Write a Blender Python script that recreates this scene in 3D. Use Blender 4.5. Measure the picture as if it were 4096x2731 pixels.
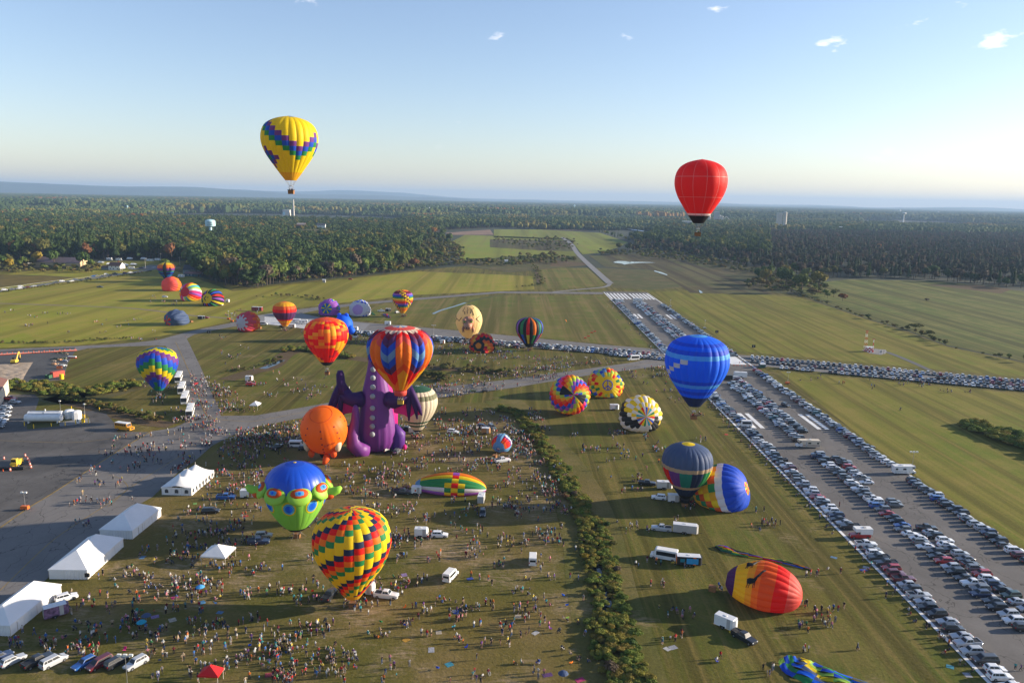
import bpy, math, random
import numpy as np
from mathutils import Vector, Matrix, noise
random.seed(7); rng = np.random.default_rng(7)
S = bpy.context.scene
for o in list(bpy.data.objects): bpy.data.objects.remove(o)
COL = S.collection
R = math.radians

# ---------------------------------------------------------------- camera, sky, sun, exposure
FPX, CAMH, PITCH, ROLL = 3100.0, 92.17, 0.1811, 0.0196   # focal length in photograph pixels, height in metres
cp, sp, cr, sr = math.cos(PITCH), math.sin(PITCH), math.cos(ROLL), math.sin(ROLL)
FWD = np.array([0.0, cp, -sp]); RT0 = np.array([1.0, 0, 0]); UP0 = np.array([0.0, sp, cp])
RT = cr*RT0 + sr*UP0; UP = cr*UP0 - sr*RT0
CAM = np.array([0.0, 0.0, CAMH])
cd = bpy.data.cameras.new('camera'); cam = bpy.data.objects.new('camera', cd); COL.objects.link(cam)
cd.sensor_width = 36.0; cd.lens = 36.0*FPX/4096; cd.clip_start = 1.0; cd.clip_end = 80000.0
cam.matrix_world = Matrix(((RT[0], UP[0], -FWD[0], 0), (RT[1], UP[1], -FWD[1], 0), (RT[2], UP[2], -FWD[2], CAMH), (0, 0, 0, 1)))
S.camera = cam
SUN_AZ, SUN_EL = R(80), R(14.5)
W = bpy.data.worlds.new('World'); S.world = W; W.use_nodes = True
nt = W.node_tree; bg = nt.nodes['Background']
sky = nt.nodes.new('ShaderNodeTexSky'); sky.sky_type = 'NISHITA'; sky.sun_disc = False
sky.sun_elevation = SUN_EL; sky.sun_rotation = SUN_AZ; sky.air_density = 1.0; sky.dust_density = .45; sky.ozone_density = 2.0; sky.altitude = 100
bg.inputs['Strength'].default_value = 0.095
CLX, CLY = 5.5, 9.1
# thin broken clouds high in the sky (direction space, all round the horizon)
tc = nt.nodes.new('ShaderNodeTexCoord'); mp = nt.nodes.new('ShaderNodeMapping'); mp.vector_type = 'POINT'
mp.inputs['Scale'].default_value = (1.0, 1.0, 2.6); mp.inputs['Rotation'].default_value = (0.0, 0.42, 0.0); mp.inputs['Location'].default_value = (CLX, CLY, 0.0)
n1 = nt.nodes.new('ShaderNodeTexNoise'); n1.inputs['Scale'].default_value = 9.0; n1.inputs['Detail'].default_value = 8; n1.inputs['Roughness'].default_value = 0.58
rp = nt.nodes.new('ShaderNodeValToRGB'); rp.color_ramp.elements[0].position = 0.665; rp.color_ramp.elements[1].position = 0.78
sx = nt.nodes.new('ShaderNodeSeparateXYZ')
mr = nt.nodes.new('ShaderNodeMapRange'); mr.inputs['From Min'].default_value = 0.03; mr.inputs['From Max'].default_value = 0.16
mul = nt.nodes.new('ShaderNodeMath'); mul.operation = 'MULTIPLY'
mix = nt.nodes.new('ShaderNodeMixRGB'); mix.inputs['Color2'].default_value = (8.6, 7.9, 7.8, 1)
nt.links.new(tc.outputs['Generated'], mp.inputs['Vector']); nt.links.new(mp.outputs[0], n1.inputs['Vector'])
nt.links.new(n1.outputs['Fac'], rp.inputs[0]); nt.links.new(tc.outputs['Generated'], sx.inputs[0]); nt.links.new(sx.outputs['Z'], mr.inputs['Value'])
nt.links.new(rp.outputs['Color'], mul.inputs[0]); nt.links.new(mr.outputs[0], mul.inputs[1]); nt.links.new(mul.outputs[0], mix.inputs['Fac'])
tint = nt.nodes.new('ShaderNodeMixRGB'); tint.blend_type = 'MULTIPLY'; tint.inputs[0].default_value = 1; tint.inputs['Color2'].default_value = (1.05, .968, 1.035, 1)
nt.links.new(sky.outputs[0], tint.inputs['Color1']); nt.links.new(tint.outputs[0], mix.inputs['Color1']); nt.links.new(mix.outputs[0], bg.inputs['Color'])
sl = bpy.data.lights.new('sun', 'SUN'); sl.energy = 5.0; sl.angle = R(0.5); sl.color = (1.0, 0.86, 0.68)
so = bpy.data.objects.new('sun', sl); COL.objects.link(so)
SDIR = Vector((math.sin(SUN_AZ)*math.cos(SUN_EL), math.cos(SUN_AZ)*math.cos(SUN_EL), math.sin(SUN_EL)))
so.rotation_euler = SDIR.to_track_quat('Z', 'Y').to_euler(); so.location = (300, 0, 400)
S.view_settings.view_transform = 'Standard'; S.view_settings.look = 'None'; S.view_settings.gamma = 1
S.view_settings.use_curve_mapping = False; S.view_settings.exposure = 1.18
S.render.engine = 'CYCLES'; S.cycles.max_bounces = 5; S.cycles.volume_bounces = 0; S.cycles.transparent_max_bounces = 6

# ---------------------------------------------------------------- where a photograph pixel meets the ground
def ray(x, y):
    d = FWD*FPX + RT*(x-2048) - UP*(y-1365.5)
    return d/FPX
def G(x, y, z=0.0):
    d = ray(x, y); t = (z-CAMH)/d[2]
    return CAM + d*t
def AT(x, y, depth): return CAM + ray(x, y)*depth
def PROJ(P):
    P = np.asarray(P, float)-CAM
    d = P@FWD; return np.stack([2048+FPX*(P@RT)/d, 1365.5-FPX*(P@UP)/d], -1), d
RY0, RX0, RYAW = 793.0, 115.9, 0.00336
def RW(u, v):   # runway frame: u across, v metres from the far threshold towards us
    c, s = math.cos(RYAW), math.sin(RYAW)
    return np.array([RX0+u*c+v*s, RY0+u*s-v*c, 0.0])

# ---------------------------------------------------------------- helpers
def tag(o, label=None, cat=None, group=None, kind=None):
    if label: o['label'] = label
    if cat: o['category'] = cat
    if group: o['group'] = group
    if kind: o['kind'] = kind
    return o
def empty(name, loc=(0, 0, 0), rz=0.0):
    o = bpy.data.objects.new(name, None); COL.objects.link(o); o.location = tuple(loc); o.rotation_euler = (0, 0, rz); o.empty_display_size = 0.5
    return o
def mesh(name, V, F, mats=None, mi=None, smooth=False, col=None):
    me = bpy.data.meshes.new(name)
    V = np.asarray(V, np.float32).reshape(-1, 3)
    if isinstance(F, np.ndarray) and F.ndim == 2:
        n, k = F.shape; me.vertices.add(len(V)); me.vertices.foreach_set('co', V.ravel())
        me.loops.add(n*k); me.loops.foreach_set('vertex_index', F.astype(np.int32).ravel())
        me.polygons.add(n); me.polygons.foreach_set('loop_start', np.arange(0, n*k, k, dtype=np.int32)); me.polygons.foreach_set('loop_total', np.full(n, k, np.int32))
    else:
        me.from_pydata([tuple(map(float, v)) for v in V], [], [tuple(int(i) for i in f) for f in F])
    for m in (mats or []): me.materials.append(m)
    if mi is not None: me.polygons.foreach_set('material_index', np.asarray(mi, np.int32))
    if smooth: me.polygons.foreach_set('use_smooth', np.ones(len(me.polygons), bool))
    if col is not None:
        a = me.color_attributes.new('Col', 'FLOAT_COLOR', 'POINT'); c = np.ones((len(V), 4), np.float32); c[:, :3] = col
        a.data.foreach_set('color', c.ravel())
    me.update(calc_edges=True); return me
def obj(name, me, parent=None, loc=None, rz=0.0):
    o = bpy.data.objects.new(name, me); COL.objects.link(o)
    if parent is not None: o.parent = parent
    if loc is not None: o.location = tuple(loc)
    if rz: o.rotation_euler = (0, 0, rz)
    return o
def copytree(o, parent=None):
    c = o.copy(); COL.objects.link(c)
    if parent is not None: c.parent = parent
    for ch in o.children: copytree(ch, c)
    return c
_M = {}
def mat(key, col=(0.5, 0.5, 0.5), rough=0.7, metal=0.0, var=0.0, vscale=1.0, spec=0.3, emit=None, trans=0.0, bump=0.0, bscale=20.0):
    if key in _M: return _M[key]
    m = bpy.data.materials.new(key); m.use_nodes = True; t = m.node_tree; b = t.nodes['Principled BSDF']
    b.inputs['Base Color'].default_value = (*col, 1); b.inputs['Roughness'].default_value = rough; b.inputs['Metallic'].default_value = metal
    b.inputs['Specular IOR Level'].default_value = spec
    if var > 0:
        g = t.nodes.new('ShaderNodeNewGeometry'); n = t.nodes.new('ShaderNodeTexNoise'); n.inputs['Scale'].default_value = vscale; n.inputs['Detail'].default_value = 5
        r = t.nodes.new('ShaderNodeMapRange'); r.inputs['From Min'].default_value = .3; r.inputs['From Max'].default_value = .7
        r.inputs['To Min'].default_value = 1-var; r.inputs['To Max'].default_value = 1+var
        mm = t.nodes.new('ShaderNodeMixRGB'); mm.blend_type = 'MULTIPLY'; mm.inputs[0].default_value = 1; mm.inputs[1].default_value = (*col, 1)
        t.links.new(g.outputs['Position'], n.inputs['Vector']); t.links.new(n.outputs['Fac'], r.inputs['Value']); t.links.new(r.outputs[0], mm.inputs[2]); t.links.new(mm.outputs[0], b.inputs['Base Color'])
    if trans > 0:
        tr = t.nodes.new('ShaderNodeBsdfTranslucent'); tr.inputs[0].default_value = (*col, 1)
        mx = t.nodes.new('ShaderNodeMixShader'); mx.inputs[0].default_value = trans
        t.links.new(b.outputs[0], mx.inputs[1]); t.links.new(tr.outputs[0], mx.inputs[2]); t.links.new(mx.outputs[0], t.nodes['Material Output'].inputs[0])
    if bump > 0:
        g2 = t.nodes.new('ShaderNodeNewGeometry'); n2 = t.nodes.new('ShaderNodeTexNoise'); n2.inputs['Scale'].default_value = bscale; n2.inputs['Detail'].default_value = 3
        bp = t.nodes.new('ShaderNodeBump'); bp.inputs['Strength'].default_value = bump; bp.inputs['Distance'].default_value = .05
        t.links.new(g2.outputs['Position'], n2.inputs['Vector']); t.links.new(n2.outputs['Fac'], bp.inputs['Height']); t.links.new(bp.outputs[0], b.inputs['Normal'])
    if emit: b.inputs['Emission Color'].default_value = (*emit, 1); b.inputs['Emission Strength'].default_value = 1
    _M[key] = m; return m
def attr_mat(key, rough=0.7, spec=0.3, metal=0.0, coat=0.0):
    if key in _M: return _M[key]
    m = bpy.data.materials.new(key); m.use_nodes = True; t = m.node_tree; b = t.nodes['Principled BSDF']
    a = t.nodes.new('ShaderNodeAttribute'); a.attribute_name = 'Col'; t.links.new(a.outputs['Color'], b.inputs['Base Color'])
    b.inputs['Roughness'].default_value = rough; b.inputs['Specular IOR Level'].default_value = spec; b.inputs['Metallic'].default_value = metal; b.inputs['Coat Weight'].default_value = coat; b.inputs['Coat Roughness'].default_value = .2
    _M[key] = m; return m
class MB:
    """collects simple shapes into one mesh"""
    def __init__(s): s.V = []; s.F = []; s.n = 0; s.mi = []; s.cur = 0
    def add(s, V, F):
        V = np.asarray(V, float).reshape(-1, 3); s.V.append(V)
        for f in F: s.F.append(tuple(i+s.n for i in f)); s.mi.append(s.cur)
        s.n += len(V); return s
    def box(s, x0, x1, y0, y1, z0, z1, tx=0.0, ty=0.0):
        s.add([(x0, y0, z0), (x1, y0, z0), (x1, y1, z0), (x0, y1, z0), (x0+tx, y0+ty, z1), (x1-tx, y0+ty, z1), (x1-tx, y1-ty, z1), (x0+tx, y1-ty, z1)],
              [(3, 2, 1, 0), (4, 5, 6, 7), (0, 1, 5, 4), (1, 2, 6, 5), (2, 3, 7, 6), (3, 0, 4, 7)]); return s
    def cyl(s, a, b, r0, r1=None, n=10, cap=True):
        a = np.array(a, float); b = np.array(b, float); r1 = r0 if r1 is None else r1
        d = (b-a)/max(1e-9, np.linalg.norm(b-a)); h = np.array([0, 0, 1.0]) if abs(d[2]) < .9 else np.array([1.0, 0, 0])
        e1 = np.cross(d, h); e1 /= np.linalg.norm(e1); e2 = np.cross(d, e1); t = np.arange(n)*2*math.pi/n
        c = np.cos(t)[:, None]*e1+np.sin(t)[:, None]*e2
        V = np.vstack([a+c*r0, b+c*r1]); F = [(i, (i+1) % n, n+(i+1) % n, n+i) for i in range(n)]
        if cap: F += [tuple(range(n))[::-1], tuple(range(n, 2*n))]
        F = [f[::-1] for f in F]
        s.add(V, F); return s
    def lathe(s, c, prof, n=16, sx=1, sy=1, pk=0):
        V = []; m = len(prof); t = np.arange(n)*2*math.pi/n
        for j, (r, z) in enumerate(prof): V += [(c[0]+r*math.cos(a)*sx*(1-pk*(i % 4 == 0)*max(0, 1-j/m)), c[1]+r*math.sin(a)*sy*(1-pk*(i % 4 == 0)*max(0, 1-j/m)), c[2]+z) for i, a in enumerate(t)]
        F = [(j*n+i, j*n+(i+1) % n, (j+1)*n+(i+1) % n, (j+1)*n+i) for j in range(m-1) for i in range(n)]
        F += [tuple(range(n))[::-1], tuple(range((m-1)*n, m*n))]
        s.add(V, F); return s
    def loft(s, P, rad, n=12, flat=1.0, updir=(0, 0, 1)):
        P = np.asarray(P, float); m = len(P); V = []
        T = np.gradient(P, axis=0); T /= np.linalg.norm(T, axis=1)[:, None]; t = np.arange(n)*2*math.pi/n
        e = np.cross(T[0], updir); 
        if np.linalg.norm(e) < .1: e = np.cross(T[0], (0, 1, 0))
        e /= np.linalg.norm(e)
        for i in range(m):
            e = e-T[i]*np.dot(e, T[i]); e /= np.linalg.norm(e); g = np.cross(T[i], e); rr = rad[i]
            V += list(P[i]+np.cos(t)[:, None]*e*rr+np.sin(t)[:, None]*g*rr*flat)
        F = [(j*n+i, j*n+(i+1) % n, (j+1)*n+(i+1) % n, (j+1)*n+i) for j in range(m-1) for i in range(n)]
        F += [tuple(range(n))[::-1], tuple(range((m-1)*n, m*n))]
        s.add(V, F); return s
    def blob(s, c, r, n=14, m=8):
        r = (r, r, r) if np.isscalar(r) else r; V = []; 
        for j in range(m+1):
            p = math.pi*j/m; q = max(math.sin(p), .02)
            V += [(c[0]+r[0]*q*math.cos(a), c[1]+r[1]*q*math.sin(a), c[2]-r[2]*math.cos(p)) for a in np.arange(n)*2*math.pi/n]
        F = [(j*n+i, j*n+(i+1) % n, (j+1)*n+(i+1) % n, (j+1)*n+i) for j in range(m) for i in range(n)]
        F += [tuple(range(n))[::-1], tuple(range(m*n, (m+1)*n))]
        s.add(V, F); return s
    def me(s, name, mats, smooth=False):
        return mesh(name, np.vstack(s.V), s.F, mats if isinstance(mats, (list, tuple)) else [mats], s.mi, smooth)
    def obj(s, name, mats, parent=None, smooth=False, loc=None, rz=0.0): return obj(name, s.me(name, mats, smooth), parent, loc, rz)
def txt(name, body, size, m, parent, M, ext=0.01):
    c = bpy.data.curves.new(name, 'FONT'); c.body = body; c.size = size; c.extrude = ext; c.align_x = 'CENTER'; c.align_y = 'CENTER'; c.materials.append(m)
    q = bpy.data.objects.new(name, c); COL.objects.link(q); dg = bpy.context.evaluated_depsgraph_get(); me = bpy.data.meshes.new_from_object(q.evaluated_get(dg)); bpy.data.objects.remove(q)
    me.materials.clear(); me.materials.append(m); o = obj(name, me, parent); o.matrix_local = M; return o
def instancer(name, srcs, P, rot, scl, idx, label, cat=None):
    """one stuff object whose points carry copies of the source meshes"""
    me = bpy.data.meshes.new(name); me.vertices.add(len(P)); me.vertices.foreach_set('co', np.asarray(P, np.float32).ravel())
    for nm, ty, arr in (('rot', 'FLOAT', rot), ('scl', 'FLOAT_VECTOR', scl), ('idx', 'INT', idx)):
        a = me.attributes.new(nm, ty, 'POINT')
        if ty == 'FLOAT_VECTOR': a.data.foreach_set('vector', np.asarray(arr, np.float32).ravel())
        else: a.data.foreach_set('value', np.asarray(arr, np.float32 if ty == 'FLOAT' else np.int32))
    o = obj(name, me); ck = '_'.join(s.name for s in srcs)
    c = bpy.data.collections.get('src_'+ck[:40])
    if c is None:
        c = bpy.data.collections.new('src_'+ck[:40])
        for i, s in enumerate(srcs):
            q = bpy.data.objects.new('%03d_%s' % (i, s.name), s); c.objects.link(q)
    g = bpy.data.node_groups.new('scatter', 'GeometryNodeTree')
    g.interface.new_socket('Geometry', in_out='INPUT', socket_type='NodeSocketGeometry'); g.interface.new_socket('Geometry', in_out='OUTPUT', socket_type='NodeSocketGeometry')
    N = g.nodes.new; gi = N('NodeGroupInput'); go = N('NodeGroupOutput'); ip = N('GeometryNodeInstanceOnPoints'); ci = N('GeometryNodeCollectionInfo')
    ci.inputs['Collection'].default_value = c; ci.inputs['Separate Children'].default_value = True; ci.inputs['Reset Children'].default_value = True
    def na(nm, ty): 
        q = N('GeometryNodeInputNamedAttribute'); q.data_type = ty; q.inputs['Name'].default_value = nm; return q
    r, s_, i_ = na('rot', 'FLOAT'), na('scl', 'FLOAT_VECTOR'), na('idx', 'INT'); cx = N('ShaderNodeCombineXYZ'); L = g.links.new
    L(gi.outputs[0], ip.inputs['Points']); L(ci.outputs[0], ip.inputs['Instance']); ip.inputs['Pick Instance'].default_value = True
    L(i_.outputs['Attribute'], ip.inputs['Instance Index']); L(r.outputs['Attribute'], cx.inputs['Z']); L(cx.outputs[0], ip.inputs['Rotation']); L(s_.outputs['Attribute'], ip.inputs['Scale']); L(ip.outputs[0], go.inputs[0])
    md = o.modifiers.new('scatter', 'NODES'); md.node_group = g
    return tag(o, label, cat, kind='stuff')
def inside(P, poly):
    x, y = P[:, 0], P[:, 1]; r = np.zeros(len(P), bool); n = len(poly)
    for i in range(n):
        x0, y0 = poly[i][:2]; x1, y1 = poly[(i+1) % n][:2]
        c = ((y0 > y) != (y1 > y)) & (x < (x1-x0)*(y-y0)/((y1-y0) if y1 != y0 else 1e-9)+x0); r ^= c
    return r
def GP(pts, z=0.0): return [G(x, y, z) for x, y in pts]
def scatter(poly, n, rg=rng):
    poly = np.array([p[:2] for p in poly]); lo, hi = poly.min(0), poly.max(0); out = np.zeros((0, 2))
    A = 0.5*abs(np.dot(poly[:, 0], np.roll(poly[:, 1], 1))-np.dot(poly[:, 1], np.roll(poly[:, 0], 1))); B = (hi-lo).prod()
    while len(out) < n:
        c = lo+rg.random((int(n*B/max(A, 1)*1.3)+10, 2))*(hi-lo); out = np.vstack([out, c[inside(c, poly)]])
    return out[:n]
def polyarea(poly):
    poly = np.array([p[:2] for p in poly]); return 0.5*abs(np.dot(poly[:, 0], np.roll(poly[:, 1], 1))-np.dot(poly[:, 1], np.roll(poly[:, 0], 1)))
# ---------------------------------------------------------------- ground materials
def grass_mat(key, c1, c2, c3, stripe=None, sdir=0.0, patch=0.0, pc=(0.19, 0.15, 0.085)):
    """mown grass: three tones mixed by noise, optional mowing stripes along sdir, optional worn patches"""
    m = bpy.data.materials.new(key); m.use_nodes = True; t = m.node_tree; b = t.nodes['Principled BSDF']; N = t.nodes.new; L = t.links.new
    b.inputs['Roughness'].default_value = .95; b.inputs['Specular IOR Level'].default_value = .1
    g = N('ShaderNodeNewGeometry')
    def noise_(sc, det=5, rough=.55, mp=None):
        n = N('ShaderNodeTexNoise'); n.inputs['Scale'].default_value = sc; n.inputs['Detail'].default_value = det; n.inputs['Roughness'].default_value = rough
        if mp:
            q = N('ShaderNodeMapping'); q.inputs['Rotation'].default_value = (0, 0, mp[0]); q.inputs['Scale'].default_value = mp[1]; L(g.outputs['Position'], q.inputs[0]); L(q.outputs[0], n.inputs['Vector'])
        else: L(g.outputs['Position'], n.inputs['Vector'])
        return n.outputs['Fac']
    def ramp(f, a, b_):
        r = N('ShaderNodeMapRange'); r.inputs['From Min'].default_value = a; r.inputs['From Max'].default_value = b_; L(f, r.inputs['Value']); return r.outputs[0]
    def mixc(f, a, b_):
        x = N('ShaderNodeMixRGB'); L(f, x.inputs[0])
        for k, v in ((1, a), (2, b_)):
            if isinstance(v, tuple): x.inputs[k].default_value = (*v, 1)
            else: L(v, x.inputs[k])
        return x.outputs[0]
    c = mixc(ramp(noise_(.012), .38, .62), c1, c2)
    c = mixc(ramp(noise_(.05, 7, .65), .45, .72), c, c3)
    if stripe:
        c = mixc(ramp(noise_(1.0, 2, .5, (sdir, (stripe, stripe*.02, 1))), .42, .62), c, tuple(x*.62 for x in c2))
        c = mixc(ramp(noise_(1.0, 3, .6, (sdir, (stripe*3.1, stripe*.05, 1))), .5, .75), c, c3)
    if patch > 0:
        f = ramp(noise_(.035, 9, .72), .60-patch*.1, .68-patch*.05)
        f2 = ramp(noise_(.9, 4, .7, (R(62), (.35, 1.6, 1))), .42, .6); mm = N('ShaderNodeMath'); mm.operation = 'MULTIPLY'; L(f, mm.inputs[0]); L(f2, mm.inputs[1])
        c = mixc(mm.outputs[0], c, pc)
    fine = ramp(noise_(1.3, 6, .8), .25, .75); hv = N('ShaderNodeMixRGB'); hv.blend_type = 'MULTIPLY'; hv.inputs[0].default_value = .55; L(c, hv.inputs[1])
    q = N('ShaderNodeMapRange'); q.inputs['To Min'].default_value = .35; q.inputs['To Max'].default_value = 1.45; L(fine, q.inputs['Value']); L(q.outputs[0], hv.inputs[2]); L(hv.outputs[0], b.inputs['Base Color'])
    bp = N('ShaderNodeBump'); bp.inputs['Strength'].default_value = .6; bp.inputs['Distance'].default_value = .25; L(noise_(1.1, 5, .7), bp.inputs['Height']); L(bp.outputs[0], b.inputs['Normal'])
    _M[key] = m; return m
def asphalt_mat(key, base, var=.18, warm=0.0, tar=True):
    m = bpy.data.materials.new(key); m.use_nodes = True; t = m.node_tree; b = t.nodes['Principled BSDF']; N = t.nodes.new; L = t.links.new
    b.inputs['Roughness'].default_value = .85; b.inputs['Specular IOR Level'].default_value = .25
    g = N('ShaderNodeNewGeometry'); n = N('ShaderNodeTexNoise'); n.inputs['Scale'].default_value = .06; n.inputs['Detail'].default_value = 8; n.inputs['Roughness'].default_value = .65; L(g.outputs['Position'], n.inputs['Vector'])
    r = N('ShaderNodeMapRange'); r.inputs['From Min'].default_value = .3; r.inputs['From Max'].default_value = .7; r.inputs['To Min'].default_value = 1-var; r.inputs['To Max'].default_value = 1+var; L(n.outputs['Fac'], r.inputs[0])
    mm = N('ShaderNodeMixRGB'); mm.blend_type = 'MULTIPLY'; mm.inputs[0].default_value = 1; mm.inputs[1].default_value = (base*(1+warm), base, base*(1-warm), 1); L(r.outputs[0], mm.inputs[2]); out = mm.outputs[0]
    n3 = N('ShaderNodeTexNoise'); n3.inputs['Scale'].default_value = 3.0; n3.inputs['Detail'].default_value = 4; L(g.outputs['Position'], n3.inputs['Vector'])
    r3 = N('ShaderNodeMapRange'); r3.inputs['To Min'].default_value = .8; r3.inputs['To Max'].default_value = 1.2; L(n3.outputs['Fac'], r3.inputs[0]); m3 = N('ShaderNodeMixRGB'); m3.blend_type = 'MULTIPLY'; m3.inputs[0].default_value = 1; L(out, m3.inputs[1]); L(r3.outputs[0], m3.inputs[2]); out = m3.outputs[0]
    if tar:   # sealed cracks
        mp = N('ShaderNodeMapping'); mp.inputs['Scale'].default_value = (.09, .035, 1); L(g.outputs['Position'], mp.inputs[0])
        wn = N('ShaderNodeTexNoise'); wn.inputs['Scale'].default_value = .12; wn.inputs['Detail'].default_value = 5; L(g.outputs['Position'], wn.inputs['Vector'])
        ad = N('ShaderNodeMixRGB'); ad.blend_type = 'ADD'; ad.inputs[0].default_value = .8; L(mp.outputs[0], ad.inputs[1]); L(wn.outputs['Color'], ad.inputs[2])
        v = N('ShaderNodeTexVoronoi'); v.feature = 'DISTANCE_TO_EDGE'; v.inputs['Scale'].default_value = 1.6; L(ad.outputs[0], v.inputs['Vector'])
        vr = N('ShaderNodeMapRange'); vr.inputs['From Min'].default_value = .003; vr.inputs['From Max'].default_value = .012; vr.inputs['To Min'].default_value = .38; vr.inputs['To Max'].default_value = 1; L(v.outputs['Distance'], vr.inputs[0])
        m4 = N('ShaderNodeMixRGB'); m4.blend_type = 'MULTIPLY'; m4.inputs[0].default_value = 1; L(out, m4.inputs[1]); L(vr.outputs[0], m4.inputs[2]); out = m4.outputs[0]
    L(out, b.inputs['Base Color']); _M[key] = m; return m
RDIR = -RYAW
G_MAIN = grass_mat('grass_main', (.092, .108, .014), (.130, .114, .022), (.185, .138, .040), stripe=.22, sdir=R(-2), patch=.35, pc=(.24, .18, .09))
G_WORN = grass_mat('grass_worn', (.094, .094, .017), (.142, .108, .028), (.20, .142, .055), patch=1.0, pc=(.33, .24, .15))
G_RIGHT = grass_mat('grass_right', (.128, .154, .014), (.182, .168, .024), (.235, .182, .042), stripe=.16, sdir=R(-3))
G_BLOCK = grass_mat('grass_block', (.100, .130, .016), (.148, .134, .028), (.21, .15, .055), stripe=.07, sdir=0)
G_LEFT = grass_mat('grass_left', (.205, .228, .018), (.275, .248, .030), (.31, .235, .05), stripe=.05, sdir=R(86))
G_MARSH = grass_mat('grass_marsh', (.075, .085, .028), (.095, .075, .036), (.13, .115, .045), stripe=.05, sdir=R(90))
G_MARSH2 = grass_mat('grass_marsh_right', (.085, .125, .022), (.115, .122, .030), (.20, .18, .055), stripe=.09, sdir=R(90))
G_FAR = grass_mat('grass_far', (.18, .24, .026), (.22, .235, .034), (.20, .18, .045), stripe=.03, sdir=R(95))
G_GOLD = grass_mat('grass_goldenrod', (.085, .075, .02), (.13, .095, .022), (.19, .14, .03))
G_BROWN = grass_mat('grass_dry_reeds', (.11, .075, .040), (.14, .095, .055), (.09, .075, .035))
G_BANK = grass_mat('grass_bank', (.075, .090, .028), (.10, .082, .034), (.15, .12, .055))
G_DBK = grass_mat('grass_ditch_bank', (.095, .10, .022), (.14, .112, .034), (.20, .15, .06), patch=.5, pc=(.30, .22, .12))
M_WOOD = mat('forest_floor', (.022, .030, .012), .95, var=.3, vscale=.02)
M_FARLAND = mat('far_land', (.030, .045, .018), .95, var=.5, vscale=.0012)
A_RUN = asphalt_mat('asphalt_runway', .118, .22, .07)
A_TAXI = asphalt_mat('asphalt_taxiway', .15, .18, .07)
A_APRON = asphalt_mat('asphalt_apron', .088, .36, .07)
A_PALE = asphalt_mat('asphalt_pale', .20, .1, .02, tar=False)
A_DIRT = mat('bare_sand', (.36, .28, .20), .95, var=.35, vscale=.25, bump=1.0, bscale=.6)
M_PAINT = mat('white_marking', (.72, .72, .70), .6, var=.1, vscale=.3)
M_YEL = mat('yellow_marking', (.26, .17, .04), .7, var=.25, vscale=.5)
M_WATER = mat('water_surface', (.02, .028, .03), .06, spec=.6)

def sheet(name, pts, z, m, kind='structure', label=None):
    P = np.array([(p[0], p[1]) for p in pts]); n = len(P)
    V = np.c_[P, np.full(n, z)]
    a = 0.5*(np.dot(P[:, 0], np.roll(P[:, 1], -1))-np.dot(P[:, 1], np.roll(P[:, 0], -1)))
    F = [tuple(range(n)) if a > 0 else tuple(range(n))[::-1]]
    o = obj(name, mesh(name, V, F, [m])); tag(o, label, kind=kind); return o
def strip(name, pts, w, z, m, label=None, closed=False):
    P = np.array([p[:2] for p in pts], float); T = np.gradient(P, axis=0); T /= np.linalg.norm(T, axis=1)[:, None]
    Nn = np.c_[-T[:, 1], T[:, 0]]; w = np.broadcast_to(w, len(P))[:, None]/2
    V = np.vstack([np.c_[P-Nn*w, np.full(len(P), z)], np.c_[P+Nn*w, np.full(len(P), z)]]); n = len(P)
    F = [(i, i+1, n+i+1, n+i) for i in range(n-1)]
    o = obj(name, mesh(name, V, F, [m])); tag(o, label, kind='structure'); return o
def smooth_pts(pts, k=6):
    P = np.array([p[:2] for p in pts], float); t = np.arange(len(P)); tt = np.linspace(0, len(P)-1, (len(P)-1)*k+1)
    out = []
    for u in tt:
        i = min(int(u), len(P)-2); f = u-i; p0 = P[max(i-1, 0)]; p1 = P[i]; p2 = P[i+1]; p3 = P[min(i+2, len(P)-1)]
        out.append(.5*((2*p1)+(-p0+p2)*f+(2*p0-5*p1+4*p2-p3)*f*f+(-p0+3*p1-3*p2+p3)*f**3))
    return out
# one sheet to the horizon, then the land cover on it, each a little higher
t = np.linspace(0, 2*math.pi, 97)[:-1]
rings = [0, 60, 400, 1500, 5000, 15500]
V = [(0, 0, 0)]+[(r*math.cos(a), r*math.sin(a), 0) for r in rings[1:] for a in t]
F = [(0, 1+i, 1+(i+1) % 96) for i in range(96)]+[(1+j*96+i, 1+(j+1)*96+i, 1+(j+1)*96+(i+1) % 96, 1+j*96+(i+1) % 96) for j in range(4) for i in range(96)]
tag(obj('ground', mesh('ground', V, F, [M_WOOD])), kind='structure')
def fr(pts): return [tuple(p[:2]) for p in GP(pts)]
# grass of the airfield (outline of the woods' edge measured on the photograph)
EDGE_L = [(-400, 1090), (0, 1062), (560, 1042), (780, 1045), (800, 1110), (990, 1150), (1124, 1135), (1300, 1118), (1438, 1106), (1677, 1080), (1880, 1062), (2048, 1075)]
air = fr(EDGE_L)+fr([(2150, 1085), (2360, 1070), (2440, 1075), (2660, 1085), (2720, 1130), (3060, 1160), (3203, 1183), (3464, 1275), (3638, 1327), (3790, 1385), (4096, 1450), (4500, 1530)])+[(700, 30), (500, -300), (-500, -300), (-700, 100)]
sheet('airfield_grass', air, .05, G_MAIN)
sheet('meadow', fr([(-300, 1100), (0, 1090), (300, 1075), (640, 1062), (930, 1165), (1124, 1142), (1438, 1112), (1677, 1086), (2030, 1100), (2130, 1105), (2138, 1158), (1660, 1180), (1270, 1222), (1050, 1250), (930, 1285), (640, 1345), (300, 1382), (0, 1392), (-400, 1410)]), .09, G_LEFT)
sheet('grass_block', fr([(2040, 1182), (2415, 1182), (2620, 1386), (2400, 1374), (2048, 1339), (1500, 1285), (1240, 1262), (1480, 1222), (1660, 1200)]), .09, G_BLOCK)
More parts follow.
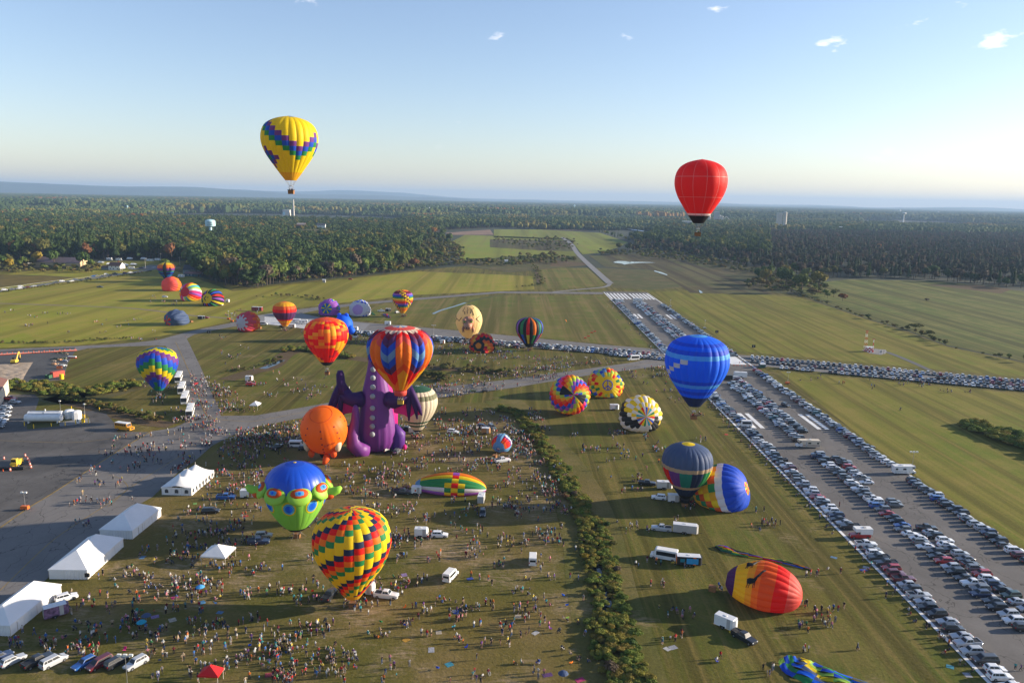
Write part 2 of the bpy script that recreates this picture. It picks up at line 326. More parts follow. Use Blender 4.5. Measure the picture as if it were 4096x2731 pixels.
sheet('grass_verge', fr([(2600, 1168), (2800, 1160), (3200, 1190), (3464, 1278), (3790, 1388), (4096, 1452), (4500, 1530), (4500, 1560), (4096, 1508), (3507, 1456), (3072, 1416), (2960, 1405)]), .09, G_RIGHT)
sheet('grass_field', fr([(3120, 1485), (3507, 1522), (4096, 1575), (4700, 1650), (4700, 2900), (4330, 2731), (3460, 1760)]), .09, G_RIGHT)
sheet('crowd_field', fr([(884, 1790), (1024, 1725), (1738, 1612), (2040, 1610), (2200, 1960), (2290, 2300), (2340, 2780), (-300, 2780), (-300, 2620), (60, 2480), (560, 2040), (780, 1860)]), .09, G_WORN)
sheet('parkland_field', fr([(2110, 1630), (2500, 1540), (2660, 1500), (2790, 1560), (3276, 2052), (3960, 2760), (2610, 2780), (2540, 2400), (2390, 1990), (2230, 1760)]), .09, G_MAIN)
# land beyond
sheet('marsh_meadow', fr([(3203, 1180), (3150, 1140), (3400, 1118), (3760, 1125), (4096, 1165), (4600, 1190), (4700, 1540), (4096, 1446), (3790, 1380), (3638, 1323), (3464, 1272)]), .12, G_MARSH2)
sheet('marsh', fr([(2355, 1022), (2560, 1015), (2800, 1030), (3100, 1075), (3200, 1130), (3140, 1175), (2980, 1178), (2760, 1172), (2740, 1155), (2680, 1118), (2600, 1078), (2420, 1068)]), .12, G_MARSH)
sheet('far_meadow', fr([(1860, 940), (2261, 955), (2310, 1015), (2330, 1024), (2000, 1030), (1860, 1052), (1790, 975)]), .3, G_FAR)
sheet('hill_meadow', fr([(1975, 918), (2150, 918), (2400, 932), (2512, 970), (2470, 992), (2400, 1012), (2330, 1018), (2280, 960), (1975, 950)]), .3, G_FAR)
sheet('upper_meadow', fr([(2290, 965), (2512, 971), (2460, 995), (2370, 1012), (2322, 1012)]), .4, G_FAR)
sheet('plowed_field', fr([(1782, 932), (1960, 919), (1975, 940), (1800, 940)]), .3, mat('plowed_soil', (.20, .12, .075), .95, var=.3, vscale=.05))
sheet('dry_scrub_field', fr([(2150, 912), (2340, 917), (2360, 926), (2150, 918)]), .35, G_BROWN)
sheet('scrub_land', fr([(1960, 958), (2270, 962), (2300, 1006), (2170, 1003), (1960, 990)]), .45, G_MARSH)
sheet('scrub_meadow', fr([(1870, 1036), (2328, 1025), (2352, 1062), (2150, 1080), (2040, 1092), (1860, 1065)]), .3, G_BANK)
sheet('dry_reed_bed', fr([(2210, 1044), (2340, 1050), (2352, 1062), (2200, 1066)]), .35, G_BROWN)
sheet('goldenrod_meadow', fr([(-300, 1108), (0, 1098), (200, 1103), (300, 1110), (200, 1126), (0, 1150), (-300, 1185)]), .14, G_GOLD)
sheet('striped_field', fr([(2150, 1070), (2350, 1072), (2435, 1132), (2400, 1146), (2165, 1158)]), .12, G_BLOCK)
sheet('brown_field', fr([(2396, 1072), (2600, 1080), (2680, 1120), (2735, 1150), (2600, 1160), (2450, 1150), (2450, 1132)]), .12, G_BANK)
sheet('hedge_strip', fr([(2135, 1065), (2145, 1066), (2166, 1136), (2150, 1140)]), .16, G_BROWN)
for i, p in enumerate([[(820, 1042), (850, 1040), (920, 1047), (760, 1049)], [(0, 795), (100, 797), (120, 800), (0, 799)], [(395, 800), (470, 798), (560, 801), (400, 804)], [(3700, 1140), (3900, 1140), (4050, 1158), (4000, 1175), (3800, 1150)]]):
    if i in (0, 3): sheet('yard_field' if i == 0 else 'reed_bed', fr(p), .2, G_BROWN if i == 3 else G_LEFT)
# storage yard behind the left road
sheet('storage_yard', fr([(395, 1046), (660, 1043), (720, 1052), (700, 1072), (560, 1078), (400, 1072)]), .14, G_LEFT)
# ---------------------------------------------------------------- pavement
def rw_sheet(name, u0, u1, v0, v1, z, m, parent=None):
    P = [RW(u0, v0), RW(u1, v0), RW(u1, v1), RW(u0, v1)]
    V = [(p[0], p[1], z) for p in P]; o = obj(name, mesh(name, V, [(3, 2, 1, 0)], [m]), parent)
    if parent is None: tag(o, kind='structure')
    return o
runway = rw_sheet('runway', -22.86, 22.86, -9, 1150, .14, A_RUN)
cross = sheet('crossing_runway', fr([(1270, 1278), (1440, 1288), (1821, 1321.7), (2048, 1343.5), (2411, 1379), (2640, 1397), (2965, 1420), (3072, 1428), (3507, 1467), (4096, 1519.6), (4500, 1556), (4500, 1608), (4096, 1565), (3507, 1511), (3072, 1467), (3030, 1470), (2700, 1446), (2527, 1426), (2240, 1400), (1995, 1376), (1780, 1358), (1280, 1322)]), .10, A_TAXI)
sheet('apron_end', fr([(1030, 1262), (1110, 1250), (1208, 1254), (1330, 1280), (1480, 1296), (1440, 1335), (1280, 1322), (1047, 1296), (945, 1306), (942, 1288)]), .115, A_PALE)
sheet('taxiway', fr([(1110, 1252), (1188, 1239), (1275, 1228), (1520, 1204), (1652, 1193), (2000, 1166.5), (2411, 1169), (2414, 1177), (2000, 1172.8), (1652, 1201.5), (1483, 1216), (1395, 1226), (1270, 1241), (1208, 1254)]), .125, A_TAXI)
sheet('taxiway_left', fr([(942, 1288), (945, 1305), (860, 1320), (779, 1338), (747, 1355), (758, 1376), (805, 1474), (871, 1622), (884, 1664), (910, 1700), (700, 1712), (769, 1674), (740, 1609), (708, 1491), (680, 1410), (662, 1384), (620, 1382), (450, 1388), (348, 1394), (300, 1406), (270, 1455), (253, 1520), (120, 1528), (0, 1535), (-300, 1560), (-300, 1418), (0, 1398), (305, 1385), (480, 1376), (600, 1364), (644, 1357), (762, 1325)]), .12, A_TAXI)
sheet('construction_yard', fr([(-300, 1424), (0, 1404), (300, 1390), (299, 1408), (268, 1455), (252, 1517), (120, 1526), (0, 1532), (-300, 1552)]), .128, asphalt_mat('asphalt_old', .07, .25, .02))
sheet('taxiway_right', fr([(884, 1664), (1024, 1662), (1200, 1632), (1324, 1609), (1520, 1580), (1760, 1550), (2048, 1517), (2300, 1482), (2518, 1452), (2614, 1432), (2700, 1432), (2740, 1470), (2658, 1462), (2348, 1502), (2048, 1552), (1738, 1593), (1480, 1625), (1207, 1672), (1024, 1707), (915, 1748), (700, 1730)]), .13, A_TAXI)
sheet('apron', fr([(17, 1578), (139, 1578), (157, 1596), (141, 1644), (250, 1645), (370, 1644), (425, 1655), (461, 1696), (470, 1728), (610, 1728), (697, 1709), (770, 1680), (890, 1680), (1024, 1709), (915, 1748), (849, 1783), (775, 1848), (714, 1888), (610, 1988), (557, 2018), (435, 2113), (174, 2327), (0, 2440), (-400, 2700), (-500, 1600)]), .122, A_APRON)
sheet('apron_lane', fr([(697, 1712), (770, 1678), (890, 1672), (1024, 1707), (915, 1748), (849, 1783), (775, 1848), (714, 1888), (610, 1988), (557, 2018), (435, 2113), (174, 2327), (0, 2440), (-400, 2700), (-400, 2330), (0, 2092), (117, 2030), (200, 1980), (340, 1890), (480, 1800), (610, 1725)]), .126, A_TAXI)
sheet('gravel_pad', fr([(150, 1675), (240, 1665), (350, 1658), (362, 1690), (240, 1705), (110, 1718), (105, 1700)]), .134, G_BANK)
sheet('pump_pad', fr([(235, 1690), (355, 1672), (362, 1692), (240, 1706)]), .142, A_PALE)
sheet('sand_pit', fr([(-300, 1475), (0, 1456), (133, 1449), (100, 1500), (92, 1521), (0, 1529), (-300, 1545)]), .15, A_DIRT)
strip('footpath', smooth_pts(fr([(-200, 1208), (0, 1214), (244, 1222), (479, 1231), (610, 1242), (762, 1262), (871, 1270), (936, 1277)])), 3.2, .13, mat('path_gravel', (.17, .135, .11), .95))
strip('gravel_road', smooth_pts(fr([(2250, 950), (2261, 959), (2287, 979), (2309, 1013), (2353, 1057), (2396, 1096), (2428, 1125), (2440, 1135)])), 9, .5, A_PALE)
strip('gravel_spur', smooth_pts(fr([(2440, 1134), (2418, 1148), (2309, 1159), (2215, 1168)])), 5, .16, A_PALE)
strip('public_road', smooth_pts(fr([(-250, 1192), (0, 1165), (208, 1133), (357, 1115), (506, 1094), (625, 1076), (720, 1070)])), 9, .2, asphalt_mat('asphalt_road', .14, .1, tar=False))
strip('access_path', smooth_pts(fr([(3546, 1408), (3594, 1426), (3660, 1454), (3725, 1484)])), 3.5, .13, asphalt_mat('asphalt_path', .10, .1, tar=False))
sheet('shack_pad', fr([(3446, 1400), (3500, 1395), (3545, 1401), (3548, 1410), (3525, 1420), (3480, 1414)]), .14, A_PALE)
sheet('driveway', fr([(520, 1080), (625, 1076), (700, 1062), (600, 1060)]), .22, A_TAXI)
# ---------------------------------------------------------------- painted markings
def paint(name, polys, z, m, label):
    mb = MB()
    for p in polys:
        V = np.array([(q[0], q[1], z) for q in p]); a = sum(V[i][0]*V[(i+1) % len(V)][1]-V[i][1]*V[(i+1) % len(V)][0] for i in range(len(V)))
        mb.add(V, [tuple(range(len(V))) if a > 0 else tuple(range(len(V)))[::-1]])
    o = mb.obj(name, [m]); tag(o, label, kind='structure'); return o
def rwr(u0, u1, v0, v1): return [RW(u0, v0), RW(u1, v0), RW(u1, v1), RW(u0, v1)]
st = []; w = 1.753
for s in (-1, 1):
    for k in range(6): a = s*(w+k*2*w); b = s*(2*w+k*2*w); st.append((min(a, b), max(a, b)))
for a, b in st:   # threshold stripes: each is a piece of its own on the runway
    o = rw_sheet('threshold_stripe', a-.0, b, 6, 52, .150, M_PAINT, runway)
for u in (-22.4, 22.4): rw_sheet('edge_line', u-.46, u+.46, 0, 1150, .148, M_PAINT, runway)
for v in range(95, 1100, 61): rw_sheet('centre_line', -.46, .46, v, v+36.6, .148, M_PAINT, runway)
for s in (-1, 1):
    for k in range(3):
        a = 10.97+k*3.35; rw_sheet('touchdown_bar', min(s*a, s*(a+1.83)), max(s*a, s*(a+1.83)), 152.4, 175.3, .150, M_PAINT, runway)
    for k in range(2):
        a = 10.97+k*3.35; rw_sheet('touchdown_bar', min(s*a, s*(a+1.83)), max(s*a, s*(a+1.83)), 457.2, 480.1, .150, M_PAINT, runway)
    rw_sheet('aiming_bar', min(s*10.97, s*20.1), max(s*10.97, s*20.1), 312, 350.5, .150, M_PAINT, runway)
def line(pts, w): 
    P = np.array([p[:2] for p in smooth_pts(fr(pts), 5)]); T = np.gradient(P, axis=0); T /= np.linalg.norm(T, axis=1)[:, None]; Nn = np.c_[-T[:, 1], T[:, 0]]*w/2
    return [[P[i]-Nn[i], P[i+1]-Nn[i+1], P[i+1]+Nn[i+1], P[i]+Nn[i]] for i in range(len(P)-1)]
paint('taxiway_line', line([(700, 1370), (706, 1376), (740, 1450), (770, 1520), (800, 1600), (823, 1655), (860, 1675), (950, 1684), (1024, 1684), (1200, 1652), (1500, 1600), (2048, 1535), (2348, 1492), (2640, 1445)], .35), .150, M_YEL, 'yellow taxiway centre line')
paint('hold_line', line([(610, 1722), (480, 1800), (340, 1890), (200, 1980), (117, 2030), (0, 2112)], .5), .146, M_YEL, 'yellow edge line of the apron')
paint('apron_line', line([(0, 2362), (190, 2180), (300, 2100), (440, 2010), (560, 1925), (760, 1800)], .22)+line([(0, 1762), (200, 1770), (330, 1768), (500, 1745), (640, 1715)], .2)+line([(435, 1900), (480, 1915), (512, 1950), (480, 1985), (430, 2030)], .18), .147, M_YEL, 'thin yellow lines on the apron')
for i in range(9):   # stripes of the closed crossing runway
    a, b = G(1052+8, 1268+i*3.0), G(1270, 1283+i*4.3)
    paint('threshold_stripe', [[a, b, b+np.array([-.2, -1.8, 0]), a+np.array([-.2, -1.8, 0])]], .142, M_PAINT, None)
# ---------------------------------------------------------------- water
def pond(name, pts, z): return sheet(name, fr(pts), z, M_WATER)
pond('pond_water', [(2452, 1050), (2470, 1045), (2500, 1046), (2540, 1048.5), (2600, 1050), (2623, 1052), (2560, 1053), (2510, 1057), (2498, 1060), (2488, 1056), (2462, 1053)], .5)
pond('pond_water', [(2618, 1083), (2645, 1089), (2670, 1099), (2668, 1102), (2640, 1094), (2614, 1085)], .3)
pond('pond_water', [(2794, 1160), (2806, 1166), (2812, 1172), (2800, 1173)], .3)
strip('stream_water', smooth_pts(fr([(1732, 1256), (1760, 1243), (1790, 1234), (1830, 1222), (1862, 1211)])), 2.6, .16, M_WATER)
strip('ditch_water', smooth_pts(fr([(2378, 2150), (2385, 2240), (2400, 2320), (2425, 2400), (2432, 2460)])), 2.2, .14, M_WATER)
strip('creek_water', smooth_pts(fr([(380, 1570), (460, 1555), (520, 1540), (570, 1530)])), 4.5, .15, M_WATER)
strip('creek_water', smooth_pts(fr([(1050, 1475), (1085, 1462), (1105, 1452), (1130, 1440)])), 4.0, .15, M_WATER)
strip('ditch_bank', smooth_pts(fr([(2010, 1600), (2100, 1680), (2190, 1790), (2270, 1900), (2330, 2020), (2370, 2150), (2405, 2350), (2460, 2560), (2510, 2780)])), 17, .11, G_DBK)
strip('creek_bank', smooth_pts(fr([(0, 1548), (150, 1560), (300, 1590), (450, 1560), (560, 1530), (640, 1520)])), 22, .11, G_BANK)
strip('creek_bank', smooth_pts(fr([(905, 1520), (1000, 1490), (1090, 1465), (1150, 1415), (1250, 1400), (1400, 1430), (1560, 1450), (1700, 1468), (1860, 1480), (2048, 1492)])), 10, .11, G_BROWN)
strip('dry_gully', smooth_pts(fr([(200, 1590), (330, 1620), (450, 1655), (600, 1690), (690, 1700)])), 8, .11, G_BROWN)
strip('field_ditch', smooth_pts(fr([(1862, 1211), (1900, 1200), (1964, 1187), (2000, 1181), (2040, 1180)])), 5, .12, G_BANK)
# ---------------------------------------------------------------- hills round the horizon
def ridge(name, Rr, zf, m, depth=2500):
    n = 360; V = []; F = []
    for i in range(n):
        a = math.radians(i*360/n); z = zf(math.degrees(math.atan2(math.sin(a), math.cos(a))))
        for rr, zz in ((Rr-depth, -5), (Rr-depth*.35, z*.72), (Rr, z), (Rr+depth*.6, z*.6)): V.append((rr*math.sin(a), rr*math.cos(a), zz))
    for i in range(n):
        j = (i+1) % n
        for k in range(3): F.append((i*4+k, i*4+k+1, j*4+k+1, j*4+k))
    tag(obj(name, mesh(name, V, F, [m], smooth=True)), kind='structure')
def fb(a, s, k): return noise.noise(Vector((a*s, k, 0)))*.5+noise.noise(Vector((a*s*2.7, k+9, 0)))*.28+noise.noise(Vector((a*s*7, k+5, 0)))*.12
def bumpf(a, c, w): return math.exp(-((a-c)/w)**2)
ridge('hills', 14800, lambda a: 24+18*max(0, fb(a, .2, 1))+16*(a < -5), M_FARLAND, 1800)
ridge('hills', 19500, lambda a: 60+90*max(-.2, fb(a, .16, 3))+150*bumpf(a, -36, 18)+30*bumpf(a, -22, 7)+(30 if a < -4 else 0)+18*bumpf(a, 15, 4), M_FARLAND)
ridge('mountains', 25500, lambda a: 85+70*max(-.3, fb(a, .22, 7))+190*bumpf(a, -38, 22)+130*bumpf(a, -12.5, 2.4)+120*bumpf(a, -8.3, 2.8)+70*bumpf(a, -20.5, 3)+30*bumpf(a, 12, 5)+30*bumpf(a, 31, 3), M_FARLAND)
ridge('mountains', 31000, lambda a: 50+80*max(-.3, fb(a, .3, 11))+190*bumpf(a, -19, 3)+150*bumpf(a, -11, 3)+120*bumpf(a, -30, 8), M_FARLAND)
# ---------------------------------------------------------------- foliage
def leaf_mat(key, stops, trans=.18, vs=.0035):
    m = bpy.data.materials.new(key); m.use_nodes = True; t = m.node_tree; b = t.nodes['Principled BSDF']; N = t.nodes.new; L = t.links.new
    oi = N('ShaderNodeObjectInfo'); n = N('ShaderNodeTexNoise'); n.inputs['Scale'].default_value = vs; n.inputs['Detail'].default_value = 4; L(oi.outputs['Location'], n.inputs['Vector'])
    a = N('ShaderNodeMath'); a.operation = 'MULTIPLY'; a.inputs[1].default_value = .75; L(oi.outputs['Random'], a.inputs[0])
    s = N('ShaderNodeMath'); s.operation = 'MULTIPLY_ADD'; s.inputs[1].default_value = 1.1; L(n.outputs['Fac'], s.inputs[0]); L(a.outputs[0], s.inputs[2])
    q = N('ShaderNodeMath'); q.operation = 'SUBTRACT'; q.inputs[1].default_value = .42; L(s.outputs[0], q.inputs[0])
    r = N('ShaderNodeValToRGB'); e = r.color_ramp.elements
    while len(e) < len(stops): e.new(.5)
    for i, (p, c) in enumerate(stops): e[i].position = p; e[i].color = (*c, 1)
    L(q.outputs[0], r.inputs[0])
    g = N('ShaderNodeNewGeometry'); n2 = N('ShaderNodeTexNoise'); n2.inputs['Scale'].default_value = .8; n2.inputs['Detail'].default_value = 2; L(g.outputs['Position'], n2.inputs['Vector'])
    mr_ = N('ShaderNodeMapRange'); mr_.inputs['To Min'].default_value = .55; mr_.inputs['To Max'].default_value = 1.45; L(n2.outputs['Fac'], mr_.inputs[0])
    mx = N('ShaderNodeMixRGB'); mx.blend_type = 'MULTIPLY'; mx.inputs[0].default_value = 1; L(r.outputs[0], mx.inputs[1]); L(mr_.outputs[0], mx.inputs[2])
    L(mx.outputs[0], b.inputs['Base Color']); b.inputs['Roughness'].default_value = .8; b.inputs['Specular IOR Level'].default_value = .15
    tr = N('ShaderNodeBsdfTranslucent'); L(mx.outputs[0], tr.inputs[0]); ms = N('ShaderNodeMixShader'); ms.inputs[0].default_value = trans
    L(b.outputs[0], ms.inputs[1]); L(tr.outputs[0], ms.inputs[2]); L(ms.outputs[0], t.nodes['Material Output'].inputs[0]); _M[key] = m; return m
DG, MG, LG, OL, YE, OR, RD, BR = (.034, .058, .018), (.055, .092, .020), (.10, .135, .026), (.115, .105, .028), (.20, .15, .025), (.24, .10, .022), (.16, .055, .022), (.085, .050, .030)
L_DEC = leaf_mat('leaves_mixed', [(0, DG), (.3, MG), (.55, (.050, .080, .022)), (.68, (.085, .118, .026)), (.8, (.13, .125, .030)), (.93, (.19, .15, .03)), (1, OR)])
L_SCR = leaf_mat('leaves_scrub', [(0, (.05, .07, .022)), (.35, OL), (.6, LG), (.75, (.12, .085, .035)), (.9, (.15, .12, .03)), (1, BR)])
L_DRY = leaf_mat('leaves_swamp', [(0, (.030, .042, .018)), (.35, (.045, .052, .024)), (.6, (.065, .052, .032)), (.85, (.085, .055, .038)), (1, OL)])
L_CON = leaf_mat('leaves_pine', [(0, (.018, .036, .017)), (.6, (.026, .048, .020)), (1, (.045, .065, .022))], .08)
M_BARK = mat('bark', (.085, .065, .050), .95, var=.3, vscale=2.0)
M_CORE = mat('crown_core', (.016, .024, .010), .95)
def leafcards(C, R3, n, size, rg, squash=1.0, under=.35, lobes=7):
    """leaf clumps on the skin of a lumpy crown: n bent quads facing roughly outwards"""
    lc = []
    for k in range(lobes):
        d = rg.normal(size=3); d /= np.linalg.norm(d); d[2] = abs(d[2])*.9-.1
        lc.append((np.array(C)+d*np.array(R3)*.52, np.array(R3)*rg.uniform(.42, .62)))
    V = []; F = []
    for i in range(n):
        c, r = lc[rg.integers(lobes)]
        d = rg.normal(size=3); d /= np.linalg.norm(d)
        if d[2] < -under: d[2] *= -.5; d /= np.linalg.norm(d)
        p = c+d*r*rg.uniform(.82, 1.06); nn = d+rg.normal(size=3)*.45; nn /= np.linalg.norm(nn)
        h = np.cross(nn, rg.normal(size=3)); h /= np.linalg.norm(h); g = np.cross(nn, h); s = size*rg.uniform(.6, 1.35)
        b = len(V); V += [p-h*s-g*s*.6, p+h*s-g*s*.7, p+h*s*.8+g*s*.7+nn*s*.25, p-h*s*.9+g*s*.65-nn*s*.2]; F.append((b, b+1, b+2, b+3))
    return V, F, lc
def broad_tree(name, h, r, seed, leafm, n=150, size=1.05, trunk=True, th=.35, core=.8):
    rg = np.random.default_rng(seed); C = (0, 0, h*.60); R3 = (r, r, h*.42)
    V, F, lc = leafcards(C, R3, n, size, rg)
    mb = MB(); mb.add(V, F); mb.cur = 1
    for c, rr in lc: mb.blob(c, tuple(rr*core), 6, 4)
    crown = mb.me(name+'_crown', [leafm, leafm])
    t = MB(); t.cyl((0, 0, -.3), (rg.uniform(-.3, .3), rg.uniform(-.3, .3), h*.55), .035*h*th*2.4, .018*h, 6)
    for k in range(4):
        a = rg.uniform(0, 6.28); t.cyl((0, 0, h*.3+k*h*.06), (math.cos(a)*r*.6, math.sin(a)*r*.6, h*.55+k*h*.07), .012*h, .004*h, 4)
    return crown, t.me(name+'_trunk', [M_BARK])
def pine_tree(name, h, r, seed, leafm, n=150):
    rg = np.random.default_rng(seed); V = []; F = []
    for i in range(n):
        f = rg.random()**.8; z = h*(.16+.84*f); rr = r*(1-f)**.75*rg.uniform(.55, 1.05); a = rg.uniform(0, 6.28)
        p = np.array([rr*math.cos(a), rr*math.sin(a), z]); d = np.array([math.cos(a), math.sin(a), -.25]); sd = np.array([-math.sin(a), math.cos(a), 0]); s = rg.uniform(.5, 1.1)*(.5+.6*(1-f))
        b = len(V); V += [p-sd*s-d*s*.6, p+sd*s-d*s*.6, p+sd*s*.5+d*s, p-sd*s*.5+d*s-np.array([0, 0, .3])]; F.append((b, b+1, b+2, b+3))
    mb = MB(); mb.add(V, F); mb.cur = 1
    for k in range(4): z = h*(.18+.2*k); mb.cyl((0, 0, z), (0, 0, min(h, z+h*.30)), r*(1-.2*k)*.75, .1, 7, cap=False)
    t = MB(); t.cyl((0, 0, -.3), (0, 0, h*.9), .016*h, .006*h, 6)
    return mb.me(name+'_crown', [leafm, leafm]), t.me(name+'_trunk', [M_BARK])
def joined(name, crown, trunk):
    """crown and trunk as one mesh for the mass of the woods"""
    bm_v, bm_f, mi, mats = [], [], [], []
    n = 0
    for me in (crown, trunk):
        co = np.zeros(len(me.vertices)*3, np.float32); me.vertices.foreach_get('co', co); bm_v.append(co.reshape(-1, 3))
        for p in me.polygons: bm_f.append(tuple(i+n for i in p.vertices)); mi.append(p.material_index+len(mats))
        n += len(me.vertices); mats += list(me.materials)
    return mesh(name, np.vstack(bm_v), bm_f, mats, mi)
BROAD = [broad_tree('broad_tree_%d' % k, h, r, 10+k, L_DEC, 190, .95) for k, (h, r) in enumerate([(16, 6.6), (19, 7.2), (14, 7), (17, 5.8), (13, 5.8)])]
PINES = [pine_tree('pine_%d' % k, h, r, 30+k, L_CON, 170) for k, (h, r) in enumerate([(21, 4.2), (18, 4.0), (24, 4.8)])]
SWAMP = [broad_tree('swamp_tree_%d' % k, h, r, 50+k, L_DRY, 110, .8) for k, (h, r) in enumerate([(15, 4.0), (18, 4.4), (12, 3.8)])]
SCRUB = [broad_tree('scrub_%d' % k, h, r, 70+k, L_SCR, 90, .6) for k, (h, r) in enumerate([(5, 2.8), (7, 3.2), (3.4, 2.4), (4.5, 3.4)])]
BUSH = [broad_tree('bush_%d' % k, h, r, 90+k, L_SCR, 330, .27) for k, (h, r) in enumerate([(3.6, 2.2), (2.8, 2.4), (4.4, 2.2), (2.2, 1.8)])]
def merged(L_): return [joined('tree_source_%s' % c.name, c, t_) for c, t_ in L_]
mBROAD, mPINE, mSWAMP, mSCRUB, mBUSH = map(merged, (BROAD, PINES, SWAMP, SCRUB, BUSH))
L_DITCH = leaf_mat('leaves_ditch', [(0, (.08, .12, .024)), (.3, (.13, .17, .032)), (.5, (.20, .19, .035)), (.7, (.23, .17, .04)), (.85, (.15, .21, .035)), (1, (.17, .10, .05))], vs=.05)
DBUSH = [broad_tree('ditch_bush_%d' % k, h, r, 120+k, L_DITCH, 430, .25, th=.2, core=.6) for k, (h, r) in enumerate([(3.2, 2.6), (2.4, 2.8), (3.4, 2.3), (1.9, 2.3), (2.6, 1.6)])]
mDB = merged(DBUSH)
# a patch of far canopy: forty lumpy crowns, for woods more than 3 km away
def patch_src(name, seed, leafm, s=45, n=46):
    rg = np.random.default_rng(seed); mb = MB()
    for i in range(n):
        x, y = rg.uniform(-s, s, 2); h = rg.uniform(11, 19); r = rg.uniform(4.5, 7.5); mb.cur = int(rg.integers(2))
        mb.blob((x, y, h-r*.7), (r, r, r*1.1), 6, 4)
    return mb.me(name, [leafm, leafm])
PATCH = [patch_src('canopy_patch_%d' % k, 200+k, L_DEC) for k in range(4)]
PALL = mBROAD+mPINE
def rs(n, a, b, zk=1.0): 
    s = rng.uniform(a, b, n); return np.c_[s*rng.uniform(.9, 1.15, n), s*rng.uniform(.9, 1.15, n), s*zk*rng.uniform(.85, 1.2, n)]
KN = G(1262, 948)
def wood(name, srcs, weights, poly, dens, label, a=.8, b=1.25, xy=None, zs=0.0, maxn=40000, zk=1.0):
    if xy is None: n = int(min(maxn, polyarea(poly)*dens)); xy = scatter(poly, n); xy = xy[np.hypot(xy[:, 0]-KN[0], (xy[:, 1]-KN[1]+30)*.8) > 62]
    q = PROJ(np.c_[xy, np.zeros(len(xy))])[0]; xy = xy[~((q[:, 0] > 2425) & (q[:, 0] < 2605) & (q[:, 1] > 903) & (q[:, 1] < 958))]; n = len(xy); P = np.c_[xy, np.full(n, zs)]; idx = rng.choice(len(srcs), n, p=np.array(weights)/sum(weights))
    # the sources are sorted by name inside their collection
    return instancer(name, srcs, P, rng.uniform(0, 6.28, n), rs(n, a, b, zk), idx, label, 'woodland')
wB = [3, 3, 3, 2, 3]; wA = wB+[.25, .3, .1]
# left woods: front edge to about 2.6 km
LW = fr([(-500, 1040), (-300, 1032), (300, 1038), (560, 1034), (740, 1040), (770, 1100), (900, 1145), (1010, 1150), (1124, 1128), (1438, 1102), (1560, 1085), (1640, 1035), (1680, 985), (1700, 942), (1770, 925), (1790, 915), (1600, 898), (900, 885), (-500, 872)])
wood('woodland', PALL, wA, LW, .0125, 'deep mixed woodland of dark green, olive and rusty trees left of the fields', a=.75, b=1.15, zk=1.15, maxn=38000)
MW = fr([(1620, 900), (1790, 921), (1950, 913), (2150, 908), (2340, 911), (2475, 943), (2575, 978), (2640, 985), (2800, 1010), (3072, 1040), (3072, 905), (2500, 893), (1600, 887)])
wood('woodland', PALL, wA, MW, .0075, 'belt of green and yellowing trees behind the far meadows', a=.8, b=1.2, zk=1.2, maxn=16000)
RW_ = fr([(2500, 1018), (2560, 1005), (2700, 1012), (2900, 1050), (3072, 1090), (3300, 1108), (3700, 1112), (3950, 1140), (4096, 1150), (4700, 1180), (4700, 905), (3072, 900), (2800, 960), (2640, 985), (2560, 985)])
wood('swamp_woodland', mSWAMP+mPINE, [3, 3, 3, .5, .5, .2], RW_, .0125, 'dusky grey brown swamp woodland on the right beyond the marsh', .65, 1.05, maxn=30000)
wood('scrub', mSCRUB+mBROAD[:2], [2, 2, 2, 2, .2, .2], fr([(1540, 1088), (1677, 1072), (1780, 1045), (1860, 1032), (1845, 1000), (1800, 968), (1770, 940), (1690, 940), (1670, 985), (1630, 1040)]), .011, 'rusty brown and green scrub at the right end of the left woods', .8, 1.3, maxn=4200)
# far woods, patch by patch
def far_ring(y0, y1, sc, dens, name, label):
    poly = fr([(-700, y0-30), (4800, y0+55), (4800, y1+50), (-700, y1-42)])
    n = int(min(polyarea(poly)*dens, 16000)); xy = scatter(poly, n)
    k = np.array([noise.noise(Vector((x*.0006, y*.0004, 3))) > -.33 for x, y in xy]); xy = xy[k]; n = len(xy)
    s = rng.uniform(.85, 1.2, n)*sc; instancer(name, PATCH, np.c_[xy, np.zeros(n)], rng.uniform(0, 6.28, n), np.c_[s, s, np.clip(s*rng.uniform(.7, 1.3, n), 0, 2.4)], rng.integers(0, 4, n), label, 'woodland')
far_ring(902, 858, 1.0, 1/3600., 'woodland', 'far unbroken woodland behind the airfield')
far_ring(860, 832, 1.8, 1/11000., 'woodland', 'hazy blue woodland in the distance')
far_ring(834, 815, 3.2, 1/34000., 'woodland', 'bluish woodland below the hills on the horizon')
# scrub and hedges
def band(name, pts, w, srcs, dens, label, a=.7, b=1.3):
    C_ = np.array([p[:2] for p in smooth_pts(fr(pts))]); seg = np.linalg.norm(np.diff(C_, axis=0), axis=1); Lc = np.r_[0, np.cumsum(seg)]; n = int(Lc[-1]*w*dens)
    s = rng.uniform(0, Lc[-1], n); x = np.interp(s, Lc, C_[:, 0]); y = np.interp(s, Lc, C_[:, 1]); T = np.stack([np.interp(s, Lc, np.gradient(C_[:, 0])), np.interp(s, Lc, np.gradient(C_[:, 1]))], 1); T /= np.linalg.norm(T, axis=1)[:, None]
    o_ = rng.normal(0, .27, n)*w; o_ = np.clip(o_, -w*.55, w*.55); xy = np.c_[x-T[:, 1]*o_, y+T[:, 0]*o_]
    return wood(name, srcs, [1]*len(srcs), None, 1, label, a, b, xy=xy)
wood('scrub', mSCRUB, [1, 1, 1, 1], fr([(762, 1105), (900, 1120), (1020, 1142), (1124, 1134), (1438, 1106), (1677, 1078), (1900, 1056), (1880, 1046), (1700, 1055), (1438, 1085), (1124, 1112), (900, 1095), (780, 1060)]), .012, 'olive and brown scrub along the foot of the left woods', maxn=3500)
